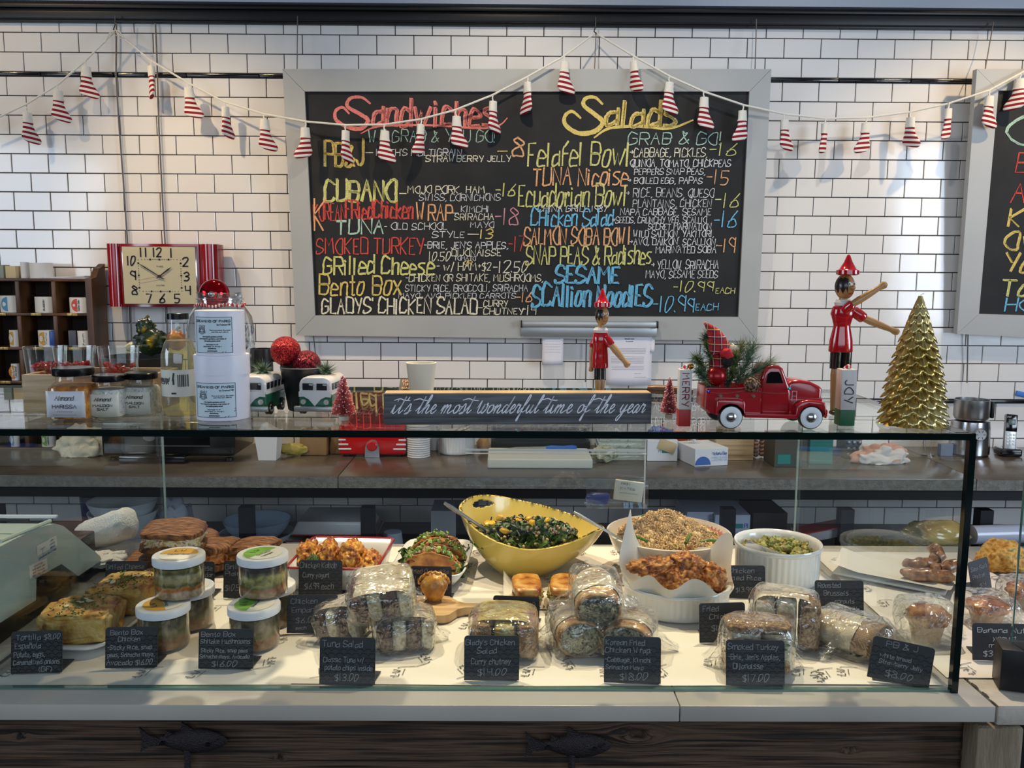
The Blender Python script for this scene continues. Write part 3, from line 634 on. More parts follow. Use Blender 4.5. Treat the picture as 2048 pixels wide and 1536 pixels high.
sheet(1214, 652, 1302, 771, 3.655, 'large white typed letter hanging from the metal paper rail', [('Bridgehampton Union Free School District', .12, .925, .8, .022), ('MEMORANDUM', .22, .87, .25, .015), ('Office of the principal', .52, .87, .33, .015), ('December notice', .4, .78, .2, .014), ('to parents', .42, .74, .16, .012)] +
      [('~' * 26, .12, .62 - i * .026, .74, .010) for i in range(4)] + [('~' * 26, .1, .48 - i * .026, .72, .010) for i in range(5)] + [('~' * 24, .12, .32 - i * .026, .7, .010) for i in range(3)] + [('~' * 6, .62, .2, .14, .010), ('~' * 9, .62, .14, .26, .010)])
sheet(1085, 655, 1126, 730, 3.657, 'narrow handwritten white note at the left of the paper rail', [('~' * 8, .1, .9 - i * .07, .75, .02) for i in range(9)], ink=m_pencil)
sheet(1300, 655, 1309, 704, 3.658, 'strip of white paper folded behind the typed letter', [])
sheet(1129, 654, 1169, 667, 3.647, 'small white business card tucked under the paper rail', [('VOTE', .15, .35, .22, .4), ('~~~~', .5, .6, .4, .1), ('~~~~~', .5, .3, .4, .1)], bend=.001)
a, b = rect(2034, 778, 2060, 800, 3.70)
tag(obj('blue_tape', box(nb(), ((a.x + b.x) / 2, 3.705, (a.z + b.z) / 2), (b.x - a.x, .006, .022), rot=(0, .2, 0), bev=.001), mat('blue_tape_mat', 0x2f77c9, .5)), 'strip of blue tape on the tiles at the right edge', 'tape')

# ================================================================ wall clock
m_red = mat('red_enamel', 0x8c0d18, .16, coat=.6)
yc = 3.585; c0 = atY(322, 551, yc)
clk = thing('wall_clock', 'red retro wall clock with a square cream face and bold numerals', 'clock', c0)
k = yc / F; W2, H2 = 111 * k, 62 * k
bm = nb(); out = []
prof = [(-W2, .09), (-W2, .035), (-W2 + .012, .006), (-W2 + .032, -.004), (-W2 + .052, .004), (-W2 + .060, .020), (-.160, .012), (.152, .012), (W2 - .072, .020), (W2 - .060, .004), (W2 - .034, -.006), (W2 - .010, .006), (W2, .035), (W2, .09)]
A = [bm.verts.new((x, y, -H2)) for x, y in prof]; B = [bm.verts.new((x, y, H2)) for x, y in prof]
n = len(prof); bm.faces.new(A); bm.faces.new(B[::-1])
for i in range(n): bm.faces.new((A[i], A[(i + 1) % n], B[(i + 1) % n], B[i]))
obj('clock_case', bm, m_red, clk, angle=50)
fx = -.006; fw, fh = .302, .236
obj('face_bezel', box(nb(), (fx, .008, 0), (fw + .010, .012, fh + .006), bev=.003), mat('chrome', 0xc9c5c2, .12, 1.), clk)
face = obj('clock_face', box(nb(), (fx, .0015, 0), (fw, .003, fh)), mat('aged_cream_dial', 0xcfc6a6, .5, spec=.2), clk, smooth=False)
for s_, x, y in (('11', 291, 506), ('12', 316.5, 506), ('1', 344.5, 507), ('2', 371, 524.5), ('3', 372.5, 552.5), ('4', 374, 580), ('5', 352, 596), ('6', 322.6, 596), ('7', 296.6, 596), ('8', 269, 580), ('9', 267, 551), ('10', 265, 522.5)):
    w = .020 * (1.5 if len(s_) == 2 else (.2 if s_ == '1' else 1)); write(face, s_, (x - 322) * k - w / 2, (551 - y) * k - .0175, w, .035, m_inkd, .0062, y=-.0007, jit=0, rough=0, name='numeral')
bm = nb()
for i in range(60):
    a = i * 6; s_, c_ = math.sin(math.radians(a)), math.cos(math.radians(a)); q = 1 / max(abs(s_) / .088, abs(c_) / .066); big = i % 5 == 0
    box(bm, (fx + .002 + s_ * q, -.0008, c_ * q), ((.007 if big else .0028), .0008, (.007 if big else .0028)))
o = obj('minute_track', bm, m_inkd, face, smooth=False); o['kind'] = 'stuff'
write(face, 'PARIS', -.016, .034, .026, .006, m_inkd, .0009, y=-.0007, jit=0); write(face, 'ELECTRIC', -.02, -.044, .034, .005, m_inkd, .0008, y=-.0007, jit=0)
hc = Vector(((319.5 - 322) * k, 0, (551 - 552.5) * k))
def hand(name, x, y, w0, yy, m):
    e = Vector(((x - 322) * k, yy, (551 - y) * k)); s_ = Vector((hc.x, yy, hc.z)); d = (e - s_); n_ = Vector((-d.z, 0, d.x)).normalized()
    b0 = s_ - d * .22; mid = s_ + d * .7; bm = nb()
    P = [b0 + n_ * w0 * .6, b0 - n_ * w0 * .6, mid - n_ * w0, e, mid + n_ * w0]
    A = [bm.verts.new(p) for p in P]; B = [bm.verts.new(p + Vector((0, .001, 0))) for p in P]; bm.faces.new(A); bm.faces.new(B[::-1])
    for i in range(5): bm.faces.new((A[i], A[(i + 1) % 5], B[(i + 1) % 5], B[i]))
    obj(name, bm, m, clk, smooth=False)
hand('minute_hand', 277.5, 526, .0022, -.0075, m_inkd); hand('hour_hand', 344.5, 534, .0030, -.0055, m_inkd); hand('second_hand', 277, 561, .0006, -.0095, mat('red_hand', 0xa02020, .4))
obj('hub', cyl(nb(), .006, .009, (hc.x, 0, hc.z), (PI / 2, 0, 0)), m_inkd, clk)
obj('crystal', box(nb(), (fx, -.0125, 0), (fw, .002, fh)), thin('clock_crystal', (1, 1, 1, 1), .03), clk, smooth=False)

# ================================================================ pigeonhole shelf with rolls of labels
m_wood = mat('dark_walnut', 0x54351c, .42, cols=[0x2f1b0d, 0x54341b, 0x6d4725], scale=5, stretch=(2, 2, .4), bump=.15, detail=7)
yf = 3.565; zb = ZW; ztp = atY(100, 560, yf).z
cub = thing('pigeonhole_shelf', 'dark wooden pigeonhole shelf with brass number tabs on the back worktop', 'shelf', (0, yf, ZW))
hs = [(ztp - ZW) * q for q in (0, .2, .4, .6, .8, 1.)]; kx = lambda px: (atY(px, 700, yf).x)
xr, xl = kx(190), kx(-190); dz = .128
def cb(name, x0, x1, z0, z1, y0=0, y1=dz, **q): return obj(name, box(nb(), ((x0 + x1) / 2, (y0 + y1) / 2, (z0 + z1) / 2), (abs(x1 - x0), y1 - y0, abs(z1 - z0)), bev=.002), m_wood, cub, **q)
for i, h in enumerate(hs): cb('shelf_board', xl, xr - .026, h - .006, h + .006)
prism(b_ := nb(), [(0, 0), (dz, 0), (dz, hs[5] + .07), (dz * .75, hs[5] + .055), (dz * .6, hs[5] + .05), (dz * .35, hs[5] + .012), (0, hs[5] + .006)], .026, (xr - .013, 0, 0), (0, 0, PI / 2)); obj('side_panel', b_, m_wood, cub, smooth=False)
cols = [kx(42), kx(114), kx(-30), kx(-102)]
for x in cols:
    for i in range(5): cb('divider', x - .009, x + .009, hs[i] + .006, hs[i + 1] - .006, 0, dz - .006)
obj('back_panel', box(nb(), ((xl + xr) / 2, dz - .002, hs[5] / 2), (xr - xl - .02, .004, hs[5])), mat('walnut_back', 0x2c1a0e, .6), cub)
m_brass = mat('brass_tab', 0xb99a58, .35, .6)
for row in range(1, 5):
    for px in (7, 77, 149): 
        b = obj('number_tab', box(nb(), (kx(px), -.0015, hs[row]), (.044, .003, .012), bev=.0012), m_brass, cub); write(b, str(row + px // 70), kx(px) - .003, hs[row] - .003, .006, .007, m_inkd, .0012, y=-.0036, jit=0)
m_label = mat('label_white', 0xe8e4da, .6)
DC = {'blue': mat('print_blue', 0x4f9ac4, .6), 'red': mat('print_coral', 0xd6544c, .6), 'gold': mat('print_gold', 0xd9a23b, .6), 'orange': mat('print_orange', 0xe08a35, .6), 'green': mat('print_green', 0x7eb545, .6), 'sky': mat('print_sky', 0x7fa6d8, .6)}
def halfdisc(bm, r, n=14, a0=PI / 2, a1=3 * PI / 2, to=lambda x, z: (x, -.0008, z), c=(0, 0)):
    vs = [bm.verts.new(to(c[0], c[1]))] + [bm.verts.new(to(c[0] + r * math.cos(a0 + (a1 - a0) * i / n), c[1] + r * math.sin(a0 + (a1 - a0) * i / n))) for i in range(n + 1)]
    for i in range(1, n + 1): bm.faces.new((vs[0], vs[i], vs[i + 1]))
    return bm
def label_roll(x0, y0, x1, y1, color, word, label, frac=1., ysh=.012):
    a, b = rect(x0, y0, x1, y1, yf + ysh); w, h = b.x - a.x, a.z - b.z
    near = min(hs, key=lambda q: abs(q + ZW + .006 - b.z)) + ZW + .0065 if True else b.z
    t = thing('label_roll', label, 'label roll', ((a.x + b.x) / 2, yf + ysh, near), group='rolls of printed labels in the pigeonholes')
    R_ = w * .62
    o = obj('roll', lathe(nb(), [(R_ * .35, 0), (R_, 0), (R_, h), (R_ * .35, h), (R_ * .35, 0)], 28, (0, R_ * .55, 0), sc=(w / 2 / R_, .55, 1)), m_label, t)
    f = lambda x, z: (x, .0 - R_ * .55 * math.sqrt(max(0, 1 - (x / (w / 2)) ** 2)) + R_ * .55 - .0012, z)
    if color: obj('half_disc', halfdisc(nb(), h * .42, a0=-PI / 2 * 0 + PI / 2, a1=3 * PI / 2, to=f, c=(0, h * .5)), DC[color], o, smooth=False)
    if word:
        write(o, 'L·W', -h * .22, h * .3, h * .34, h * .14, m_inkd, .0011, y=0, jit=0, to3=lambda u, v: f(-.012 - v * 1.2 + .012, h * .3 + u)) if color else None
        write(o, word, 0, 0, h * .7, h * .10, m_inkd, .0012, jit=0, to3=lambda u, v: f(.009 - v, h * .14 + u))
    return t
for r_ in [(-8, 594, 38, 628, 'blue', '', 'white label roll with a blue half disc at the left edge, upper pigeonhole row'), (62, 596, 108, 628, None, 'BLUEBERRY', 'cream packet of labels with red letters in the upper pigeonhole row'), (132, 597, 177, 628, 'red', 'Salmon Soba', 'label roll with a coral half disc in the upper right pigeonhole'),
    (14, 662, 40, 695, 'gold', '', 'label roll with gold disc, left pigeonhole of the second row'), (70, 662, 108, 695, 'gold', 'Yuzu', 'label roll with gold disc beside a blue packet, second pigeonhole row'), (151, 663, 177, 695, None, 'farm', 'plain white label roll with line drawing in the second row'),
    (19, 730, 38, 763, 'orange', 'Tuna Salad', 'label roll with an orange half disc alone in the third row'), (18, 868, 37, 896, 'sky', '', 'label roll with a pale blue disc in the bottom pigeonhole row'), (78, 868, 108, 896, 'green', 'Noodle bowl', 'label roll with a bright green disc in the bottom pigeonhole row')]: label_roll(*r_)
for x, lab in ((kx(24), 'low pale tub with a black lid in the fourth pigeonhole row'),):
    t = thing('small_tub', lab, 'tub', (x, yf + .055, ZW + hs[1] + .0065)); obj('tub_body', lathe(nb(), [(0, 0), (.046, 0), (.05, .05), (0, .05)], 24), m_label, t); obj('lid', cyl(nb(), .052, .012, (0, 0, .0505)), m_blackgloss, t)
    write(t, 'L·W', -.02, .012, .03, .018, m_inkd, .0016, y=-.051, jit=0)
tag(obj('blue_packet', box(nb(), (kx(101) , yf + .04, ZW + hs[3] + .0405), (.026, .05, .067), bev=.004), mat('packet_blue', 0x2e55a8, .4)), 'small blue packet pushed beside a gold label roll', 'packet')
tag(obj('grey_card', box(nb(), (kx(138), yf + .05, ZW + hs[3] + .041), (.03, .06, .068), rot=(0, .0, .2), bev=.002), mat('grey_card_mat', 0x55565e, .6)), 'grey folded card behind the plain label roll', 'card')
for x0, y0, x1, y1, nm, lab, mm, cy in ((-6, 530, 12, 558, 'small_carton', 'grey green printed carton on top of the pigeonhole shelf', 0x9aa08f, 0), (14, 532, 36, 558, 'small_carton', 'cream carton on top of the pigeonhole shelf', 0xe0c795, 0), (37, 524, 55, 558, 'paper_roll', 'narrow white roll on top of the pigeonhole shelf', 0xe9e6e0, 1), (57, 526, 101, 558, 'paper_roll', 'broad white roll with a round print on top of the shelf', 0xe9e6e0, 1)):
    a, b = rect(x0, y0, x1, y1, yf + .04); w, h = b.x - a.x, a.z - ztp - .006; z = ztp + .0065
    bm = cyl(nb(), w / 2, h, ((a.x + b.x) / 2, yf + .055, z), n=28) if cy else box(nb(), ((a.x + b.x) / 2, yf + .05, z + h / 2), (w, .05, h), bev=.001)
    tag(obj(nm, bm, mat('c%06x' % mm, mm, .6)), lab, 'roll' if cy else 'carton')
bm = nb()
for i in range(4): box(bm, (kx(135), yf + .06, ztp + .0075 + i * .0022), (.17, .10, .0016), rot=(0, -.012 * i, rnd.uniform(-.06, .06)))
tag(obj('loose_papers', bm, m_paper), 'thin pile of papers on the right end of the shelf top', 'papers')
# ================================================================ things standing on the top pane
ZG = ZT + .0005
def on(px, py, z=ZG): return atZ(px, py, z)
m_clear = thin('clear_vessel_glass', (.97, .985, .98, 1), .05, strength=.9, power=3.5)
m_plastic = thin('clear_plastic', (.97, .97, .96, 1), .06, strength=.8, power=3)
m_cream = mat('cream_label', 0xdedbc9, .6); m_lidb = mat('black_tin_lid', 0x101011, .25, .3)
m_textg = mat('label_ink', 0x35363c, .7)
def square_jar(px, py, wpx, hpx, label, content, lines, rot=0., name='square_jar', group=None, cat='jar'):
    p = on(px, py); k = M(p); w = wpx * k; h = hpx * k; p.y += w / 2; t = thing(name, label, cat, p, rot, group)
    lid = h * .145; body = h - lid
    def sq(r, pw=4): 
        def f(c):
            a = math.atan2(c.y, c.x); q = (abs(math.cos(a)) ** pw + abs(math.sin(a)) ** pw) ** (-1 / pw); r_ = math.hypot(c.x, c.y); e = min(1, max(0, (body * .84 - c.z) / (body * .1)))
            q = 1 + (q - 1) * e; return Vector((math.cos(a) * r_ * q, math.sin(a) * r_ * q, c.z))
        return f
    R_ = w / 2
    obj('glass_body', lathe(nb(), [(0, 0), (R_ * .90, 0), (R_, .004), (R_, body * .72), (R_ * .93, body * .80), (R_ * .84, body * .86), (R_ * .84, body)], 40, warp=sq(R_)), m_clear, t)
    obj('contents', lathe(nb(), [(0, .003), (R_ * .9, .003), (R_ * .95, .008), (R_ * .95, body * .68), (R_ * .86, body * .76), (0, body * .77)], 40, warp=sq(R_)), content, t)
    obj('lid', lathe(nb(), [(0, 0), (R_ * .93, 0), (R_ * .96, .002), (R_ * .96, lid * .85), (R_ * .90, lid), (0, lid)], 40, (0, 0, body - .002)), m_lidb, t)
    lw = w * .92; lz0, lz1 = body * .08, body * .66
    lb = obj('paper_label', grid(nb(), lambda u, v: Vector(((u - .5) * lw, -R_ - .0012 + .10 * ((u - .5) * lw) ** 2 / R_, lz0 + v * (lz1 - lz0))), 9, 2), m_cream if name == 'square_jar' and 'harissa' not in label else mat('pale_label', 0xd5d6dc, .6), t, solid=.0004)
    for i, (tx, fz, fw, fh, sl) in enumerate(lines):
        write(lb, tx, 0, lz0 + (lz1 - lz0) * fz, lw * fw, (lz1 - lz0) * fh, m_textg, .0010 if fh > .09 else .0005, y=-R_ - .0030, cx=True, jit=.05, seed=i, slant=sl, rough=.05)
    return t
m_har = mat('orange_paste', 0xa85f12, .35, cols=[0x7d3d08, 0xb5690f, 0xd8901f], scale=60, bump=.3); m_salt = mat('salt_flakes', 0xd9d9d2, .6, cols=[0xb9bab2, 0xe4e4dd, 0xd0cfc4], scale=160, bump=.8)
square_jar(131, 842, 82, 106, 'square jar of orange harissa paste with a black lid', m_har, [('Almond', .66, .48, .17, .25), ('HARISSA', .36, .62, .13, 0), ('~~~~~~~~', .20, .4, .04, 0), ('~~~~~~~~~~~', .08, .6, .04, 0)], .02)
square_jar(206, 838, 66, 88, 'square jar of salt in the middle of the three black-lidded jars', m_salt, [('Almond', .70, .52, .15, .25), ('MALDON', .44, .62, .10, 0), ('SALT', .27, .35, .10, 0)], .05, group='jars of salt flakes')
square_jar(272, 833, 66, 88, 'square jar of salt standing beside the tall vinegar bottle', m_salt, [('Almond', .70, .52, .15, .25), ('MALDON', .44, .62, .10, 0), ('SALT', .27, .35, .10, 0)], -.03, group='jars of salt flakes')
# bottle
p = on(350, 835); k = M(p); p.y += 36 * k; t = thing('vinegar_bottle', 'tall bottle of pale yellow vinegar with a black cap', 'bottle', p); h = 207 * k; R_ = 36 * k
bp = [(0, 0), (R_ * .95, 0), (R_, .004), (R_, h * .50), (R_ * .97, h * .60), (R_ * .80, h * .70), (R_ * .56, h * .78), (R_ * .50, h * .82), (R_ * .50, h * .94)]
obj('glass_body', lathe(nb(), bp, 40), m_clear, t)
obj('vinegar', lathe(nb(), [(0, .003)] + [(r * .95, z + .003) for r, z in bp[1:6]] + [(R_ * .66, h * .735), (0, h * .735)], 40), thin('pale_vinegar', (.84, .78, .38, 1), .03, haze=.16, strength=.5), t)
obj('cap', lathe(nb(), [(0, 0), (R_ * .58, 0), (R_ * .58, h * .055), (R_ * .54, h * .06), (0, h * .06)], 32, (0, 0, h * .94)), m_lidb, t)
fcy = lambda R2, rot=0: (lambda x, z: (R2 * math.sin(x / R2 + rot), -R2 * math.cos(x / R2 + rot), z))
lz0, lz1 = h * .20, h * .46
lb = obj('paper_label', grid(nb(), lambda u, v: Vector(fcy(R_ * 1.01)((u - .5) * R_ * 2.9, lz0 + v * (lz1 - lz0))), 20, 2), m_cream, t)
g = fcy(R_ * 1.025)
write(lb, 'Almond', 0, 0, R_ * .9, .008, m_textg, .0009, to3=lambda u, v: g(-R_ * 1.15 + u, lz1 - .020 + v), slant=.2)
write(lb, 'VINEGAR', 0, 0, R_ * .95, .0085, m_textg, .0013, to3=lambda u, v: g(-R_ * 1.25 + u, lz0 + .022 + v), jit=0)
bm = nb(); R5 = random.Random(5)
xx = R_ * .25
while xx < R_ * .85:
    wq = R5.choice([.0006, .001, .0016]); ribbons(bm, [[(xx, lz0 + .018), (xx, lz0 + .038)]], wq, g); xx += wq + R5.choice([.0006, .0012])
ribbons(bm, [[(-.001, lz1 - .018), (.001, lz1 - .006)], [(0, lz0 + .022), (0, lz0 + .030)], [(-.003, lz0 + .006), (.003, lz0 + .006)]], .003, g)
obj('barcode', bm, m_textg, lb, smooth=False)
# candle boxes
m_box = mat('white_round_box', 0xe4e4ee, .45); m_lbl = mat('pale_blue_label', 0xc9dbe2, .5)
def round_box(loc, R_, h, label, lidfrac, lz0, lz1, lw, rot=0.):
    t = thing('round_box', label, 'box', loc, rot, 'white round candle boxes')
    if lidfrac: 
        obj('box_body', lathe(nb(), [(0, 0), (R_ * .97, 0), (R_ * .975, .002), (R_ * .975, h * (1 - lidfrac)), (0, h * (1 - lidfrac))], 48), m_box, t)
        obj('lid', lathe(nb(), [(R_ * .96, 0), (R_, 0), (R_, h * lidfrac - .002), (R_ * .985, h * lidfrac), (0, h * lidfrac)], 48, (0, 0, h * (1 - lidfrac))), m_box, t)
    else: obj('box_body', lathe(nb(), [(0, 0), (R_, 0), (R_, h - .002), (R_ * .98, h), (0, h)], 48), m_box, t)
    q = fcy(R_ * 1.004); q2 = fcy(R_ * 1.012); a, b = h * lz0, h * lz1; H_ = b - a
    lb = obj('paper_label', grid(nb(), lambda u, v: Vector(q((u - .5) * lw, a + v * H_)), 12, 2), m_lbl, t)
    fr = nb(); ribbons(fr, [[(-lw / 2 + lw * i / 12, a) for i in range(13)], [(-lw / 2 + lw * i / 12, b) for i in range(13)], [(-lw / 2, a), (-lw / 2, b)], [(lw / 2, a), (lw / 2, b)]], .0009, q2); obj('border_line', fr, m_textg, lb, smooth=False)
    def ln(tx, cx, z, w, hh, wd): write(lb, tx, 0, 0, lw * w, H_ * hh, m_textg, wd, to3=lambda u, v: q2(lw * (cx - w / 2) + u, a + H_ * z + v), jit=0, rough=0)
    ln('DREAMING OF PARIS', 0, .86, .92, .06, .0010); ln('by Frances Hill', .30, .77, .32, .045, .0006); ln('This is loved by the moon', .2, .62, .5, .03, .0005); ln('and the sun above', .2, .57, .4, .03, .0005)
    for i, z in enumerate((.44, .38, .32)): ln('rose magnolia gardenia and notes of vanilla'[:30 + 6 * (i == 1)], 0, z, (.5, .72, .4)[i], .03, .0006)
    for i, z in enumerate((.22, .165, .11, .04)): ln('poured in fine long island'[:12 + i * 4], 0, z, (.3, .46, .2, .24)[i], .028, .0006)
    cr = nb(); cs = []
    for rr in (.09, .06): cs.append([(lw * (-.27 + rr * 1. * math.cos(u * PI / 8)), a + H_ * (.62 + rr * math.sin(u * PI / 8) * 1.1)) for u in range(17)])
    for i in range(5): cs.append([(lw * (-.36 + .045 * i), a + H_ * .72), (lw * (-.355 + .045 * i), a + H_ * (.77 + .01 * (i % 2)))])
    cs += [[(lw * -.33, a + H_ * .60), (lw * -.21, a + H_ * .60)], [(lw * -.31, a + H_ * .64), (lw * -.27, a + H_ * .68), (lw * -.23, a + H_ * .64)], [(lw * -.38, a + H_ * .56), (lw * -.36, a + H_ * .70)], [(lw * -.17, a + H_ * .56), (lw * -.19, a + H_ * .70)]]
    ribbons(cr, cs, .0011, q2); obj('crest', cr, mat('crest_ink', 0x53555e, .7), lb, smooth=False)
    for d_, c_ in ((.0, mat('stripe_red', 0xb4485a, .6)), (.045, m_lbl), (.06, mat('stripe_blue', 0x5a6ab0, .6))):
        s_ = nb(); ribbons(s_, [[(lw * (.5 - .26 + d_), a + H_ * .005), (lw * .5, a + H_ * (.26 - d_))]], .0011, q2); obj('corner_stripe', s_, c_, lb, smooth=False)
    return t
p = on(430, 843); k = M(p); R1 = 54.5 * k; p.y += R1; h1 = 131 * k
round_box(p, R1, h1, 'lower and wider white round candle box with a printed pale label', .30, .06, .585, .073, -.02)
p2 = p + Vector((.0005, -.004, h1 + .0003)); round_box(p2, 48 * k, 89 * k, 'upper narrower white round candle box stacked on the wider one', 0, .07, .86, .068, -.03)
# big glass jar with baubles
p = on(447, 800); k = M(p); t = thing('mason_jar', 'huge glass mason jar of silver tinsel behind the white round boxes', 'jar', p); R_ = 64 * k; h = 214 * k
obj('glass_body', lathe(nb(), [(0, 0), (R_ * .92, 0), (R_, .008), (R_, h * .66), (R_ * .93, h * .78), (R_ * .76, h * .86), (R_ * .66, h * .89), (R_ * .66, h * .93), (R_ * .70, h * .935), (R_ * .70, h * .945), (R_ * .66, h * .95), (R_ * .66, h * .985), (R_ * .69, h)], 48), thin('thick_jar_glass', (.90, .93, .93, 1), .16, strength=.9, power=2.0, haze=.05), t)
m_tin = mat('silver_tinsel', 0xc4c8ca, .25, .9, bump=1., bscale=90); bm = nb()
for i in range(70):
    a, z, q = rnd.uniform(0, 6.28), rnd.uniform(.1, .72) * h, rnd.uniform(.3, .86) * R_
    c = Vector((q * math.cos(a), q * math.sin(a), z)); pts = [c + Vector((rnd.uniform(-1, 1), rnd.uniform(-1, 1), rnd.uniform(-1, 1))) * .014 for _ in range(6)]; ribs = _spline([(u.x, u.z) for u in pts], 3)
    ribbons(bm, [ribs], .0028, lambda x, y_, c=c: (max(-R_ * .9, min(R_ * .9, x)), c.y, y_))
o = obj('tinsel', bm, m_tin, t, smooth=False); o['kind'] = 'stuff'
bm = nb()
for i in range(40):
    a = i / 40 * 2 * PI; blob(bm, (R_ * .72 * math.cos(a), R_ * .72 * math.sin(a), h * .885 + .002 * math.sin(a * 5)), (.0034, .0034, .0034), 1, 0)
obj('beaded_twine', bm, stripes('candy_twine', 0xf2e6e2, 0xc22338, .006, .5, 'X'), t)
def bauble(name, loc, r, m, label, cap=(0, 0, 1), group='red christmas baubles', capm=None):
    t = thing(name, label, 'bauble', loc, group=group); q = Vector(cap).normalized().to_track_quat('Z', 'Y').to_euler()
    obj('ball', lathe(nb(), [(r * math.sin(PI * i / 24), -r * math.cos(PI * i / 24)) for i in range(25)], 40), m, t, angle=180)
    b = obj('metal_cap', lathe(nb(), [(r * .20, 0), (r * .2, r * .16), (r * .15, r * .2), (0, r * .2)], 16, Vector(cap).normalized() * r * .96, q), capm or mat('cap_silver', 0xbfc1bd, .25, 1.), t)
    obj('cap_ring', tube(nb(), [Vector(cap).normalized() * r * 1.18 + Vector((r * .09 * math.cos(a), 0, r * .09 * math.sin(a) + r * .06)) for a in [i * PI / 5 for i in range(11)]], r * .02, 5), capm or mat('cap_silver', 0xbfc1bd, .25, 1.), t)
    return t
m_shinyred = mat('mirror_red', 0xc40a1c, .06, .9); m_glit = mat('red_glitter', 0xa5101a, .28, .6, cols=[0x5e0508, 0xb31420, 0xff5a50], scale=420, spread=(.38, .66), bump=1., bscale=420)
m_glit2 = mat('dark_red_glitter', 0x6b0c1c, .28, .6, cols=[0x3c040c, 0x7c1024, 0xd8485a], scale=420, spread=(.38, .66), bump=1., bscale=420)
bauble('glass_bauble', p + Vector((-.010, 0, h * .985)), 29 * k, m_shinyred, 'shiny red bauble sitting in the mouth of the huge mason jar', (.15, -1, .0))
for dx, dy_, dz_, l in ((.036, -.030, .016, 'small shiny red bauble low inside the huge mason jar'), (.018, -.042, .013, 'second small red bauble at the bottom of the mason jar')):
    bauble('glass_bauble', p + Vector((dx, dy_, dz_ + .012)), .012, m_shinyred, l)
# crate with tumblers
m_pine = mat('pale_pine', 0xa88c66, .55, cols=[0x8d7350, 0xb59a72, 0xc7ad86], scale=5, stretch=(1, 1, 14), bump=.15)
p0 = on(60, 822); p1 = on(316, 822); w = p1.x - p0.x; y0 = 1.50; hC = .068
t = thing('wooden_crate', 'shallow pale wooden crate behind the row of small jars', 'crate', (p0.x, y0, ZG))
for nm, l, s in (('crate_side', (w / 2, .004, hC / 2), (w, .008, hC)), ('crate_side', (w / 2, .128, hC / 2), (w, .008, hC)), ('crate_end', (.004, .066, hC / 2), (.008, .114, hC)), ('crate_end', (w - .004, .066, hC / 2), (.008, .114, hC)), ('crate_bottom', (w / 2, .066, .003), (w - .018, .114, .006))):
    obj(nm, box(nb(), l, s, bev=.001), m_pine, t)
m_candy = mat('red_candy', 0xa01420, .2, coat=.5)
for i, (px, dy, lab) in enumerate(((99, .062, 'clear tumbler of red sweets at the left end of the wooden crate'), (140, .058, 'clear tumbler of red sweets overlapping the left one in the crate'), (237, .062, 'clear tumbler of red sweets at the right end of the wooden crate'))):
    if i == 1: yy = y0 + .060
    yy = y0 + .066; c = atY(px, 700, yy); kk = M(c); R_ = 40 * kk; 
    if i == 0: c.x -= .008
    if i == 1: c.x += .008; R_ *= .98
    hh = atY(px, 692, yy).z - ZG - .0075
    R_ = min(R_, .0365)
    t = thing('tumbler', lab, 'glass', (c.x, yy, ZG + .0072), group='tumblers of red sweets')
    obj('glass_wall', lathe(nb(), [(0, .003), (R_ * .74, .002), (R_ * .76, .004), (R_ * .98, hh - .002), (R_, hh), (R_ * .96, hh - .001), (R_ * .72, .006), (0, .006)], 36, warp=lambda q: Vector((q.x * (1 + .012 * math.cos(12 * math.atan2(q.y, q.x))), q.y * (1 + .012 * math.cos(12 * math.atan2(q.y, q.x))), q.z))), m_clear, t)
    bm = nb(); R5 = random.Random(i)
    for q in range(90):
        z = .014 + R5.random() * hh * .56; rr = math.sqrt(R5.random()) * R_ * .62; a = R5.random() * 6.28; blob(bm, (rr * math.cos(a), rr * math.sin(a), z), (.0075, .0055, .005), 1, .2, 2, q, rot=(R5.random() * 3, R5.random() * 3, 0))
    o = obj('red_sweets', bm, m_candy, t); o['kind'] = 'stuff'
# black bowl of gourds
p = on(262, 795); k = M(p); t = thing('gourd_bowl', 'wide matt black bowl behind the wooden crate', 'bowl', p + Vector((0, .06, 0))); R_ = 80 * k; hB = 78 * k
obj('bowl', lathe(nb(), [(0, 0), (R_ * .7, 0), (R_ * .95, hB * .6), (R_, hB), (R_ * .96, hB), (R_ * .9, hB * .6), (R_ * .6, .01), (0, .01)], 40), mat('matt_black_bowl', 0x131315, .5), t)
m_gourd = mat('green_yellow_gourd', 0x23331c, .35, cols=[0x16240f, 0x263a1c, 0x2c4020, 0xd9a916], scale=16, spread=(.50, .68), bump=.8, bscale=60); m_gourd2 = mat('orange_gourd', 0xd9822a, .35, cols=[0xb8641c, 0xe59a3a, 0x33441c], scale=12, spread=(.45, .7), bump=.6, bscale=60)
for px, py, rx, rz, mm, l in ((305, 683, 34, 26, m_gourd, 'warty dark green and yellow gourd in the black bowl'), (291, 656, 18, 19, m_gourd, 'small dark green gourd on top of the gourd pile'), (376, 680, 19, 20, m_gourd2, 'orange gourd partly hidden behind the vinegar bottle'), (268, 694, 16, 10, mat('pale_gourd', 0xcfc69a, .4, bump=.5, bscale=50), 'pale gourd on the left rim of the black bowl')):
    c = atY(px, py, p.y + .06); kk = M(c); c.x = min(c.x, p.x + R_ * .9)
    th = thing('gourd', l, 'gourd', c, group='decorative gourds')
    obj('gourd_body', blob(nb(), (0, 0, 0), (rx * kk, rx * kk * .9, rz * kk), 4, .22, 2.6, px), mm, th); obj('stem', tube(nb(), [(0, 0, rz * kk * .8), (.003, 0, rz * kk * 1.1), (.008, 0, rz * kk * 1.3)], [.004, .003, .0035], 7), mat('dry_stem', 0x6f6a3c, .7), th)
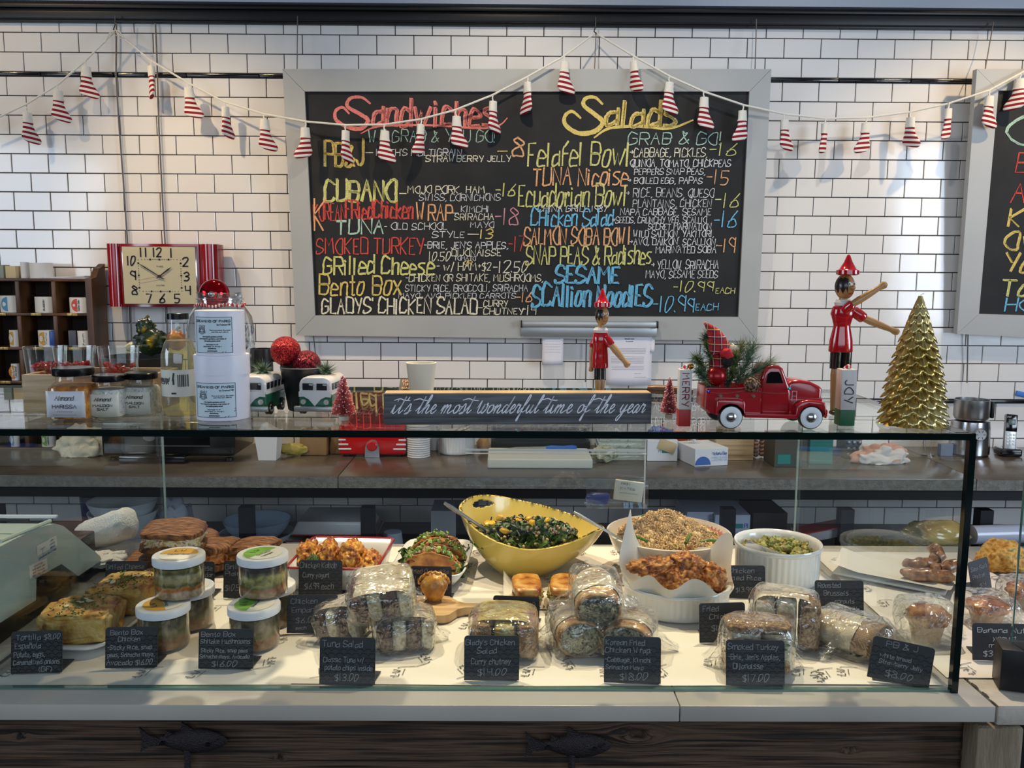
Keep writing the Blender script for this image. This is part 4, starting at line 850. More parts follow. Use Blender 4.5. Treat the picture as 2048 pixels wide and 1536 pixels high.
# black pot with glitter baubles, dark mug
m_pot = mat('matt_black_ceramic', 0x151619, .38); m_rim = mat('bare_rim', 0x9b9a96, .5)
p = on(602, 824); k = M(p); R_ = 47 * k; p.y += R_ * .7; hP = 88 * k
t = thing('black_pot', 'matt black flared pot holding two glittery red baubles', 'pot', p)
obj('pot', lathe(nb(), [(0, 0), (R_ * .66, 0), (R_ * .70, .002), (R_ * .90, hP * .72), (R_ * .93, hP * .76), (R_, hP * .99), (R_ * .96, hP * .99), (R_ * .62, .006), (0, .006)], 44), m_pot, t)
obj('rim', lathe(nb(), [(R_ * .955, 0), (R_, 0), (R_, .0012), (R_ * .955, .0012), (R_ * .955, 0)], 44, (0, 0, hP * .99)), m_rim, t)
c = atY(569, 702, p.y); bauble('glitter_bauble', c + Vector((.002, 0, 0)), 30 * k, m_glit, 'bright red glitter bauble perched on the left of the black pot', (0, 1, .2))
c = atY(613, 729, p.y); bauble('glitter_bauble', c, 29 * k, m_glit2, 'dark red glitter bauble on the right of the black pot', (.8, -.45, -.3))
p = on(520, 800); k = M(p); p.y += .02; t = thing('black_mug', 'slim matt black mug between the mason jar and the black pot', 'mug', p); R_ = .022; hM = atY(520, 697, p.y).z - ZG
obj('mug_body', lathe(nb(), [(0, 0), (R_ * .9, 0), (R_, .003), (R_, hM), (R_ * .9, hM), (R_ * .88, .006), (0, .006)], 32), m_pot, t); obj('handle', tube(nb(), [(R_ * .9, 0, hM * .78), (R_ + .016, 0, hM * .76), (R_ + .022, 0, hM * .55), (R_ + .014, 0, hM * .36), (R_ * .9, 0, hM * .32)], .0042, 8), m_pot, t)
# toy vans
m_vanw = mat('van_white', 0xe4e2dc, .25, coat=.4); m_vang = mat('van_green', 0x1f5f47, .25, coat=.5); m_tyre = mat('black_rubber', 0x101010, .5); m_hub = mat('hub_silver', 0xc9c8c4, .2, 1.)
def pine_tuft(bm, c, r, n, ln, R5, up=.4, w=.0006):
    for i in range(n):
        d = Vector((R5.gauss(0, 1), R5.gauss(0, 1), R5.gauss(0, .8) + up)).normalized(); s = c + d * r * R5.random() * .4
        e = s + d * ln * R5.uniform(.6, 1.1); q = d.orthogonal().normalized() * w; q2 = d.cross(q).normalized() * w
        a, b_, c_ = bm.verts.new(s + q), bm.verts.new(s - q * .5 + q2), bm.verts.new(s - q * .5 - q2); f_ = bm.verts.new(e)
        bm.faces.new((a, b_, f_)); bm.faces.new((b_, c_, f_)); bm.faces.new((c_, a, f_))
m_needle = mat('frosted_needles', 0x4d6b4c, .6, cols=[0x2c4a30, 0x5f7d5c, 0xb9c9b8], scale=120); 
def van(loc, yaw, label, s=1.):
    t = thing('toy_van', label, 'toy van', loc, yaw, 'green and white toy vans')        # front faces -y, length along y
    W, H, Ln = .0275, .056, .082
    def body(x0, z0, z1, r, y0, y1, round_=.012):
        bm = nb(); pr = []
        for i in range(7): a = PI / 2 * i / 6; pr.append((x0 - r + r * math.cos(a), z1 - r + r * math.sin(a)))
        pr = [(x0, z0)] + pr; pr = pr + [(-x, z) for x, z in pr[::-1]]
        prism(bm, pr, y1 - y0, (0, (y0 + y1) / 2, 0)); bmesh.ops.bevel(bm, geom=[e for e in bm.edges if abs(e.verts[0].co.y - e.verts[1].co.y) < 1e-6], offset=.004, segments=3, profile=.5, affect='EDGES'); return bm
    obj('lower_body', body(W, .010, .034, .003, 0, Ln), m_vang, t)
    obj('roof', body(W * .98, .0335, H + .006, .014, .001, Ln - .001), m_vanw, t)
    # V shaped white front
    v = [(-.0262, .0385), (-.0262, .030), (-.018, .0305), (-.010, .0265), (0, .0155), (.010, .0265), (.018, .0305), (.0262, .030), (.0262, .0385)]
    bm = nb(); prism(bm, v, .0016, (0, -.0006, 0)); obj('front_panel', bm, m_vanw, t)
    for sx in (-1, 1):
        obj('headlight', cyl(nb(), .0042, .003, (sx * .019, .001, .022), (PI / 2, 0, 0), 18), mat('lamp_glass', 0xd9dccb, .1, .3), t)
        obj('windscreen', box(nb(), (sx * .0115, -.0002, .0465), (.0175, .002, .011), bev=.001), mat('toy_window', 0x2b2a2e, .08, coat=.6), t)
        for i in range(5): obj('side_window', box(nb(), (sx * (W * .98 + .0001), .011 + i * .0150, .0465), (.0016, .0115, .0105), bev=.0006), mat('toy_window', 0x2b2a2e, .08, coat=.6), t)
        for yy in (.016, .064):
            w_ = obj('wheel', cyl(nb(), .0105, .007, (sx * .022 + .0035 * (1 if sx < 0 else -1) + (.0035 if sx > 0 else -.0035), yy, .0105), (0, PI / 2 * sx, 0), 20), m_tyre, t)
            obj('hubcap', lathe(nb(), [(.0062, 0), (.006, .0012), (0, .0022)], 18, (sx * .0290, yy, .0105), (0, PI / 2 * sx, 0)), m_hub, w_)
    obj('front_bumper', box(nb(), (0, -.005, .0115), (.066, .005, .0085), bev=.002), mat('bumper_silver', 0x9fa19e, .35, .6), t)
    bm = nb(); pine_tuft(bm, Vector((.004, .045, H + .010)), .010, 260, .020, random.Random(3), .5, .0005)
    tr = tag(obj('pine_sprig', bm, m_needle, None, smooth=False), 'frosted pine sprig on the roof of the ' + ('left' if 'box' in label else 'right') + ' toy van', 'pine sprig', 'sprigs on the toy vans')
    tr.parent = None; tr.matrix_world = Matrix.Translation(loc) @ Matrix.Rotation(yaw, 4, 'Z') @ Matrix.Diagonal((s, s, s, 1)); tr['kind'] = 'thing'
    t.scale = (s, s, s); return t
van(on(496, 833) + Vector((.0, .01, 0)), -.12, 'green and white toy van parked against the white round box', 1.12)
van(on(628, 833) + Vector((.0, .01, 0)), -.12, 'green and white toy van in front of the black pot beside a pink tree', 1.10)
# bottle-brush trees
def brush_tree(px, py, wpx, hpx, label, m, seed):
    p = on(px, py); k = M(p); t = thing('bottlebrush_tree', label, 'toy tree', p + Vector((0, wpx * k * .4, 0)), group='pink bottlebrush trees'); h = hpx * k; R_ = wpx * k / 2; R5 = random.Random(seed)
    obj('wooden_base', lathe(nb(), [(0, 0), (R_ * .45, 0), (R_ * .42, h * .09), (0, h * .09)], 20), mat('snowy_wood', 0xc9bfae, .7), t); obj('wire_stem', tube(nb(), [(0, 0, h * .08), (0, 0, h)], .0008, 5), m_hub, t)
    bm = nb()
    for i in range(1500):
        z = h * .12 + h * .87 * R5.random() ** 1.25; q = 1 - (z - h * .12) / (h * .88); r = R_ * (q ** .85 + .06); a = R5.random() * 6.28; d = Vector((math.cos(a), math.sin(a), R5.uniform(.0, .35)))
        s = Vector((0, 0, z)); e = s + d * r * R5.uniform(.85, 1.05); w = .00045; n_ = Vector((-math.sin(a), math.cos(a), 0)) * w; u_ = Vector((0, 0, w))
        A = [bm.verts.new(s + n_), bm.verts.new(s - n_), bm.verts.new(s + u_)]; B = [bm.verts.new(e + n_), bm.verts.new(e - n_), bm.verts.new(e + u_)]
        for j in range(3): bm.faces.new((A[j], A[(j + 1) % 3], B[(j + 1) % 3], B[j]))
    o = obj('bristles', bm, m, t, smooth=False); o['kind'] = 'stuff'
    bm = nb()
    for i in range(160):
        z = h * .14 + h * .84 * R5.random(); q = 1 - (z - h * .12) / (h * .88); r = R_ * (q ** .85 + .08); a = R5.random() * 6.28; blob(bm, (r * math.cos(a), r * math.sin(a), z), (.0012, .0012, .001), 1, .1)
    o = obj('snow_tips', bm, mat('pink_snow', 0xf2c4c6, .7), t); o['kind'] = 'stuff'
brush_tree(684, 843, 48, 90, 'coral bottlebrush tree standing just left of the slogan board', mat('coral_bristle', 0xd9605e, .6, col2=0xee8f86, scale=200), 1)
brush_tree(1340, 838, 34, 82, 'slimmer pink bottlebrush tree between the slogan board and the merry block', mat('pink_bristle', 0xcf5e6a, .6, col2=0xf0a2a6, scale=200), 2)
# slogan board
pa, pb = on(768, 850), on(1303, 848); k = M(pa); w = pb.x - pa.x; hS = 63 * k; dS = .038
m_greyw = mat('grey_stained_wood', 0x4c4d50, .5, cols=[0x37383b, 0x505154, 0x626366], scale=5, stretch=(1.5, 4, 26), bump=.5, bscale=5, detail=8)
t = thing('slogan_board', 'long grey wooden block with white script wishing a wonderful season', 'sign', (pa.x, pa.y, ZG), math.atan2(pb.y - pa.y, w))
blk = obj('wooden_block', box(nb(), (w / 2, dS / 2, hS / 2), (w, dS, hS), bev=.0012), m_greyw, t)
obj('top_face', box(nb(), (w / 2, dS / 2 , hS + .0004), (w - .003, dS - .003, .0009)), m_pine, t, label='bare pine top face')
m_script = mat('white_script', 0xe9e9ee, .5)
_S = { # slanted brush script, single strokes in letter units (x-height 1)
 'i': (.55, ['0,.1 .12,1 .14,.2 .3,0 .55,.35'], [(.2, 1.45)]), 't': (.6, ['-.05,.3 .25,1 .36,2 .22,.4 .32,0 .6,.4'], []), 's': (.6, ['-.05,.25 .3,1.15 .42,.6 .38,.05 .05,-.05 .3,.1 .62,.35'], []), 'h': (.85, ['-.05,.3 .3,1.3 .40,2 .28,2.1 .14,.9 .08,0', '.1,.35 .4,1 .52,.85 .46,.2 .6,0 .88,.4'], []),
 'e': (.6, ['-.05,.3 .32,.55 .42,.9 .25,1.02 .1,.55 .2,.03 .42,.05 .63,.4'], []), 'm': (1.25, ['-.05,.35 .14,1 .08,0', '.1,.45 .36,1 .44,.8 .36,0', '.4,.45 .68,1 .78,.8 .7,.2 .84,0 1.25,.4'], []), 'o': (.72, ['.42,1 .12,.85 .05,.25 .25,0 .5,.3 .5,.85 .36,1 .5,.75 .75,.8'], []),
 'w': (1.1, ['-.05,.7 .12,1.5 .12,.3 .28,0 .5,.35 .58,1.1 .5,.3 .66,0 .92,.5 .88,1.2 .80,1 1.1,.85'], []), 'n': (.85, ['-.05,.35 .14,1 .08,0', '.1,.45 .4,1 .5,.8 .42,.2 .56,0 .85,.4'], []), 'd': (.8, ['.5,.85 .25,1 .05,.5 .18,0 .42,.3 .62,1.2 .72,2.0 .50,.4 .58,0 .82,.4'], []),
 'r': (.6, ['-.05,.3 .12,1.1 .2,.9 .4,.95 .36,.3 .44,0 .62,.4'], []), 'f': (.6, ['-.05,.3 .35,1.2 .45,2.0 .3,2.05 .16,.6 .1,-.8 .0,-.75 .15,.05 .35,.15 .62,.4'], []), 'u': (.85, ['-.02,.4 .12,1 .08,.3 .22,0 .45,.4 .55,1 .48,.25 .6,0 .86,.4'], []), 'l': (.5, ['-.05,.3 .3,1.3 .40,2 .26,2.05 .14,.6 .22,0 .5,.4'], []),
 'y': (.8, ['-.02,.4 .12,1 .08,.35 .22,.05 .42,.4 .56,1 .42,-.2 .2,-.9 .02,-.75 .2,-.25 .8,.4'], []), 'a': (.75, ['.48,.85 .28,1 .06,.6 .1,.05 .3,.05 .52,.9 .46,.2 .56,0 .78,.4'], []), "'": (.25, ['.12,1.9 .06,1.6'], [])}
st = []; x = 0
for wd in "it's the most wonderful time of the year".split(' '):
    for ch in wd:
        adv, ss, dots = _S[ch]
        for s_ in ss: st.append(_spline([(x + float(a.split(',')[0]), float(a.split(',')[1])) for a in s_.split(' ')], 6))
        for (a, b) in dots: st.append([(x + a, b), (x + a + .05, b + .1)])
        if ch == 't': st.append(_spline([(x - .75, 1.55), (x - .2, 1.72), (x + .3, 1.55), (x + .9, 1.50)], 5))
        x += adv
    x += .62
sc_ = w * .945 / (x - .62); st = [[(w * .035 + (a + b * .42) * sc_ - .3 * sc_, hS * .37 + b * sc_ * .92) for a, b in s] for s in st]
bm = nb(); ribbons(bm, st, .0019, lambda a, b: (a, -.0005, b), .45, .1); obj('script_lettering', bm, m_script, blk, smooth=False)
# upright word blocks
def word_block(x0, x1, y0, yb, word, colr, label, ysplit):
    p = on((x0 + x1) / 2, yb); k = M(p); w = (x1 - x0) * k; h = (yb - y0) * k; t = thing('word_block', label, 'ornament', p + Vector((0, w / 2, 0)), group='upright word blocks')
    hs_ = (yb - ysplit) * k
    up = obj('upper_block', box(nb(), (0, 0, hs_ + (h - hs_) / 2), (w, w, h - hs_), bev=.0006), mat('whitewashed_wood', 0xd8d5cf, .6, col2=0xc3bfb8, scale=8, stretch=(3, 3, .4)), t)
    obj('painted_base', box(nb(), (0, 0, hs_ / 2), (w, w, hs_), bev=.0006), colr, t)
    n_ = len(word); L_ = (h - hs_) * (.82 if n_ > 3 else .56); z1 = hs_ + (h - hs_) * (.5 if n_ > 3 else .46) + L_ / 2
    write(up, word, 0, 0, L_, w * .55, m_inkd if n_ == 3 else mat('dark_red_ink', 0x8a1c24, .6), .0016, to3=lambda u, v: (-w * .27 + v, -w / 2 - .0006, z1 - u), jit=0, rough=0, sp=2.0)
    b = nb(); blob(b, (.002, 0, h + .004), (.0045, .0045, .004), 2, .1); tube(b, [(-.006, 0, h), (-.002, .002, h + .004), (.004, -.003, h + .006), (.0, 0, h)], .0016, 6); obj('twine_knot', b, stripes('candy_twine', 0xf2e6e2, 0xc22338, .006, .5, 'X'), t)
    return t, h
t, h = word_block(1357, 1381, 739, 853, 'MERRY', mat('block_red', 0xa5231f, .5), 'upright white block reading merry with a red painted base', 819)
obj('jingle_bell', blob(nb(), (.009, -.002, h + .005), (.005, .005, .005), 2, 0), mat('brass_bell', 0xb7822f, .2, 1.), t)
word_block(1679, 1709, 739, 852, 'JOY', mat('block_green', 0x1d5a36, .5), 'upright white block reading joy with a green painted base', 820)
# carving knife lying behind
a, b = on(1298, 790), on(1408, 810); t = thing('carving_knife', 'wooden handled carving knife lying at the rear of the glass top', 'knife', a + Vector((0, .02, .010)), -.25)
obj('handle', tube(nb(), [(0, 0, 0), (.02, 0, 0), (.06, 0, 0), (.095, 0, -.002)], [.008, .010, .0085, .007], 10), mat('dark_handle_wood', 0x5b3a22, .4, coat=.3), t)
obj('blade', prism(nb(), [(.095, -.007), (.095, .004), (.25, .002), (.28, -.004), (.26, -.007)], .0016), m_steel, t, smooth=False)
# tent card and white paper roll at the rear
c = on(830, 783); t = thing('tent_card', 'small black chalk tent card lying behind the slogan board', 'card', c + Vector((0, .01, 0)))
bm = nb(); k = M(c); prism(bm, [(-.04, 0), (-.04, .001), (0, .026), (.04, .001), (.04, 0), (0, .024)], 60 * k, (0, 0, 0), (0, 0, PI / 2)); s = obj('folded_card', bm, mat('black_card', 0x1b1815, .6), t, smooth=False)
for i in range(3): write(s, ('soup of day', 'Turkey Chili', 'MATZO BALL')[i], -.026, 0, .052, .008, CH['orange'], .0012, to3=lambda u, v, i=i: (-.026 + u, -.031 + .010 * i + v * .9, .0085 + .0062 * i + v * .58), seed=i)
c = on(840, 790); k = M(c); t = thing('paper_cup_stack', 'upright white paper cup standing behind the slogan board', 'cup', c + Vector((0, .03, 0)))
hh = atY(840, 725, c.y + .03).z - ZG; obj('cup_wall', lathe(nb(), [(0, 0), (24 * k, 0), (30 * k, hh - .003), (31 * k, hh), (28 * k, hh), (22 * k, .004), (0, .004)], 32), mat('warm_white_paper', 0xe9e2d2, .5), t)
# ================================================================ painted wooden dolls
m_dred = mat('lacquer_red', 0xb80d1b, .14, coat=.8); m_dwood = mat('turned_beech', 0xb98955, .35, cols=[0xa8753f, 0xc39661], scale=6, stretch=(3, 3, .5), coat=.4)
m_dblk = mat('lacquer_black_green', 0x0c1513, .15, coat=.7); m_collar = mat('collar_white', 0xe6e3dc, .3, coat=.4); m_shoe = mat('shoe_brown_black', 0x1e1713, .3, coat=.4)
def doll(cx, base, Yb, label, q):
    """turned wooden toy figure; q holds its measures in photo pixels at its own distance"""
    o = Vector((atY(cx, base, Yb).x, Yb, ZG)); k = M(o); t = thing('wooden_doll', label, 'doll', o, group='red-hatted wooden dolls')
    X = lambda px: (px - cx) * k; Z = lambda py: (base - py) * k
    h0, h1, h2, hr = q['hat']; 
    obj('pointed_hat', lathe(nb(), [(0, Z(h2) + .0), (hr * k * .8, Z(h2)), (hr * k, Z(h2) + 2.2 * k), (hr * k * .98, Z(h1)), (hr * k * .75, Z(h1) + 2 * k), (hr * k * .38, Z((h0 + h1) / 2)), (hr * k * .14, Z(h0) - 2 * k), (0, Z(h0))], 36, (X(q['hx']), 0, 0)), m_dred, t)
    hx, hy, rw, rh = q['head']
    head = obj('head', lathe(nb(), [(rw * k * math.sin(PI * i / 16) ** .9, -rh * k * math.cos(PI * i / 16)) for i in range(17)], 32, (X(hx), 0, Z(hy))), m_dwood, t)
    # hair painted over the back of the head with a jagged front
    bm = nb()
    def hair(u, v):
        a = math.radians(60) + u * math.radians(215); zz = (.93 - v * (1.25 if 0 < u < 1 else .5) * (1 + .16 * math.sin(u * 40))); zz = max(-.75, zz)
        r = math.sqrt(max(0, 1 - zz * zz)) * rw * k * 1.03; return Vector((X(hx) + r * math.cos(a), r * math.sin(a), Z(hy) + zz * rh * k * 1.01))
    obj('painted_hair', grid(bm, hair, 30, 8), m_shoe, head)
    for sx in (.10, .66):
        e = Vector((X(hx) + rw * k * sx, -rw * k * (.93 if sx < .5 else .74), Z(hy) + rh * k * .22)); obj('eye', blob(nb(), e, (rw * k * .19, rw * k * .08, rh * k * .17), 2, 0), m_collar, head); obj('pupil', blob(nb(), e + Vector((0, -rw * k * .07, 0)), (rw * k * .08, rw * k * .05, rh * k * .08), 2, 0), m_dblk, head)
    obj('button_nose', blob(nb(), (X(hx) + rw * k * .50, -rw * k * .92, Z(hy) - rh * k * .08), (rw * k * .26, rw * k * .26, rh * k * .2), 2, 0), m_dwood, head)
    obj('mouth', tube(nb(), [(X(hx) + rw * k * (.1 + .18 * i), -rw * k * (.90 - .06 * i), Z(hy) - rh * k * (.48 + .10 * math.sin(i * PI / 3))) for i in range(4)], rw * k * .035, 5), m_dred, head)
    n0, n1 = q['neck']; obj('neck', cyl(nb(), rw * k * .42, (n1 - n0) * k + 4 * k, (X(q['bx']), 0, Z(n1) - 2 * k)), m_dwood, t)
    c0, c1, cr_ = q['collar']; obj('collar', lathe(nb(), [(0, Z(c1)), (cr_ * k * .9, Z(c1)), (cr_ * k, Z((c0 + c1) / 2)), (cr_ * k * .75, Z(c0)), (0, Z(c0))], 28, (X(q['bx']), 0, 0)), m_collar, t)
    bp = q['body']; obj('tunic', lathe(nb(), [(0, Z(bp[-1][0]))] + [(r * k, Z(y)) for y, r in bp[::-1]] + [(0, Z(bp[0][0]))], 36, (X(q['bx']), 0, 0), sc=(1, .8, 1)), m_dred, t)
    for i, (sx, s0, s1, sr, ly, w0, w1) in enumerate(q['legs']):
        yo = (-.3 if i == 0 else .3) * sr * k
        obj('short_leg', lathe(nb(), [(0, Z(s1)), (sr * k, Z(s1)), (sr * k, Z(s0)), (0, Z(s0))], 24, (X(sx), yo, 0)), m_dblk, t)
        obj('leg', lathe(nb(), [(w1 * k * .9, Z(ly)), (w1 * k, Z(ly) + 8 * k), (w0 * k, Z(s1) - (ly - s1) * .35 * -k - (ly - s1) * .5 * k + (ly - s1) * .5 * k * 0), (w0 * k * .85, Z(s1))], 20, (X(sx), yo, 0)), m_dwood, t)
        obj('shoe', blob(nb(), (X(sx) + (2 + 5 * i) * k, yo - w0 * k * .7, 5.5 * k), (w0 * k * 1.35, w0 * k * 1.7, 6 * k), 3, .05, flat=-.9), m_shoe, t)
    for pts, rs in q['arms']:
        P = [Vector((X(a), b * k, Z(c))) for a, b, c in pts]
        obj('sleeve', tube(nb(), [P[0], P[0].lerp(P[1], .5), P[1], P[1] + (P[1] - P[0]) * .12], [rs[0] * k, rs[0] * k * 1.12, rs[0] * k * 1.05, rs[0] * k * .8], 18), m_dred, t)
        d = P[2] - P[1]; obj('arm', tube(nb(), [P[1] + d * f_ for f_ in (0, .2, .5, .78, .86, .94, 1.)], [rs[1] * k * g_ for g_ in (.9, 1.05, .95, .72, .95, 1.05, .6)], 18), m_dwood, t)
    return t
Yt = on(1677, 829).y
doll(1677, 829, Yt, 'taller wooden doll in a red pointed hat with one arm raised, behind the red truck', dict(hat=(512, 543, 553, 21.5), hx=1680, head=(1676, 575, 18.5, 25), neck=(596, 606), bx=1674, collar=(600, 612, 17), body=[(610, 12), (614, 19), (628, 23), (640, 19), (650, 16.5), (656, 17), (680, 22), (700, 23.5), (703, 23)],
    legs=[(1664, 702, 736, 11, 826, 8.5, 5.5), (1687, 702, 736, 11, 826, 8, 5.5)], arms=[(((1672, -14, 622), (1682, -24, 609), (1744, -30, 568)), (9, 7)), (((1694, -4, 622), (1712, -8, 636), (1781, -14, 664)), (10, 7))]))
Ys = on(1200, 797).y
doll(1200, 797, Ys, 'smaller wooden doll in a red pointed hat standing behind the slogan board', dict(hat=(578, 606, 616, 16), hx=1201, head=(1201, 632, 13.5, 19), neck=(648, 658), bx=1199, collar=(655, 665, 15), body=[(664, 12), (668, 15.5), (685, 16), (694, 14), (710, 15.5), (732, 16.5), (735, 16)],
    legs=[(1195, 734, 758, 8, 795, 6.5, 5), (1203, 734, 758, 8, 795, 6.5, 5)], arms=[(((1209, -8, 676), (1218, -14, 688), (1253, -22, 730)), (8, 6.5)), (((1189, 12, 680), (1184, 14, 694), (1182, 10, 744)), (6, 5))]))

# ================================================================ toy pickup
m_tred = mat('truck_red', 0xa3101a, .22, coat=.7); m_tbl = mat('truck_dark', 0x140507, .5); m_ww = mat('whitewall', 0xdfe3e4, .35)
yb = on(1530, 858).y; WT = .088; o = Vector((atY(1532, 858, yb).x, yb + WT / 2, ZG)); kt = M((o.x, yb, ZG))
trk = thing('toy_pickup', 'red metal toy pickup with whitewall wheels carrying greenery', 'toy truck', o, .0)
tx = lambda px: (px - 1532) * kt; tz = lambda py: (861 - py) * kt
def tp(name, pts, w, y0=0., bev=.003, m=m_tred, parent=trk, **kk):
    bm = nb(); prism(bm, [(tx(a), tz(b)) for a, b in pts], w, (0, y0, 0))
    if bev: bmesh.ops.bevel(bm, geom=[e for e in bm.edges if abs(e.verts[0].co.y - e.verts[1].co.y) < 1e-7], offset=bev, segments=3, profile=.5, affect='EDGES')
    return obj(name, bm, m, parent, angle=35, **kk)
WB = WT - .020
tp('chassis', [(1420, 800), (1420, 832), (1640, 838), (1648, 826), (1648, 800)], WB * .96, bev=.002)
tp('bed_wall', [(1414, 781), (1412, 822), (1430, 834), (1522, 834), (1522, 781)], .003, -WB / 2, .0); tp('bed_wall', [(1414, 781), (1412, 822), (1430, 834), (1522, 834), (1522, 781)], .003, WB / 2, .0)
tp('tailgate', [(1414, 781), (1412, 822), (1416, 824), (1418, 781)], WB, 0, .0006); obj('bed_floor', box(nb(), ((tx(1416) + tx(1522)) / 2, 0, tz(812)), (106 * kt, WB, .003)), m_tbl, trk)
obj('bed_rail', box(nb(), ((tx(1414) + tx(1522)) / 2, -WB / 2, tz(781)), (108 * kt, .005, .0028), bev=.001), m_tred, trk); obj('bed_rail', box(nb(), ((tx(1414) + tx(1522)) / 2, WB / 2, tz(781)), (108 * kt, .005, .0028), bev=.001), m_tred, trk)
tp('cab', [(1521, 836), (1521, 770), (1526, 750), (1533, 738), (1542, 734), (1558, 735), (1566, 741), (1580, 776), (1584, 790), (1584, 836)], WB, 0, .006)
tp('hood', [(1578, 836), (1578, 772), (1586, 766), (1602, 764.5), (1625, 768), (1644, 777), (1649, 782), (1648, 836)], WB * .82, 0, .006)
for sg in (-1, 1):
    tp('side_window', [(1532, 770), (1534, 752), (1540, 747), (1556, 747), (1560, 752), (1566, 770)], .001, sg * (WB / 2 + .0004), 0, mat('truck_window', 0x0d0b0d, .1, coat=.6))
    tp('fender', [(1431, 833), (1431, 806), (1434, 801), (1445, 800.5), (1475, 801), (1486, 804), (1489, 812), (1489, 837), (1484, 834), (1480, 824), (1470, 816), (1458, 814), (1446, 818), (1440, 826), (1438, 833)], .014, sg * (WB / 2 + .005), .0035)
    tp('fender', [(1590, 838), (1592, 814), (1600, 805), (1614, 802), (1638, 804), (1648, 808), (1651, 816), (1650, 834), (1645, 836), (1642, 825), (1632, 816), (1618, 814), (1606, 819), (1600, 828), (1599, 838)], .014, sg * (WB / 2 + .005), .0035)
    tp('running_board', [(1489, 830), (1489, 838), (1594, 840), (1594, 832)], .012, sg * (WB / 2 + .005), .001)
    for cx_ in (1460, 1620):
        wl = obj('wheel', lathe(nb(), [(0, 0), (22 * kt, 0), (24 * kt, .002), (24 * kt, .009), (22 * kt, .011), (0, .011)], 40, (tx(cx_), sg * (WB / 2 + .002), tz(837)), (PI / 2 * (1 if sg < 0 else -1), 0, 0)), m_tyre, trk)
        obj('whitewall', lathe(nb(), [(9 * kt, .001), (15 * kt, .0022), (21.5 * kt, .0005), (21.5 * kt, 0)], 40, (tx(cx_), sg * (WB / 2 + .0133), tz(837)), (PI / 2 * (1 if sg < 0 else -1), 0, 0)), m_ww, wl)
        obj('hubcap', lathe(nb(), [(10 * kt, 0), (9.6 * kt, .002), (6 * kt, .004), (0, .005)], 32, (tx(cx_), sg * (WB / 2 + .0135), tz(837)), (PI / 2 * (1 if sg < 0 else -1), 0, 0)), m_hub, wl)
tp('front_bumper', [(1650, 822), (1650, 836), (1658, 842), (1660, 836), (1661, 826), (1655, 821)], WB * .9, 0, .001)
bm = nb(); 
for a, b, c, d in ((1585, 786, 1594, 806),):
    tube(bm, [(tx(a), -WB / 2 - .0006, tz(b)), (tx(c), -WB / 2 - .0006, tz(b)), (tx(c), -WB / 2 - .0006, tz(d)), (tx(a), -WB / 2 - .0006, tz(d)), (tx(a), -WB / 2 - .0006, tz(b))], .0003, 4)
    tube(bm, [(tx(a), -WB / 2 - .0006, tz(796)), (tx(c), -WB / 2 - .0006, tz(796))], .0003, 4)
obj('pinstripe', bm, m_ww, trk)
bm = nb(); tube(bm, [(tx(x), -WB / 2 - .0035, tz(788 + 2.5 * math.sin((x - 1414) / 18))) for x in range(1414, 1582, 6)], .0003, 4)
for x in (1441, 1474, 1507): box(bm, (tx(x), -WB / 2 - .004, tz(796)), (.0045, .0015, .0045), rot=(0, .78, 0))
obj('bell_string', bm, mat('tiny_bells', 0xb7b294, .2, .9), trk); 
for x, y, c in ((1416, 786, 0x5a3a9a), (1578, 780, 0x2f8a9a)): obj('bow', blob(nb(), (tx(x), -WB / 2 - .005, tz(y)), (.0035, .003, .0035), 1, .5), mat('bow_%06x' % c, c, .15, .7), trk)
# load of the pickup
def tl(px, py, dy=0.): return Vector((o.x + tx(px), o.y + dy, ZG + tz(py)))
c = tl(1436, 759, -.018); bauble('satin_bauble', c, 20 * kt, mat('satin_red', 0x9c0f18, .3, .35), 'satin red bauble at the tail of the toy pickup bed', (0, 1, .5))
m_green = mat('pine_green', 0x3d5230, .6, cols=[0x24391f, 0x4a6138, 0x8a8f4a], scale=90); m_green2 = mat('blue_pine', 0x49624a, .6, cols=[0x2d4630, 0x5d7a5c, 0x8e9c78], scale=90)
def branch(pts, nl, dens, m, label, seed, spread=.6, w=.0006):
    R5 = random.Random(seed); bm = nb(); pts = [Vector(p) for p in pts]; base = pts[0]; pts = [p - base for p in pts]
    t = thing('pine_branch', label, 'greenery', base, group='pine branches in the toy pickup')
    obj('twig', tube(nb(), pts, .0012, 5), mat('brown_twig', 0x4a3524, .8), t)
    for i in range(dens):
        f_ = R5.random() * (len(pts) - 1); j = min(int(f_), len(pts) - 2); p = pts[j].lerp(pts[j + 1], f_ - j); ax = (pts[j + 1] - pts[j]).normalized()
        d = (ax * spread + Vector((R5.gauss(0, 1), R5.gauss(0, 1), R5.gauss(0, 1))).normalized()).normalized(); e = p + d * nl * R5.uniform(.7, 1.1); q = d.orthogonal().normalized() * w; q2 = d.cross(q).normalized() * w
        a, b_, c_ = bm.verts.new(p + q), bm.verts.new(p - q * .5 + q2), bm.verts.new(p - q * .5 - q2); g_ = bm.verts.new(e)
        bm.faces.new((a, b_, g_)); bm.faces.new((b_, c_, g_)); bm.faces.new((c_, a, g_))
    obj('needles', bm, m, t, smooth=False)['kind'] = 'stuff'; return t
branch([tl(1440, 785), tl(1428, 725), tl(1420, 690, .01), tl(1426, 672, .01)], .017, 520, m_green, 'short needled green branch rising behind the plaid gnome', 1)
branch([tl(1436, 790), tl(1412, 745, -.01), tl(1394, 720, -.02)], .020, 420, m_green, 'olive branch leaning left out of the toy pickup bed', 2)
branch([tl(1440, 786, -.01), tl(1415, 765, -.02), tl(1398, 748, -.02)], .018, 380, m_green2, 'low branch pointing left over the pickup tailgate', 3)
branch([tl(1462, 785, -.01), tl(1468, 745, -.02), tl(1474, 712, -.02)], .018, 420, m_green, 'upright branch between the gnome and the pinecone', 4)
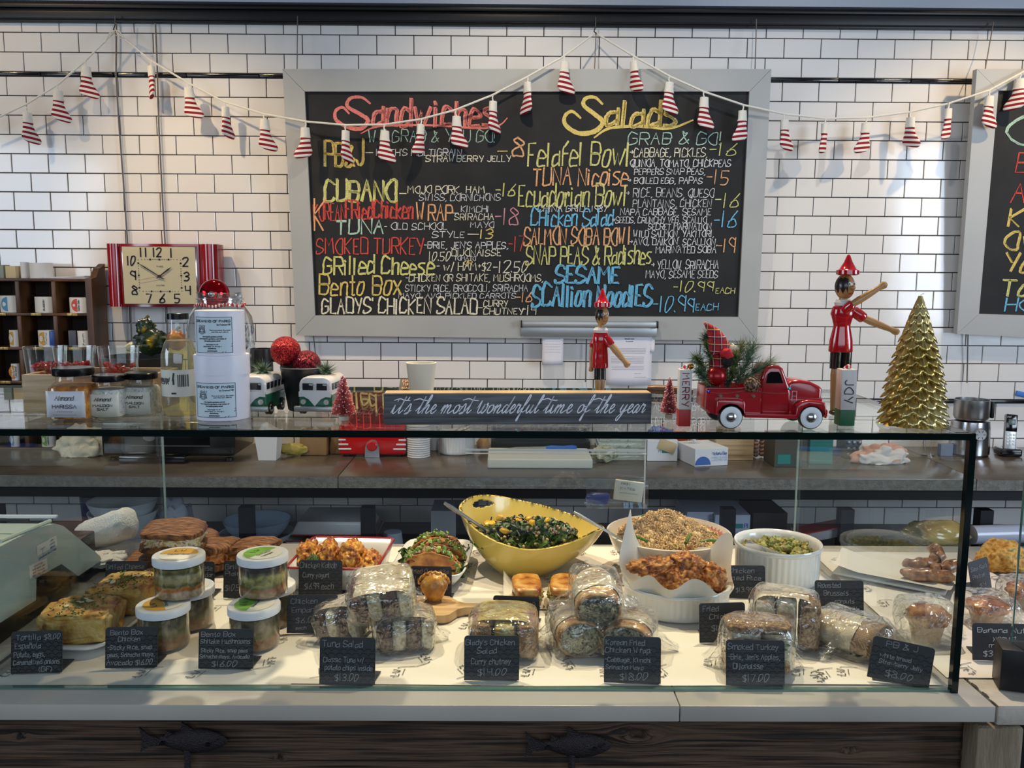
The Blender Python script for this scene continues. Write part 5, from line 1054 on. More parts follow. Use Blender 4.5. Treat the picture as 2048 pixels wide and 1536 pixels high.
branch([tl(1478, 775, -.01), tl(1496, 735, -.02), tl(1508, 705, -.01)], .034, 420, m_green2, 'long needled spray rising behind the pinecone', 5, 1.3, .0004)
branch([tl(1480, 778, -.01), tl(1515, 748, -.02), tl(1535, 738, -.02)], .034, 420, m_green2, 'long needled spray sweeping right over the pickup cab', 6, 1.6, .0004)
branch([tl(1475, 772, .01), tl(1480, 740, .0), tl(1492, 700, .0)], .026, 320, m_green, 'dark tuft in the middle of the pickup load', 7, 1.0, .0005)
c = tl(1502, 772, -.040); t = thing('pinecone', 'brown pinecone hanging over the side of the pickup bed', 'pinecone', c)
obj('core', blob(nb(), (0, 0, 0), (.010, .010, .009), 2, .05), mat('cone_dark', 0x2a1a12, .7), t); bm = nb()
for i in range(64):
    f_ = i / 63; ph = i * 2.39996; el = f_ * PI * .95; d = Vector((math.sin(el) * math.cos(ph), -math.cos(el), math.sin(el) * math.sin(ph))); q = d.to_track_quat('Z', 'Y').to_euler()
    blob(bm, d * .0122, (.0036, .0030, .0012), 1, .1, rot=(q.x, q.y, q.z + .4))
ob = obj('scales', bm, mat('cone_scale', 0x6b4a34, .5, cols=[0x3c2618, 0x76533a, 0xb09070], scale=160), t)
# plaid gnome
m_plaid = bpy.data.materials.new('red_plaid'); m_plaid.use_nodes = True; nt = m_plaid.node_tree; P5 = nt.nodes['Principled BSDF']; P5.inputs['Roughness'].default_value = .9
tc = nt.nodes.new('ShaderNodeTexCoord'); sx = nt.nodes.new('ShaderNodeSeparateXYZ'); nt.links.new(tc.outputs['Object'], sx.inputs[0]); acc = None
for ax, per, w_, col_ in (('X', .011, .30, 0x1d1a2c), ('Z', .012, .30, 0x1d1a2c), ('X', .011, .06, 0xe8dccf), ('Z', .012, .06, 0xe8dccf), ('Z', .024, .05, 0xd8b23c)):
    a = nt.nodes.new('ShaderNodeMath'); a.operation = 'MULTIPLY_ADD'; a.inputs[1].default_value = 1 / per; a.inputs[2].default_value = 30 + w_ ; nt.links.new(sx.outputs[ax], a.inputs[0])
    f_ = nt.nodes.new('ShaderNodeMath'); f_.operation = 'FRACT'; nt.links.new(a.outputs[0], f_.inputs[0]); g_ = nt.nodes.new('ShaderNodeMath'); g_.operation = 'LESS_THAN'; g_.inputs[1].default_value = w_; nt.links.new(f_.outputs[0], g_.inputs[0])
    h_ = nt.nodes.new('ShaderNodeMath'); h_.operation = 'MULTIPLY'; h_.inputs[1].default_value = .62 if w_ > .1 else .9; nt.links.new(g_.outputs[0], h_.inputs[0])
    mx = nt.nodes.new('ShaderNodeMix'); mx.data_type = 'RGBA'; nt.links.new(h_.outputs[0], mx.inputs[0]); mx.inputs[7].default_value = srgb(col_)
    if acc is None: mx.inputs[6].default_value = srgb(0xb4202a)
    else: nt.links.new(acc, mx.inputs[6])
    acc = mx.outputs[2]
nt.links.new(acc, P5.inputs['Base Color'])
g0 = tl(1446, 782, .004); t = thing('gnome_doll', 'little gnome doll with a bent plaid hat riding in the pickup', 'doll', g0); G = lambda px, py, dy=0.: tl(px, py, dy) - g0
obj('body', tube(nb(), [G(1447, 782), G(1446, 760), G(1445, 735), G(1447, 715)], [.014, .0165, .015, .010], 20), m_plaid, t)
obj('hat', tube(nb(), [G(1449, 710), G(1446, 702), G(1441, 688), G(1434, 673), G(1426, 664), G(1420, 658), G(1416, 654)], [.0175, .0180, .0150, .0110, .0075, .0045, .0020], 20), m_plaid, t)
obj('pompom', blob(nb(), G(1416, 654), (.003, .003, .003), 2, .1), mat('pink_felt', 0xd96a62, .9), t); obj('beard', blob(nb(), G(1470, 711, -.008), (.009, .008, .014), 3, .25, 4), mat('cream_fleece', 0xe6d9b8, .95, bump=.6, bscale=200), t)
obj('mitten_sleeve', tube(nb(), [G(1448, 712, -.014), G(1456, 712, -.020), G(1461, 722, -.022)], [.008, .009, .008], 14), mat('red_felt', 0xc2202a, .9), t); obj('mitten', blob(nb(), G(1457, 728, -.022), (.009, .007, .010), 3, .1), mat('black_felt', 0x17130f, .9), t)

# ================================================================ gold tree candle
m_gold = mat('metallic_gold', 0xcdb266, .30, .85, cols=[0xc2a458, 0xd8c07a, 0xe6d498], scale=12, bump=.15, bscale=80)
p = on(1847, 856); k = M(p); p.y += 48 * k; t = thing('gold_tree_candle', 'tall shiny gold christmas tree candle at the right end of the glass top', 'candle', p); Hh = 262 * k
Rz = lambda f_: k * (66 - 14 * f_ ** 1.2 - 46 * f_ ** 2.2) if f_ < .86 else k * (66 - 14 * .834 - 46 * .7176) * (1 - .72 * (f_ - .86) / .14)
NT, NS = 16, 11
def gt(u, v):
    a = u * 2 * PI; f_ = v; tier = f_ * NT; ti = math.floor(min(tier, NT - .001)); ph = tier - ti; n = NS if ti < 9 else 8
    lobe = abs(math.cos((a * n / 2) + (PI / 2 if ti % 2 else 0))); top = ti >= NT - 2
    flare = (1 - ph) ** 1.25; r = Rz((ti + .45) / NT if not top else f_) * (.66 + .40 * flare * (.45 + .55 * lobe)) * (1 + .018 * math.cos(a * n * 4))
    z = Hh * ((ti + ph) / NT) - flare * lobe * .008 * (0 if ti == 0 else 1) + (.0 if ph > .12 else -.003 * (0 if ti == 0 else 1))
    return Vector((r * math.cos(a), r * math.sin(a), max(0, z)))
bm = nb(); grid(bm, gt, 154, NT * 6 + 1, close=True); ob = obj('candle_body', bm, m_gold, t, angle=180)
obj('wick', tube(nb(), [(0, 0, Hh * .985), (.001, 0, Hh * 1.01), (.006, 0, Hh * 1.018)], .0006, 5), mat('white_wick', 0xd9d5c8, .8), t)

# ================================================================ things on the back worktop
def onW(px, py): return atZ(px, py, ZW + .0008)
def cloth(name, label, cat, loc, size, m, seed, rot=0., sub=5, amp=.35, group=None):
    bm = nb(); blob(bm, (0, 0, 0), (1, 1, 1), sub, amp, 1.9, seed)
    for v in bm.verts:
        v.co.x *= size[0]; v.co.y *= size[1]; v.co.z = max(v.co.z, -.35) * size[2] + .35 * size[2]
        v.co += Vector((0, 0, 1)) * noise.noise(v.co * 38 + Vector((seed, 0, 0))) * size[2] * .16 + Vector((1, 0, 0)) * noise.noise(v.co * 30 + Vector((0, seed, 3))) * .006
    for v in bm.verts: v.co.z = max(v.co.z, 0)
    o_ = obj(name, bm, m, angle=180, loc=loc, rot=(0, 0, rot)); return tag(o_, label, cat, group)
m_terry = mat('white_terry', 0xe3e2dd, .95, bump=.8, bscale=260)
p = onW(158, 915); cloth('kitchen_towel', 'crumpled cream kitchen towel on the worktop below the pigeonhole shelf', 'towel', p + Vector((0, .05, 0)), (.105, .05, .085), mat('cream_towel', 0xe2dbc4, .95, bump=.7, bscale=240), 3, .1)
def boxat(px0, px1, py_top, py_base, depth, bev=.002, onz=None):
    """world box whose front bottom edge runs px0..px1 at py_base on a level surface"""
    a = atZ(px0, py_base, onz or (ZW + .0008)); b = atZ(px1, py_base, onz or (ZW + .0008)); top = atY((px0 + px1) / 2, py_top, a.y).z; w, h = b.x - a.x, top - a.z
    return Vector(((a.x + b.x) / 2, a.y + depth / 2, a.z)), w, h
c, w, h = boxat(204, 470, 842, 924, .28); t = thing('coffee_machine', 'low glossy black coffee machine on the worktop with a chrome oval badge', 'machine', c)
obj('machine_body', box(nb(), (0, 0, h / 2 + .012), (w, .28, h - .024), bev=.012, seg=3), m_blackgloss, t); obj('chrome_strip', box(nb(), (.04, -.1405, h * .40), (w * .72, .002, .003)), m_steel, t)
obj('oval_badge', lathe(nb(), [(0, .001), (.022, .001), (.024, .003), (.020, .003), (0, .002)], 28, (-.07, -.139, h * .60), (PI / 2, 0, 0), sc=(1, .6, 1)), m_steel, t)
obj('control_panel', box(nb(), (w * .42, -.142, h * .62), (.10, .004, h * .5), bev=.001), m_black, t); obj('panel_label', box(nb(), (w * .38, -.1448, h * .78), (.05, .001, .008)), m_label, t); obj('drip_tray', box(nb(), (-w * .1, -.15, .016), (w * .5, .04, .026), bev=.004), m_blackgloss, t)
for x in (-w * .44, w * .44): obj('foot', cyl(nb(), .015, .012, (x, -.1, 0)), m_black, t)
c, w, h = boxat(517, 552, 865, 921, .07); t = thing('takeout_pail', 'white folded takeout pail on the worktop under the left toy van', 'carton', c)
def taper(bm, w, d, h, g=1.4):
    A = [bm.verts.new((x * w / 2, y * d / 2, 0)) for x, y in ((-1, -1), (1, -1), (1, 1), (-1, 1))]; B = [bm.verts.new((x * w / 2 * g, y * d / 2 * g, h)) for x, y in ((-1, -1), (1, -1), (1, 1), (-1, 1))]
    bm.faces.new(A[::-1]); bm.faces.new(B)
    for i in range(4): bm.faces.new((A[i], A[(i + 1) % 4], B[(i + 1) % 4], B[i]))
    return bm
obj('pail', taper(nb(), w, .07, h, 1.35), m_white, t, smooth=False); obj('top_flap', box(nb(), (.006, 0, h + .010), (w * .9, .06, .016), rot=(0, .5, 0), bev=.001), m_white, t)
m_kraft = mat('kraft_paper', 0x9a7c56, .7, col2=0x88693f, scale=8, bump=.3, bscale=20)
for x0, x1, yt, yb_, l in ((600, 655, 862, 911, 'left brown paper bag on the worktop beside a white pail'), (660, 690, 866, 908, 'small brown paper bag close to the red sandwich press')):
    c, w, h = boxat(x0, x1, yt, yb_, .09); bm = nb(); box(bm, (0, 0, 0), (w, .09, h), bev=.004)
    bmesh.ops.subdivide_edges(bm, edges=bm.edges[:], cuts=3, use_grid_fill=True)
    for v in bm.verts: v.co += Vector((noise.noise(v.co * 30) * .006, noise.noise(v.co * 30 + Vector((5, 0, 0))) * .006, 0)); v.co.z += h / 2
    tag(obj('paper_bag', bm, m_kraft, loc=c), l, 'bag', 'paper bags on the worktop')
c, w, h = boxat(562, 618, 884, 909, .05); tag(obj('snack_bag', blob(nb(), (0, 0, h * .5), (w / 2, .02, h * .5), 3, .25, 3, 4), mat('yellow_bag', 0xb2a04e, .35, bump=.4, bscale=30), loc=c + Vector((0, -.05, 0))), 'flat yellow snack bag leaning on the left brown bag', 'bag')
# red sandwich press
c, w, h = boxat(678, 812, 786, 914, .20); m_pred = mat('press_red', 0xc4161a, .14, coat=.7)
t = thing('retro_toaster', 'bright red retro countertop grill with white stripes and a chrome knob', 'appliance', c)
bm = nb(); box(bm, (0, 0, h * .24 + .008), (w, .20, h * .48), bev=.012, seg=3); obj('lower_body', bm, m_pred, t); bm = nb(); box(bm, (0, .01, h * .74), (w * .97, .18, h * .50), bev=.016, seg=3); obj('upper_hood', bm, mat('press_dark_red', 0x8a1a16, .2, coat=.5), t)
bm = nb(); prism(bm, [(-.030, .0), (.030, .0), (.028, .045)] + [(.026 * math.cos(a), .045 + .028 * math.sin(a)) for a in [i * PI / 8 for i in range(9)]] + [(-.028, .045)], .008, (0, -.1035, .0)); kb = obj('knob_plate', bm, mat('press_chrome', 0xc3c6d0, .2, .8), t)
obj('knob', lathe(nb(), [(0, .006), (.017, .006), (.017, .004), (.021, .002), (.022, 0)], 28, (0, -.1075, .048), (PI / 2, 0, 0)), m_pred, kb)
for s_ in (-1, 1):
    for i, ln in enumerate((.052, .040, .030)): obj('white_stripe', box(nb(), (s_ * (w / 2 - ln / 2 + .001), -.1005, .034 + i * .019), (ln, .003, .007), bev=.0012), m_ww, t)
write(t, 'Coca-Cola', -w * .30, h * .66, w * .62, .030, mat('script_grey_red', 0xb98a80, .4), .0028, y=-.0815, slant=.35, jit=.1)
for x in (-w * .4, w * .4): obj('foot', cyl(nb(), .012, .010, (x, -.06, 0)), m_black, t)
# stack of cup lids, ramekin, bread, board, clear boxes
p = onW(835, 917); t = thing('cup_lid_stack', 'tall stack of white plastic cup lids beside the red grill', 'lids', p + Vector((0, .045, 0)))
for i in range(15): obj('cup_lid', lathe(nb(), [(.0, .001), (.040, .001), (.0465, .0), (.048, .004), (.044, .0068), (.0, .0068)], 28, (0, 0, .0001 + i * .0091)), m_white, t) if i < 15 else None
def ribbed(name, label, cat, loc, R_, h, m, nr=48, rim=.006, group=None, tilt=None):
    t = thing(name, label, cat, loc, group=group)
    if tilt: t.rotation_euler = tilt
    def wp(q):
        a = math.atan2(q.y, q.x); r = math.hypot(q.x, q.y)
        return Vector((q.x, q.y, q.z)) * 1 if r < R_ * .93 or q.z > h * .86 or q.z < .006 else Vector((q.x * (1 + .012 * math.cos(nr * a)), q.y * (1 + .012 * math.cos(nr * a)), q.z))
    obj('dish', lathe(nb(), [(0, 0), (R_ * .90, 0), (R_ * .935, .004), (R_ * .94, .012), (R_ * .95, h * .84), (R_ * .97, h * .87), (R_, h * .89), (R_ * 1.01, h * .95), (R_ * .99, h), (R_ * .95, h * .985), (R_ * .90, h * .9), (R_ * .86, .01), (0, .008)], nr * 4, warp=wp), m, t, angle=60)
    return t
p = onW(911, 912); ribbed('ribbed_ramekin', 'white ribbed ramekin on the back worktop beside the lid stack', 'dish', p + Vector((0, .08, 0)), .080, .088, m_whitegloss, 36)
tag(obj('serving_utensils', tube(tube(nb(), [p + Vector((-.05, .06, .06)), p + Vector((.02, .09, .11)), p + Vector((.06, .1, .115))], .004, 6), [p + Vector((-.03, .1, .06)), p + Vector((.05, .09, .105))], .004, 6), m_steel), 'metal utensils resting in the worktop ramekin', 'utensils')
p = onW(966, 908); tag(obj('bread_round', blob(nb(), (0, 0, .03), (.028, .028, .034), 3, .12), mat('crust', 0x9a6a3a, .7, col2=0xc49a62, scale=30, bump=.5)), 'small round of bread leaning next to the cutting board', 'bread').location = p + Vector((0, .05, 0))
p = onW(865, 905); tag(obj('small_cup', lathe(nb(), [(0, 0), (.018, 0), (.022, .05), (.020, .05), (.016, .003), (0, .003)], 24), mat('blue_white_cup', 0xb9c8d4, .3)), 'small pale blue cup between the lids and the ramekin', 'cup').location = p + Vector((0, .06, 0))
c, w, h = boxat(975, 1185, 918, 937, .22); t = thing('cutting_board', 'thick white plastic cutting board with a rounded front edge', 'cutting board', c); obj('board', box(nb(), (0, 0, h / 2), (w, .22, h), bev=.006, seg=3), mat('white_hdpe', 0xe2e0d2, .4, bump=.1, bscale=60), t)
t = thing('chef_knife', 'knife with a bright blue handle on the white cutting board', 'knife', c + Vector((.03, .06, h + .0095)), .04); obj('handle', tube(nb(), [(0, 0, 0), (.02, 0, .001), (.07, 0, 0), (.11, 0, .002), (.125, 0, .0)], [.007, .0095, .008, .0095, .007], 10), mat('knife_blue', 0x1a63c2, .35), t); obj('blade', prism(nb(), [(0, -.007), (0, .006), (-.12, .004), (-.20, -.006), (-.12, -.009)], .0015), m_steel, t, smooth=False)
c, w, h = boxat(982, 1180, 852, 896, .14); c.y += .0; t = thing('film_wrapper', 'grey metal film wrapping stand behind the cutting board', 'machine', c)
obj('base', box(nb(), (0, 0, .015), (w, .14, .03), bev=.003), m_black, t); obj('top_plate', box(nb(), (0, 0, h - .008), (w, .12, .016), bev=.003), m_alu, t)
for x in (-w / 2 + .008, w / 2 - .008): obj('upright', box(nb(), (x, 0, h / 2), (.014, .02, h), bev=.002), m_alu, t)
m_clam = thin('clamshell_plastic', (.90, .96, .92, 1), .10, strength=.9, power=1.8, wrinkle=.6, wscale=30)
c, w, h = boxat(1195, 1290, 872, 922, .16); t = thing('clamshell_stack', 'stack of clear plastic clamshell boxes right of the cutting board', 'containers', c)
for i in range(4): obj('clamshell', box(nb(), (.002 * i, 0, .012 + i * h / 4), (w, .15, h / 4 - .004), bev=.006), m_clam, t)
tag(obj('sprouts', blob(nb(), c + Vector((-.07, -.1, .035)), (.05, .03, .034), 3, .4, 6), mat('pale_sprouts', 0xa8a886, .8, cols=[0x77805a, 0xb7b695, 0xd9d6c0], scale=60, bump=1.)), 'clear bag of pale sprouts beside the cutting board', 'food')
def carton(x0, x1, yt, yb_, d, m, label, name='carton', rot=0., texts=(), onz=None, group=None, bands_=()):
    c, w, h = boxat(x0, x1, yt, yb_, d, onz=onz); t = thing(name, label, 'box', c, rot, group); bx = obj('box_body', box(nb(), (0, 0, h / 2), (w, d, h), bev=.001), m, t, smooth=False)
    for (fx0, fz0, fx1, fz1, mm) in bands_: obj('printed_panel', box(nb(), ((fx0 + fx1) / 2 * w - w / 2, -d / 2 - .0003, (fz0 + fz1) / 2 * h), ((fx1 - fx0) * w, .0006, (fz1 - fz0) * h)), mm, bx, smooth=False)
    for i, (tx_, fx, fz, fw, fh, mm) in enumerate(texts): write(bx, tx_, -w / 2 + fx * w, fz * h, fw * w, fh * h, mm, max(.0008, fh * h * .14), y=-d / 2 - .0012, jit=0, rough=0, seed=i)
    return t, c, w, h
m_bw = mat('white_card_box', 0xdfe2e6, .5); m_teal = mat('teal_print', 0x2a7f78, .5); m_blu = mat('blue_print', 0x3b66ae, .5); m_blu2 = mat('light_blue_print', 0x8fb2e0, .5)
t, c, w, h = carton(1294, 1354, 880, 922, .13, m_bw, 'white glove box with a small green label and blue gloves on top', 'glove_box', 0, [('M', .38, .42, .06, .12, m_teal)], bands_=[(.48, .38, .80, .58, m_teal)])
obj('torn_flap', box(nb(), (.018, -.067, h * .72), (.07, .003, .045), rot=(0, .35, 0), bev=.001), mat('cream_card', 0xc9b389, .6), t)
cloth('blue_gloves', 'bunched bright blue gloves pulled out of the white glove box', 'gloves', c + Vector((0, 0, h + .001)), (.05, .04, .032), mat('glove_blue', 0x2257b4, .35), 8)
carton(1350, 1424, 868, 896, .10, mat('orange_carton_mat', 0xc2552c, .5), 'orange and white carton behind the blue and white glove box', texts=[('four', .35, .5, .3, .3, m_ww)])
t, c, w, h = carton(1376, 1448, 897, 932, .17, m_bw, 'white and blue glove box turned slightly with a tissue sticking out', 'glove_box', .25, [('Victoria Bay', .52, .62, .44, .17, m_blu), ('NITRILE GLOVES', .50, .42, .46, .09, m_blu2), ('LATEX FREE 100', .50, .28, .46, .09, m_blu2)])
b_ = halfdisc(nb(), h * .48, a0=0, a1=PI, to=lambda x, z: (x, -.0858, z + h * .08), c=(-w * .26, 0)); obj('printed_arc', b_, m_blu, t, smooth=False)
obj('tissue', lathe(nb(), [(0, 0), (.006, .012), (.020, .05), (.024, .056)], 12, (-.02, .02, h), (0, -.3, 0)), m_terry, t)
t, c, w, h = carton(1431, 1506, 876, 920, .14, m_pine, 'open pale wooden box on the worktop under the toy pickup', 'wooden_box'); obj('inner_jar', cyl(nb(), .05, .03, (-.01, 0, h)), mat('glass_lid', 0x8d7a55, .3), t)
p = onW(1519, 918); t = thing('egg_jar', 'clear jar of pinkish eggs beside the open wooden box', 'jar', p + Vector((0, .04, 0))); obj('jar_wall', lathe(nb(), [(0, 0), (.034, 0), (.036, .004), (.036, .10), (.033, .105)], 28), m_clear, t)
bm = nb()
for i in range(18): blob(bm, (.019 * math.cos(i * 2.1), .019 * math.sin(i * 2.1), .014 + .016 * (i // 3)), (.012, .012, .011), 2, .05)
obj('eggs', bm, mat('pink_eggs', 0xb28c7c, .5), t)
carton(1548, 1612, 872, 934, .14, mat('brown_reflection_box', 0x5b4a3a, .5, col2=0x3e4c46, scale=4), 'brown box with teal print behind the right side of the case', bands_=[(.1, .1, .5, .4, m_teal)])  # box added in place of dark and teal reflections
carton(1618, 1664, 868, 928, .14, m_teal, 'teal carton on the worktop near the rear corner of the case')  # second carton added where the same reflections lie
carton(1690, 1722, 866, 916, .10, mat('grey_carton', 0x7b8590, .4, .3), 'grey carton with round blister dimples below the joy block')
c, w, h = boxat(1690, 1722, 866, 916, .10); bm = nb()
for i in range(3):
    for j in range(4): blob(bm, c + Vector((-w / 2 + w * (i + .5) / 3, -.0535, h * (j + .5) / 4)), (.008, .0035, .008), 2, 0)
tag(obj('blister_pack', bm, mat('blister', 0x9aa6b2, .15, .4)), 'sheet of shiny blister dimples on the grey carton', 'blister pack')
carton(1652, 1686, 900, 911, .06, m_blu, 'flat bright blue packet left of the blister carton', 'blue_box')
p = onW(1772, 930); cloth('kitchen_towel', 'pink striped kitchen towel crumpled on the right of the worktop', 'towel', p + Vector((0, .05, 0)), (.115, .045, .055), stripes('pink_towel', 0xd9d2cf, 0xcf9a86, .05, .55, 'Y'), 5, .1)
p = onW(1862, 913); t = thing('wire_card_stand', 'little round based wire stand near the right end of the case', 'stand', p + Vector((0, .03, 0))); obj('base', cyl(nb(), .026, .004), m_steel, t); obj('wire', tube(nb(), [(-.012, 0, .004), (-.014, 0, .07), (.014, 0, .07), (.012, 0, .004)], .0012, 6), m_steel, t)
carton(1881, 1905, 889, 912, .03, mat('slate_card', 0x6e7b92, .6), 'small slate blue card standing beside the milk frother', 'small_card')
# milk frother, phone
p = onW(1952, 915); p.y += .06; k = M(p); t = thing('milk_frother', 'stainless milk frother with a jug on its round base', 'appliance', p); R_ = 37 * k; hf = 112 * k
m_ss = mat('stainless', 0xc3c3c6, .2, 1., bump=.04, bscale=300)
obj('foot_ring', cyl(nb(), R_ * .95, .010, n=40), m_black, t); obj('motor_base', lathe(nb(), [(0, .010), (R_ * 1., .010), (R_ * 1.0, hf * .18), (R_ * .97, hf * .5), (R_ * .93, hf * .62), (R_ * .6, hf * .64), (0, hf * .64)], 44), m_ss, t)
obj('jug', lathe(nb(), [(0, hf * .645), (R_ * .80, hf * .65), (R_ * .88, hf * .70), (R_ * .88, hf), (R_ * .85, hf), (R_ * .84, hf * .70), (0, hf * .68)], 44), m_steel, t)
obj('jug_handle', box(nb(), (R_ * 1.0, -.01, hf * .82), (.014, .030, hf * .30), bev=.006, seg=3), m_black, t); obj('dial', lathe(nb(), [(0, .008), (R_ * .30, .008), (R_ * .34, .004), (R_ * .34, 0)], 28, (0, -R_ * .95, hf * .42), (PI / 2, 0, 0)), m_steel, t)
for i in range(6): obj('dial_mark', box(nb(), (R_ * .2 * math.cos(i * PI / 3), -R_ * .95 - .0085, hf * .42 + R_ * .2 * math.sin(i * PI / 3)), (.010, .001, .002), rot=(0, -i * PI / 3, 0)), m_black, t)
p = onW(2026, 914); p.y += .04; t = thing('cordless_phone', 'grey and black cordless telephone leaning in its charging cradle', 'phone', p, -.12)
obj('cradle', box(nb(), (0, 0, .016), (.085, .08, .032), bev=.008, seg=3), m_blackgloss, t); hs_ = Matrix.Rotation(-.22, 4, 'X')
def ph(name, l, s, m, par=None, bev=.002):
    b_ = nb(); box(b_, l, s, bev=bev); bmesh.ops.transform(b_, matrix=Matrix.Translation((0, -.01, .02)) @ hs_ @ Matrix.Rotation(.08, 4, 'Y'), verts=b_.verts); return obj(name, b_, m, par or t)
hd = ph('handset', (0, 0, .078), (.050, .022, .156), m_alu, bev=.008); ph('upper_face', (0, -.0112, .118), (.044, .002, .072), m_blackgloss, hd); ph('screen', (0, -.0125, .122), (.028, .001, .024), mat('lcd', 0x51605c, .3), hd); write(hd, 'AT&T', -.011, .160, .018, .006, m_ww, .0009, y=.006, jit=0)
for i in range(4):
    for j in range(3): ph('key', (-.013 + .013 * j, -.0118, .068 - .013 * i), (.0095, .002, .008), m_ww, hd, .0008)

# ================================================================ things on the low shelf, dim under the worktop
def onL(px, py): return atZ(px, py, ZL + .0008)
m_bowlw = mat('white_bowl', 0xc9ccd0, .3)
def lowbowl(loc, R_, h, label, group, m=m_bowlw, name='serving_bowl'):
    o_ = obj(name, lathe(nb(), [(0, 0), (R_ * .6, 0), (R_ * .88, h * .55), (R_, h), (R_ * .97, h), (R_ * .84, h * .55), (R_ * .55, .006), (0, .006)], 40), m, loc=loc); return tag(o_, label, 'bowl', group)
p = atY(250, 1092, 3.26); p.z = ZL + .001
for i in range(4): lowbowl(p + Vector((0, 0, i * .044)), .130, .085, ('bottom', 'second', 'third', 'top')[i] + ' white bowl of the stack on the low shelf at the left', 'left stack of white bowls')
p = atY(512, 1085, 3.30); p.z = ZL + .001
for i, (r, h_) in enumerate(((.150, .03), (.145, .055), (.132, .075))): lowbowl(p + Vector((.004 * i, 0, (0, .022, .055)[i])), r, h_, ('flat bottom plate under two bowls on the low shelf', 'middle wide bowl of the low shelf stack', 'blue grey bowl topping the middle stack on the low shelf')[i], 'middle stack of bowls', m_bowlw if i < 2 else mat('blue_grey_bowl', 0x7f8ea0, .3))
m_enam = mat('white_enamel', 0xcfd0ce, .2, coat=.4); m_erim = mat('red_enamel_rim', 0x9a1c22, .25, coat=.4)
def enamel_tray(loc, w, d, h, label, name='enamel_tray', rot=0., group=None, flip=False, g=1.18):
    t = thing(name, label, 'tray', loc, rot, group)
    bm = nb(); o1 = [(-1, -1), (1, -1), (1, 1), (-1, 1)]; A = [bm.verts.new((x * w / 2, y * d / 2, 0)) for x, y in o1]; B = [bm.verts.new((x * w / 2 * g, y * d / 2 * g, h)) for x, y in o1]
    bm.faces.new(A)
    for i in range(4): bm.faces.new((A[i], A[(i + 1) % 4], B[(i + 1) % 4], B[i]))
    bmesh.ops.bevel(bm, geom=[e for e in bm.edges if abs(e.verts[0].co.z - e.verts[1].co.z) > h * .5], offset=.008, segments=3, profile=.5, affect='EDGES')
    o_ = obj('tray_body', bm, m_enam, t, solid=.003, angle=50)
    obj('red_rim', tube(nb(), [(x * w / 2 * g, y * d / 2 * g, h) for x, y in ((-.93, -1), (.93, -1), (1, -.9), (1, .9), (.93, 1), (-.93, 1), (-1, .9), (-1, -.9), (-.93, -1))], .0032, 8), m_erim, t)
    if flip: t.rotation_euler = (PI, 0, rot); t.location = Vector(loc) + Vector((0, 0, h + .004))
    return t
p = atY(672, 1080, 3.40); p.z = ZL + .001; enamel_tray(p + Vector((0, 0, .002)), .30, .24, .05, 'lower red-rimmed enamel tray stored on the low shelf', group='stored enamel trays'); enamel_tray(p + Vector((0, .02, .062)), .27, .22, .05, 'upper upturned red-rimmed enamel tray on the low shelf', group='stored enamel trays', flip=True)
m_film = thin('crinkled_film', (.93, .94, .95, 1), .16, strength=.9, power=1.6, wrinkle=1.4, wscale=26)
p = atY(735, 1070, 3.18); p.z = ZL + .05; tag(obj('film_bag', blob(nb(), p, (.09, .06, .05), 4, .35, 2.2, 3), m_film), 'crumpled clear plastic bag on the low shelf beside the trays', 'bag')
p = atY(786, 1090, 3.2); p.z = ZL + .001; tag(obj('plastic_cup', lathe(nb(), [(0, 0), (.045, 0), (.034, .11), (0, .11)], 24), mat('milky_plastic', 0xaab4c0, .4), loc=p), 'upturned milky plastic cup on the low shelf', 'cup')
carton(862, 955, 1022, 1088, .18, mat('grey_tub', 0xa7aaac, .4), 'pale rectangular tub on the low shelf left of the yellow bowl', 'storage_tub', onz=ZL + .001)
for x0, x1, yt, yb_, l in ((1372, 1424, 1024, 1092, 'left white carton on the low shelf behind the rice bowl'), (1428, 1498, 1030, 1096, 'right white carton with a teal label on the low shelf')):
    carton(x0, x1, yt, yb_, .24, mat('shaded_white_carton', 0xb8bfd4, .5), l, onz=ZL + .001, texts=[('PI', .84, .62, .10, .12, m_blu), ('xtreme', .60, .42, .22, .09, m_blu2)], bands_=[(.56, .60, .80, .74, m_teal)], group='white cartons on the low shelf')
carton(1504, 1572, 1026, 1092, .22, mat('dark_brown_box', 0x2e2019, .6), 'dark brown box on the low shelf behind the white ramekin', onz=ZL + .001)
c = atY(1640, 1062, 3.2); tag(obj('long_carton', box(nb(), c, (.19, .10, .035), rot=(0, -.15, .1), bev=.001), mat('white_red_box', 0xb4acb0, .5)), 'long pale carton tilted on the low shelf at the right', 'box')
tag(obj('red_edge_card', box(nb(), c + Vector((0, -.02, .024)), (.20, .09, .004), rot=(0, -.15, .1)), m_erim), 'thin red card lying on the tilted long carton', 'card')
p = atY(1872, 1066, 3.05); tag(obj('chip_bag', blob(nb(), (0, 0, 0), (.125, .06, .05), 4, .2, 2, 5), mat('yellow_film_bag', 0x8a7a44, .25, cols=[0x5c5a3a, 0x9a8448, 0xc0a75a], scale=8, coat=.5), loc=p), 'puffed yellow film bag on the low shelf at the right', 'bag')
p = atY(1752, 1090, 3.05); p.z = ZL + .001; t = tag(obj('clear_tub', lathe(nb(), [(0, 0), (.13, 0), (.17, .06), (.165, .06), (.12, .004), (0, .004)], 36), thin('dusky_plastic', (.8, .82, .84, 1), .14, strength=.8, power=2), loc=p), 'wide clear plastic tub on the low shelf', 'tub')
p = atY(1992, 1070, 3.05); tag(obj('film_roll', tube(nb(), [p + Vector((-.09, 0, 0)), p + Vector((.12, .02, 0))], .035, 20), mat('white_film_roll', 0xbfc4d6, .3, coat=.4)), 'thick white roll of film on the low shelf at the right edge', 'roll')
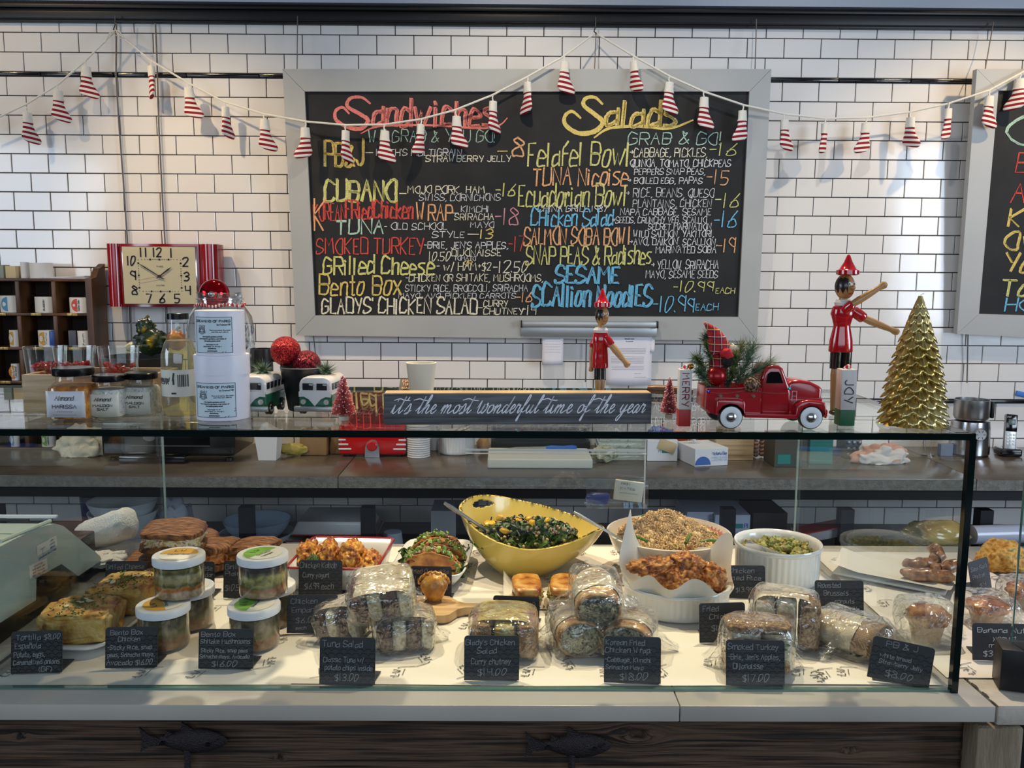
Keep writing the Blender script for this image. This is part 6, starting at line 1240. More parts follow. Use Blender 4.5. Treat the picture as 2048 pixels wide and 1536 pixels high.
p = atY(352, 1030, 3.3); cloth('hung_cloth', 'grey white cloth lying on the low shelf between the bowl stacks', 'cloth', (p.x, p.y, ZL + .001), (.07, .06, .16), mat('grey_cloth', 0x9da3ad, .9), 9)
p = atY(175, 992, 3.2); tag(obj('blue_bucket', lathe(nb(), [(0, 0), (.09, 0), (.10, .17), (.095, .17), (.085, .004), (0, .004)], 32), mat('bucket_blue', 0x23306e, .4), loc=(p.x - .10, 3.55, ZL + .001)), 'dark blue bucket at the back of the low shelf', 'bucket')
FS = 2.4
# ================================================================ inside the display case
def onD(px, py): return atZ(px, py, ZD + .0024)
m_liner = mat('white_liner_paper', 0xe6e0d6, .75, bump=.12, bscale=14); m_stamp = mat('stamp_ink', 0x26272c, .8)
stamps = [(430, 1218), (560, 1277), (535, 1323), (395, 1348), (288, 1346), (645, 1340), (690, 1320), (846, 1317), (935, 1252), (925, 1340), (950, 1305), (1325, 1345), (1140, 1330), (1424, 1325), (1640, 1355), (1885, 1345), (950, 1106), (945, 1130), (1165, 1106), (1165, 1130), (1232, 1106), (1236, 1132), (1240, 1165), (1100, 1160), (1010, 1250), (600, 1215), (745, 1215),
    (1675, 1122), (1700, 1150), (1735, 1178), (1770, 1208), (1800, 1160), (1660, 1250), (1690, 1345), (1940, 1340), (1890, 1130), (1998, 1160), (1650, 1350), (1600, 1345), (25, 1345), (800, 1345), (1060, 1345), (1215, 1345)]
def liner_sheet(x0, x1, y0, y1, rot, label, dz, curl=()):
    w, d = x1 - x0, y1 - y0; c = Vector(((x0 + x1) / 2, (y0 + y1) / 2, ZD + .0004 + dz)); t = thing('paper_liner', label, 'paper liner', c, rot, 'printed paper liners on the counter')
    sd = dz * 5000
    sh = obj('sheet', grid(nb(), lambda u, v: Vector(((u - .5) * w, (v - .5) * d, .0004 + .0005 * noise.noise(Vector((u * 6, v * 6, sd))) ** 2)), 22, 22), m_liner, t, angle=180)
    inv = (Matrix.Translation(c) @ Matrix.Rotation(rot, 4, 'Z')).inverted(); bm = nb(); n_ = 0
    for (px, py) in stamps:
        q = inv @ onD(px, py)
        if abs(q.x) < w / 2 - .006 and abs(q.y) < d / 2 - .006 and not any((s_ - onD(px, py)).length < .01 for s_ in _done):
            _done.append(onD(px, py)); R5 = random.Random(px); a = R5.choice([-1, 1]) * R5.uniform(1.1, 1.5) if px < 1000 else R5.uniform(1.2, 1.9); ca, sa = math.cos(a), math.sin(a)
            f = lambda u, v: (q.x + u * ca - v * sa, q.y + u * sa + v * ca, .0019)
            ribbons(bm, [[(x - .017, y) for x, y in s_] for s_ in layout('·L·W·', .034, .013, 0, 0)], .0021, f); ribbons(bm, [[(x - .010, y - .010) for x, y in s_] for s_ in layout('~~~', .022, .007, .3, .2)], .0011, f)
            ribbons(bm, [_spline([(.018 + .002 * i, .006 - .006 * i + .004 * math.sin(i)) for i in range(5)], 3)], .0013, f); n_ += 1
    if n_: obj('stamped_letters', bm, m_stamp, sh, smooth=False)['kind'] = 'stuff'
_done = []
liner_sheet(-.86, -.36, 1.352, 1.86, .01, 'stamped paper liner under the tortilla plate and the chicken jars', 0)
liner_sheet(-.40, .06, 1.355, 1.80, -.015, 'stamped paper liner under the tuna salad tag', .0004)
liner_sheet(.03, .45, 1.352, 1.82, .012, 'stamped paper liner under the korean chicken wraps', .0008)
liner_sheet(.40, .742, 1.358, 1.84, -.01, 'stamped paper liner at the front right corner of the glass case', .0012)
liner_sheet(-.45, .10, 1.78, 2.09, .01, 'stamped paper liner at the rear below the kabob tray', .0008)
liner_sheet(.05, .52, 1.76, 2.095, -.01, 'stamped paper liner at the rear around the yellow bowl and rice bowl', .0014)
liner_sheet(.46, .742, 1.80, 2.08, .015, 'stamped paper liner at the rear under the pastry tray', .0018)
liner_sheet(.765, 1.14, 1.382, 2.06, -.01, 'stamped paper liner outside the glass case at the right edge', .0010)

# ---------------------------------------------------------------- chalk tags
m_tag = mat('tag_black', 0x26282d, .5, col2=0x2c2e34, scale=30); m_hex = mat('tag_hex_print', 0x08080a, .35); m_tchalk = mat('tag_chalk', 0x8f9094, .9); m_tchalk2 = mat('tag_chalk_bright', 0xc9cac8, .9)
def tagcard(x0, x1, yt, yb_, lines, label, yaw=0., lean=.16, hexs=True, ink=None, roll=0., back=True):
    p = onD((x0 + x1) / 2, yb_); k = M(p); w = (x1 - x0) * k; h = (atY((x0 + x1) / 2, yt, p.y + .012).z - ZD - .0024) / math.cos(lean); p.z += .0006
    p.y = max(p.y, 1.349 + abs(math.sin(yaw)) * w / 2) if p.x < .75 else p.y
    t = thing('chalk_tag', label, 'price tag', p, yaw, 'black chalk price tags')
    r = .0055; pl = []
    for cx, cz, a0 in ((w / 2 - r, h - r, 0), (-w / 2 + r, h - r, 90), (-w / 2 + .001, .001, 180), (w / 2 - .001, .001, 270)):
        rr = r if cz > .01 else .001
        for i in range(5): a = math.radians(a0 + 22.5 * i); pl.append((cx + rr * math.cos(a), cz + rr * math.sin(a)))
    pv = bpy.data.objects.new('x', None)
    bpy.data.objects.remove(pv)
    pan = obj('panel', prism(nb(), pl, .0018), m_tag, t, smooth=False, rot=(-lean, roll, 0))
    b = nb(); box(b, (w * .06, .026, .0008), (w * .86, .052, .0014), rot=(0, 0, -.10)); obj('foot', b, m_tag, t, smooth=False)
    if hexs:
        b = nb(); s = w / 13
        for i in range(-1, 8):
            for j in range(-1, int(h / (s * .9)) + 1):
                cx = -w / 2 + s * (1 + i * 1.9 + (.95 if j % 2 else 0)); cz = s * (.7 + j * 1.0)
                P = [(cx + s * q, cz + s * r_) for q, r_ in ((-.95, 0), (-.6, .5), (.35, .5), (.7, 0))]
                P = [(max(-w / 2 + .001, min(w / 2 - .001, a)), max(.0025, c_)) for a, c_ in P]
                if cz < h * .78 and cz + s < h and len({round(a, 5) for a, _ in P}) > 2: ribbons(b, [P], .0016, lambda u, v: (u, -.0011, v))
        obj('hexagon_print', b, m_hex, pan, smooth=False)['kind'] = 'stuff'
    for i, (tx_, fx, fz, fw, fh) in enumerate(lines): write(pan, tx_, -w / 2 + fx * w, fz * h, fw * w, fh * h, ink or m_tchalk, .00105, y=-.0016, seed=i + 3, jit=.35, name='chalk_writing')
    return t
TC = [
 ((25, 122, 1262, 1347), [('Tortilla $8.00', .10, .80, .86, .12), ('Española', .08, .60, .5, .12), ('Potato, eggs,', .06, .40, .6, .11), ('Caramelized onions', .05, .22, .9, .11), ('(GF)', .55, .04, .25, .11)], 'chalk tag reading tortilla española with a price of eight dollars', .10),
 ((212, 313, 1254, 1336), [('Bento Box', .10, .82, .62, .11), ('Chicken', .25, .66, .42, .11), ('-Sticky Rice, snap', .05, .46, .85, .10), ('peas, Sriracha mayo,', .05, .28, .9, .10), ('Avocado $16.00', .03, .08, .88, .12)], 'chalk tag reading bento box chicken', .06),
 ((397, 506, 1258, 1338), [('Bento Box', .05, .82, .62, .11), ('Shitake Mushrooms', .04, .64, .9, .11), ('Sticky Rice, snap peas', .05, .42, .85, .09), ('Sriracha mayo, Avocado', .03, .27, .9, .09), ('$16.00', .25, .07, .45, .13)], 'chalk tag reading bento box shitake mushrooms', .0),
 ((638, 750, 1276, 1370), [('Tuna Salad', .05, .80, .72, .13), ('Classic Tuna w/', .07, .48, .72, .10), ('potato chips inside', .10, .31, .85, .10), ('$13.00', .28, .09, .42, .14)], 'chalk tag reading tuna salad thirteen dollars', -.04),
 ((928, 1038, 1272, 1361), [("Glady's Chicken", .03, .80, .88, .12), ('Salad', .24, .61, .35, .12), ('Curry chutney', .13, .37, .72, .12), ('$14.00', .25, .12, .52, .15)], "chalk tag reading glady's chicken salad", .0),
 ((1208, 1321, 1274, 1367), [('Korean Fried', .03, .82, .68, .11), ('Chicken Wrap.', .02, .66, .8, .11), ('-Cabbage, Kimchi', .02, .46, .8, .09), ('Sriracha Mayo', .03, .30, .66, .09), ('$18.00', .28, .08, .48, .14)], 'chalk tag reading korean fried chicken wrap', -.05),
 ((1457, 1575, 1289, 1381), [('Smoked Turkey', .03, .80, .86, .12), ("-Brie, Jen's Apples,", .04, .58, .88, .11), ('Dijonaisse', .12, .38, .5, .11), ('$17.00', .28, .10, .44, .15)], 'chalk tag reading smoked turkey seventeen dollars', -.03),
 ((1744, 1862, 1290, 1376), [('PB & J', .22, .82, .5, .13), ('white bread', .15, .55, .5, .09), ('Strawberry Jelly', .15, .40, .7, .09), ('$8.00', .28, .12, .44, .15)], 'chalk tag reading PB and J turned at the front right corner of the case', -.22),
 ((1946, 2060, 1247, 1322), [('Banana Nut', .08, .76, .82, .12), ('yogurt', .35, .56, .4, .11), ('muffin', .28, .36, .46, .11), ('$3.50', .18, .12, .36, .14)], 'chalk tag reading banana nut yogurt muffin outside the glass case', -.04),
 ((212, 292, 1122, 1182), [('Grilled Cheese', .02, .74, .92, .16), ('w/ Ham (Gruyère)', .05, .48, .85, .13), ('$12.50', .25, .14, .55, .17)], 'chalk tag reading grilled cheese with ham at the rear left', .06),
 ((346, 428, 1124, 1196), [('Grilled Cheese', .05, .76, .9, .14), ('w/ cheddar', .3, .58, .66, .12), ('$10.50', .3, .2, .5, .15)], 'chalk tag reading grilled cheese with cheddar between the two jar piles', .04),
 ((447, 520, 1122, 1196), [('Grilled', .05, .78, .6, .13), ('Plain', .05, .60, .4, .12), ('$10.50', .05, .2, .5, .15)], 'chalk tag mostly hidden behind the topmost mushroom bento jar', .02),
 ((597, 684, 1121, 1196), [('Chicken Kabob', .03, .80, .84, .14), ('Curry yogurt', .10, .55, .6, .12), ('$16.99 each', .14, .24, .66, .15)], 'chalk tag reading chicken kabob against the red-rimmed tray', .0),
 ((574, 675, 1190, 1266), [('Chicken', .08, .78, .52, .13), ('Empanada', .10, .54, .68, .13), ('$6.00', .18, .28, .42, .14), ('each', .18, .10, .2, .08)], 'chalk tag reading chicken empanada between jars and tuna sandwiches', .03),
 ((819, 903, 1133, 1204), [('Fried Quesadilla', .03, .80, .88, .12), ('w/ cheese + chicken', .03, .60, .92, .10), ('each plate', .2, .36, .7, .10)], 'chalk tag reading fried quesadilla in front of the tacos', -.04),
 ((985, 1078, 1192, 1256), [('Cubano Hero', .04, .70, .86, .16)], 'chalk tag reading cubano behind the yellow chicken salad sandwich', -.10),
 ((1398, 1492, 1206, 1285), [('Fried', .08, .80, .34, .13), ('Chicken', .22, .60, .56, .12), ('$12.99', .26, .30, .52, .15)], 'chalk tag reading fried chicken in front of the ribbed oval dish', .08),
 ((1446, 1530, 1131, 1197), [('Chicken', .12, .78, .62, .13), ('Fried Rice', .10, .56, .8, .13), ('$13.99/lb', .3, .20, .6, .14)], 'chalk tag reading chicken fried rice left of the white ramekin', -.02),
 ((1630, 1727, 1161, 1232), [('Roasted', .06, .80, .46, .13), ('Brussels', .18, .58, .5, .13), ('sprouts', .4, .36, .4, .11), ('$13.99/lb', .4, .12, .5, .13)], 'chalk tag reading roasted brussels right of the white ramekin', -.02),
 ((1936, 1992, 1118, 1184), [('Sea Salt', .08, .70, .8, .13), ('Pretzel', .12, .46, .6, .12), ('$4', .4, .16, .3, .12)], 'small slanted chalk tag beside the pastries just outside the side glass', .42)]
for (a, b, c_, d), ln, lab, yaw in TC: tagcard(a, b, c_, d, ln, lab, yaw, hexs=('banana' not in lab and 'slanted' not in lab), ink=m_tchalk2 if 'banana' in lab else None, roll={'chalk tag reading PB and J turned at the front right corner of the case': .14, 'small slanted chalk tag beside the pastries just outside the side glass': -.10}.get(lab, 0))

# ---------------------------------------------------------------- bento jars
m_lidw = mat('white_plastic_lid', 0xe6e8ec, .38, bump=.05)
m_pet = thin('clear_jar_wall', (.97, .975, .96, 1), .07, strength=.9, power=3)
mb1 = bands('bento_chicken_layers', [(.003, 0xb59d83), (.016, 0xc4b197), (.020, 0xc06a2c), (.024, 0xb87c38), (.028, 0x5d6534), (.036, 0xb5a472), (.046, 0xc0b490), (.052, 0x6e6a38), (.060, 0x8c7c48)], wob=.10, nscale=34)
mb2 = bands('bento_mushroom_layers', [(.003, 0xa8876a), (.014, 0xb89a80), (.018, 0xb46a4a), (.023, 0x6d6a42), (.030, 0x9a9658), (.042, 0xb3ac6c), (.048, 0x6d6a58), (.054, 0x3a3436), (.060, 0x4a4448)], wob=.12, nscale=30)
mb3 = bands('bento_dull_layers', [(.003, 0x8f6a4c), (.015, 0xa07c5c), (.020, 0xa06a40), (.030, 0x7c7448), (.040, 0x8a7e60), (.050, 0x6e6a54), (.060, 0x6a604a)], wob=.2, nscale=24)
def jar(loc, label, mb_, col, words, rot, R_=.0455, h=.064):
    t = thing('bento_jar', label, 'jar', loc, rot, 'layered bento jars with white lids')
    obj('layered_food', lathe(nb(), [(0, .002), (R_ * .93, .003), (R_ * .955, .008), (R_ * .955, h - .004), (0, h - .004)], 40), mb_, t)
    obj('clear_wall', lathe(nb(), [(0, 0), (R_ * .94, 0), (R_ * .985, .006), (R_ * .985, h)], 44), m_pet, t)
    ld = obj('lid', lathe(nb(), [(R_ * .98, 0), (R_ * 1.04, .0005), (R_ * 1.045, .0125), (R_ * 1.02, .0145), (0, .0148)], 52, (0, 0, h - .001)), m_lidw, t)
    z = h + .0142; r = R_ * .80
    lb = obj('round_label', lathe(nb(), [(0, 0), (r, 0)], 36, (0, 0, z)), m_label, ld)
    if col: obj('half_disc', halfdisc(nb(), r * .96, 18, a0=PI / 2, a1=3 * PI / 2, to=lambda x, y: (x, y, z + .0004)), DC[col], ld, smooth=False)
    f = lambda u, v: (-r * .35 - v, -r * .3 + u, z + .0008); write(ld, 'L·W', 0, 0, r * .62, r * .26, m_inkd, .0015, to3=f, jit=0)
    for i, (wd, ww) in enumerate(words): write(ld, wd, 0, 0, r * ww, r * .15, m_inkd, .0009, to3=lambda u, v, i=i: (r * (.18 + i * .3) - v, -r * .5 + u, z + .0008), jit=0)
    return t
HJ = .0789; pz = ZD + .0032
def jp(px, py, up=0): q = onD(px, py); return Vector((q.x, q.y + .045, pz + up))
jar(jp(310, 1310), 'front chicken bento jar with an orange half-disc label on its lid, behind its chalk tag', mb3, 'gold', [('Chicken Bento', 1.1)], .5)
jar(jp(364, 1268), 'rear chicken bento jar pushed behind the two others of the left pile', mb3, 'gold', [('Chicken Bento', 1.1)], .2)
q1 = (jp(310, 1310) + jp(364, 1268)) / 2; q1.z = pz + HJ + .0002
jar(Vector((atY(342, 1200, q1.y - .045).x, q1.y, q1.z)), 'topmost chicken bento jar resting on the two lids of the left pile', mb1, 'gold', [('Chicken Bento', 1.1)], -1.5)
jar(jp(496, 1310), 'front mushroom bento jar with a green half-disc label, behind its chalk tag', mb3, 'green', [('Shitake Bento', 1.0)], -.1)
jar(jp(531, 1262), 'rear mushroom bento jar pushed behind the others of the right pile', mb3, 'green', [('Shitake Bento', 1.0)], .4)
q2 = (jp(496, 1310) + jp(531, 1262)) / 2; q2.z = pz + HJ + .0002
jar(Vector((atY(514, 1205, q2.y - .045).x, q2.y, q2.z)), 'topmost mushroom bento jar with a green half-disc label on the right pile', mb2, 'green', [('Shitake', .9), ('Mushroom', .8)], -.5)

# ---------------------------------------------------------------- tortilla on a plate
def plate(name, label, cat, loc, w, d, h, m, rot=0., g=1.1, r=.02):
    t = thing(name, label, cat, loc, rot)
    def f(u, v):
        a = u * 2 * PI; ca, sa = math.cos(a), math.sin(a); q = (abs(ca) ** 6 + abs(sa) ** 6) ** (-1 / 6.)
        if v < .001: s, z = 0, .002
        elif v < .4: s, z = .80, .002
        elif v < .6: s, z = .86, .004
        else: s, z = g, h
        return Vector((w / 2 * ca * q * s, d / 2 * sa * q * s, z))
    bm = nb(); grid(bm, lambda u, v: f(u, (0, .3, .5, 1)[round(v * 3)]), 64, 4, close=True); bmesh.ops.remove_doubles(bm, verts=bm.verts, dist=1e-5); obj('dish', bm, m, t, solid=.004, angle=50); return t
a, b = onD(35, 1312), onD(200, 1312); far = onD(285, 1185); c = Vector(((a.x + b.x) / 2 + .012, (a.y + far.y) / 2, ZD + .0045))
plate('square_plate', 'white square-edged plate under the tortilla slices at the front left', 'plate', c, .150, far.y - a.y - .01, .014, m_whitegloss, -.06)
m_tort = mat('potato_omelette', 0xb98a3c, .5, cols=[0x6a3818, 0xa8702c, 0xc89c4a, 0xd8b66c, 0x94602c], scale=11, bump=.7, bscale=70, coat=.25, spread=(.3, .7)); m_herb = mat('chopped_herbs', 0x3f5526, .6, cols=[0x2c3f1c, 0x5d7434, 0x8d9a52], scale=120); m_almond = mat('sliced_almond', 0xdcd2b0, .5)
def wedge(loc, sx, sy, sz, label, seed, rot=0.):
    t = thing('tortilla_slice', label, 'food', loc, rot, 'slices of potato tortilla'); bm = nb(); blob(bm, (0, 0, sz / 2), (sx / 2, sy / 2, sz / 2), 5, .13, 2.2, seed, power=.38)
    for v in bm.verts: v.co += Vector((0, 0, 1)) * noise.noise(v.co * 60) * .003 + Vector((0, -1, 0)) * abs(noise.noise(Vector((v.co.x * 20, v.co.y, v.co.z * 160)))) * .003; v.co.z = max(v.co.z, .0)
    obj('omelette', bm, m_tort, t, angle=180); R5 = random.Random(seed); bm = nb(); top = sz * 1.0
    for i in range(160):
        g1, g2 = R5.gauss(0, .16), R5.gauss(0, .2); blob(bm, (g1 * sx * 1.1, g2 * sy, top * .95 + R5.random() * .004), (.004, .0016, .0012), 1, .3, rot=(R5.random(), R5.random(), R5.random() * 3))
    obj('herb_topping', bm, m_herb, t)['kind'] = 'stuff'
    for i in range(6): obj('almond_flake', blob(nb(), (R5.gauss(0, .18) * sx, R5.gauss(0, .2) * sy, top * .97 + .004), (.006, .0045, .0012), 2, .05, rot=(R5.uniform(-.4, .4), R5.uniform(-.4, .4), R5.random() * 3)), m_almond, t)
    return t
wedge(c + Vector((-.006, -.075, .0055)), .128, .115, .058, 'front slice of potato tortilla topped with herbs and almonds', 3, .12); wedge(c + Vector((.012, .068, .0055)), .120, .125, .052, 'rear slice of potato tortilla on the same white plate', 8, -.1)

# ---------------------------------------------------------------- toasted sandwiches
m_toast = mat('toasted_bread', 0x8a5a30, .55, cols=[0x38200f, 0x6c4020, 0x94602f, 0xb08250], scale=18, stretch=(1, 4, 1), bump=.8, bscale=50, spread=(.3, .68)); m_melt = mat('melted_cheese', 0xd9c98a, .35, cols=[0xb88a58, 0xdccb94, 0xefe6c2, 0xa85a3c], scale=36, bump=.6, coat=.4); m_melt2 = mat('cheddar_filling', 0xc7742a, .35, cols=[0x6e2f16, 0xc4712a, 0xdca04c], scale=40, bump=.6, coat=.4)
def toast(loc, w, d, h, rot, label, fill, tilt=(0, 0), seed=0):
    t = thing('toasted_sandwich', label, 'sandwich', loc, rot=(tilt[0], tilt[1], rot), group='toasted cheese sandwiches')
    for i, z in enumerate((h * .16, h * .82)):
        bm = nb(); blob(bm, (0, 0, z), (w * .54, d * .54, h * .19), 4, .06, 2.5, seed + i, power=.55)
        for v in bm.verts: v.co.z += noise.noise(v.co * 22 + Vector((seed, 0, 0))) * .005 - (v.co.x / w) ** 2 * .01; v.co.x += noise.noise(v.co * 50) * .005; v.co.y += noise.noise(v.co * 50 + Vector((3, 3, 3))) * .005
        obj('bread_slice', bm, m_toast, t, angle=180)
    bm = nb(); blob(bm, (0, 0, h * .5), (w * .49, d * .49, h * .26), 4, .22, 4, seed + 5, power=.5)
    for v in bm.verts:
        if v.co.y < 0 and v.co.z < h * .5: v.co.z -= abs(noise.noise(Vector((v.co.x * 90, 0, seed)))) * .014
    for v in bm.verts: v.co.z = max(v.co.z, h * .12)
    obj('melted_filling', bm, fill, t, angle=180); return t
p = onD(312, 1160); p.y += .04
toast(p + Vector((-.018, .0, 0)), .105, .11, .050, .15, 'lower left toasted cheese sandwich, dark crust, behind the grilled cheese tag', m_melt, seed=1)
p2 = onD(398, 1152); p2.y += .06; toast(p2 + Vector((.0, .0, 0)), .125, .11, .062, -.2, 'middle toasted sandwich with orange cheddar filling', m_melt2, (-.05, -.10), 2)
toast(p + Vector((.028, .0, .066)), .125, .11, .050, .1, 'topmost toasted sandwich with pale melted cheese spilling out', m_melt, (.05, .05), 3)
p3 = onD(490, 1150); p3.y += .06; toast(p3, .120, .10, .060, -.35, 'right toasted sandwich behind the mushroom bento jars', m_melt2, (-.03, -.12), 4)
toast(p2 + Vector((-.07, .10, 0)), .11, .1, .05, .3, 'toasted sandwich at the back under the topmost one', m_melt, seed=6)
bm = nb(); tube(bm, [Vector((-1.03, 2.02, ZD + .048)), Vector((-1.0, 2.01, ZD + .055)), Vector((-.95, 2.0, ZD + .072)), Vector((-.905, 1.99, ZD + .092)), Vector((-.893, 1.988, ZD + .096))], [.030, .038, .040, .038, .020], 26); blob(bm, (-.96, 1.93, ZD + .022), (.07, .05, .016), 4, .3, 3, 5)
bmesh.ops.subdivide_edges(bm, edges=bm.edges[:], cuts=2, use_grid_fill=True)
for v in bm.verts: v.co += Vector((noise.noise(v.co * 60), noise.noise(v.co * 60 + Vector((9, 0, 0))), noise.noise(v.co * 50 + Vector((0, 9, 0))))) * .004
tag(obj('rolled_towel', bm, m_terry, angle=180), 'rolled white terry towel between the scale and the toasted sandwiches', 'towel')
# ---------------------------------------------------------------- kabob tray, tacos
pf, pb = onD(578, 1184), onD(738, 1184); w = (pb.x - pf.x); back = atZ(690, 1074, ZD + .055).y; d = (back - pf.y) * .86
ct = Vector(((pf.x + pb.x) / 2 + .012, pf.y + d / 2 + .004, ZD + .006)); enamel_tray(ct, w, d, .052, 'deep white enamel tray with a red rim holding chicken kabobs', name='kabob_tray', rot=-.05, g=1.13)
m_kab = mat('turmeric_chicken', 0xb5701f, .5, cols=[0x6b3210, 0xa85a18, 0xcf8f2a, 0xdcae4a], scale=34, bump=1., bscale=60, coat=.3)
for i, (px, py, rx, rz, l) in enumerate(((617, 1108, 24, 25, 'leftmost golden chicken kabob piece in the enamel tray'), (657, 1105, 21, 26, 'second golden chicken kabob piece from the left in the tray'), (703, 1106, 27, 27, 'largest golden chicken kabob piece right of the tray middle'), (742, 1118, 20, 17, 'small golden chicken piece in the right corner of the tray'), (728, 1124, 18, 14, 'low golden chicken piece near the tray front right'))):
    q = atY(px, py, pf.y + .10 - .01 * (i > 2)); k = M(q); t = thing('kabob_piece', l, 'food', (q.x, q.y, ZD + .011), group='chicken kabob pieces'); zt_ = q.z + rz * k - ZD - .011
    obj('chicken', blob(nb(), (0, 0, zt_ / 2), (rx * k, .045, zt_ / 2), 5, .26, 3.0, i * 3 + 1), m_kab, t, angle=180)
    if i == 0: obj('herb_leaf', blob(nb(), (.02, -.045, zt_ * .55), (.012, .006, .018), 3, .5, 4), m_herb, t); obj('skewer', tube(nb(), [(-.05, -.07, .02), (0, 0, .03), (.03, .09, .05)], .0014, 6), m_pine, t)
pf, pb = onD(778, 1180), onD(932, 1178); d = .235; ct = Vector(((pf.x + pb.x) / 2 + .004, pf.y + d / 2 - .01, ZD + .0055)); plate('taco_dish', 'white rounded rectangular dish of folded tacos', 'dish', ct, (pb.x - pf.x) * .90, d, .036, m_whitegloss, -.06, 1.12)
m_shell = mat('fried_tortilla', 0xb06a1c, .45, cols=[0x8c4c12, 0xb9742a, 0xd29a4a], scale=14, bump=.4, coat=.3); m_cheese = mat('crumbled_cheese', 0xd6ccb0, .7); m_jal = mat('sliced_jalapeno', 0x6b8a2e, .4, cols=[0x3f5c1c, 0x7a9a38, 0xa8bc5c], scale=90); m_pork = mat('braised_filling', 0x7c3f1c, .5, cols=[0x4a2210, 0x8c4c20, 0xb5652c], scale=50, bump=.8)
for i, (dx, dy, l) in enumerate(((0, -.050, 'front folded taco spilling cheese and green chillies'), (.012, .005, 'middle folded taco with green chilli topping'), (.004, .058, 'rear folded taco at the back of the dish'))):
    t = thing('taco', l, 'food', ct + Vector((dx, dy, .0065)), -.06 + .05 * i, 'folded tacos'); R_ = .070; R5 = random.Random(i)
    for s_ in (-1, 1):
        bm = nb()
        def shf(u, v, s_=s_): a = u * PI; r = .2 + .8 * v; x = R_ * math.cos(a) * r; z = R_ * .86 * math.sin(a) * r * (1 + .03 * math.sin(9 * a)); return Vector((x, s_ * (.004 + .022 * (z / R_) ** 1.2) , z + .002))
        grid(bm, shf, 26, 8); obj('tortilla_shell', bm, m_shell, t, solid=.003)
    bm = nb()
    for j in range(60): a = R5.uniform(.25, PI - .2); blob(bm, (R_ * .86 * math.cos(a), R5.uniform(-.014, .014), R_ * .78 * math.sin(a) + .004), (.010, .006, .005), 1, .4, 3, j)
    obj('filling', bm, m_pork, t)['kind'] = 'stuff'; bm = nb(); b2 = nb()
    for j in range(70):
        a = R5.uniform(.15, PI - .1); q = (R_ * .92 * math.cos(a), R5.uniform(-.018, .018), R_ * .88 * math.sin(a) + .006); blob(bm if j % 2 else b2, q, (.006, .006, .002) if j % 2 else (.003, .002, .0016), 1, .2, rot=(R5.random() * 2, R5.random() * 2, 0))
    obj('chilli_slices', bm, m_jal, t)['kind'] = 'stuff'; obj('cheese_crumbs', b2, m_cheese, t)['kind'] = 'stuff'
def leaf(bm, c, s, R5, w=.55):
    ax = Vector((R5.gauss(0, 1), R5.gauss(0, 1), R5.gauss(0, .6))).normalized(); sd = ax.cross(Vector((R5.gauss(0, 1), R5.gauss(0, 1), R5.gauss(0, 1)))).normalized(); up = ax.cross(sd)
    rows = []
    for i in range(5):
        f_ = i / 4; ww = math.sin(PI * (f_ * .9 + .08)) * s * w / 2 * (1 + .25 * math.sin(i * 5 + s * 900)); p_ = c + ax * s * (f_ - .5) + up * s * .18 * math.sin(PI * f_)
        rows.append([bm.verts.new(p_ + sd * ww + up * s * .08), bm.verts.new(p_ - up * s * .02), bm.verts.new(p_ - sd * ww + up * s * .06)])
    for A, B in zip(rows, rows[1:]):
        for k_ in range(2): bm.faces.new((A[k_], A[k_ + 1], B[k_ + 1], B[k_]))
m_leaf = mat('salad_leaf', 0x2f4a1c, .5, cols=[0x16260f, 0x2c4519, 0x4d6b26, 0x6f8a3c], scale=30, coat=.2); bm = nb(); R5 = random.Random(4)
for i in range(70): leaf(bm, ct + Vector((R5.choice([-1, 1]) * R5.uniform(.045, .075), R5.uniform(-.08, .09), .014 + R5.random() * .022)), .026, R5)
tag(obj('salad_garnish', bm, m_leaf), 'green leaves tucked along both sides of the tacos', 'food', kind='stuff')

# ---------------------------------------------------------------- yellow salad bowl
m_yel = mat('yellow_melamine', 0xe3c760, .22, coat=.6, bump=.03, bscale=20); m_speck = mat('brown_speckle', 0x3c2a16, .6)
bc = onD(1049, 1153); bc.y += .062; RB = .064; t = thing('yellow_bowl', 'big yellow flared salad bowl with a handle hole and speckled rim', 'bowl', (bc.x, bc.y, ZD + .0045)); BW = Vector(t.location)
rim = [(1205, 1052, 1.95), (1165, 1036, 2.02), (1100, 1014, 2.08), (1040, 1000, 2.10), (985, 990, 2.07), (945, 993, 2.02), (922, 1012, 1.96), (935, 1040, 1.91), (965, 1066, 1.86), (1010, 1088, 1.82), (1060, 1098, 1.805), (1110, 1092, 1.82), (1155, 1078, 1.86), (1190, 1062, 1.91)]
rp_ = [atY(*q) - BW for q in rim]; nr_ = len(rp_)
def rimf(u):
    f_ = (u % 1) * nr_; i = int(f_); s = f_ - i; P = [rp_[(i + j) % nr_] for j in (-1, 0, 1, 2)]
    return .5 * (2 * P[1] + (P[2] - P[0]) * s + (2 * P[0] - 5 * P[1] + 4 * P[2] - P[3]) * s * s + (P[3] - P[0] + 3 * P[1] - 3 * P[2]) * s ** 3)
def bowlf(u, v):
    r = rimf(u); a = math.atan2(r.y, r.x); b = Vector((RB * math.cos(a), RB * math.sin(a), 0)); s = v; q = b.lerp(r, s); bulge = math.sin(PI * min(1, s)) * .16; q.x += (r.x - b.x) * bulge * .9; q.y += (r.y - b.y) * bulge * .9; q.z = r.z * (s ** 1.15); return q
bm = nb(); NU, NV = 264, 60; vs = [[bm.verts.new(bowlf(i / NU, j / NV)) for j in range(NV + 1)] for i in range(NU)]; cb_ = bm.verts.new((0, 0, 0))
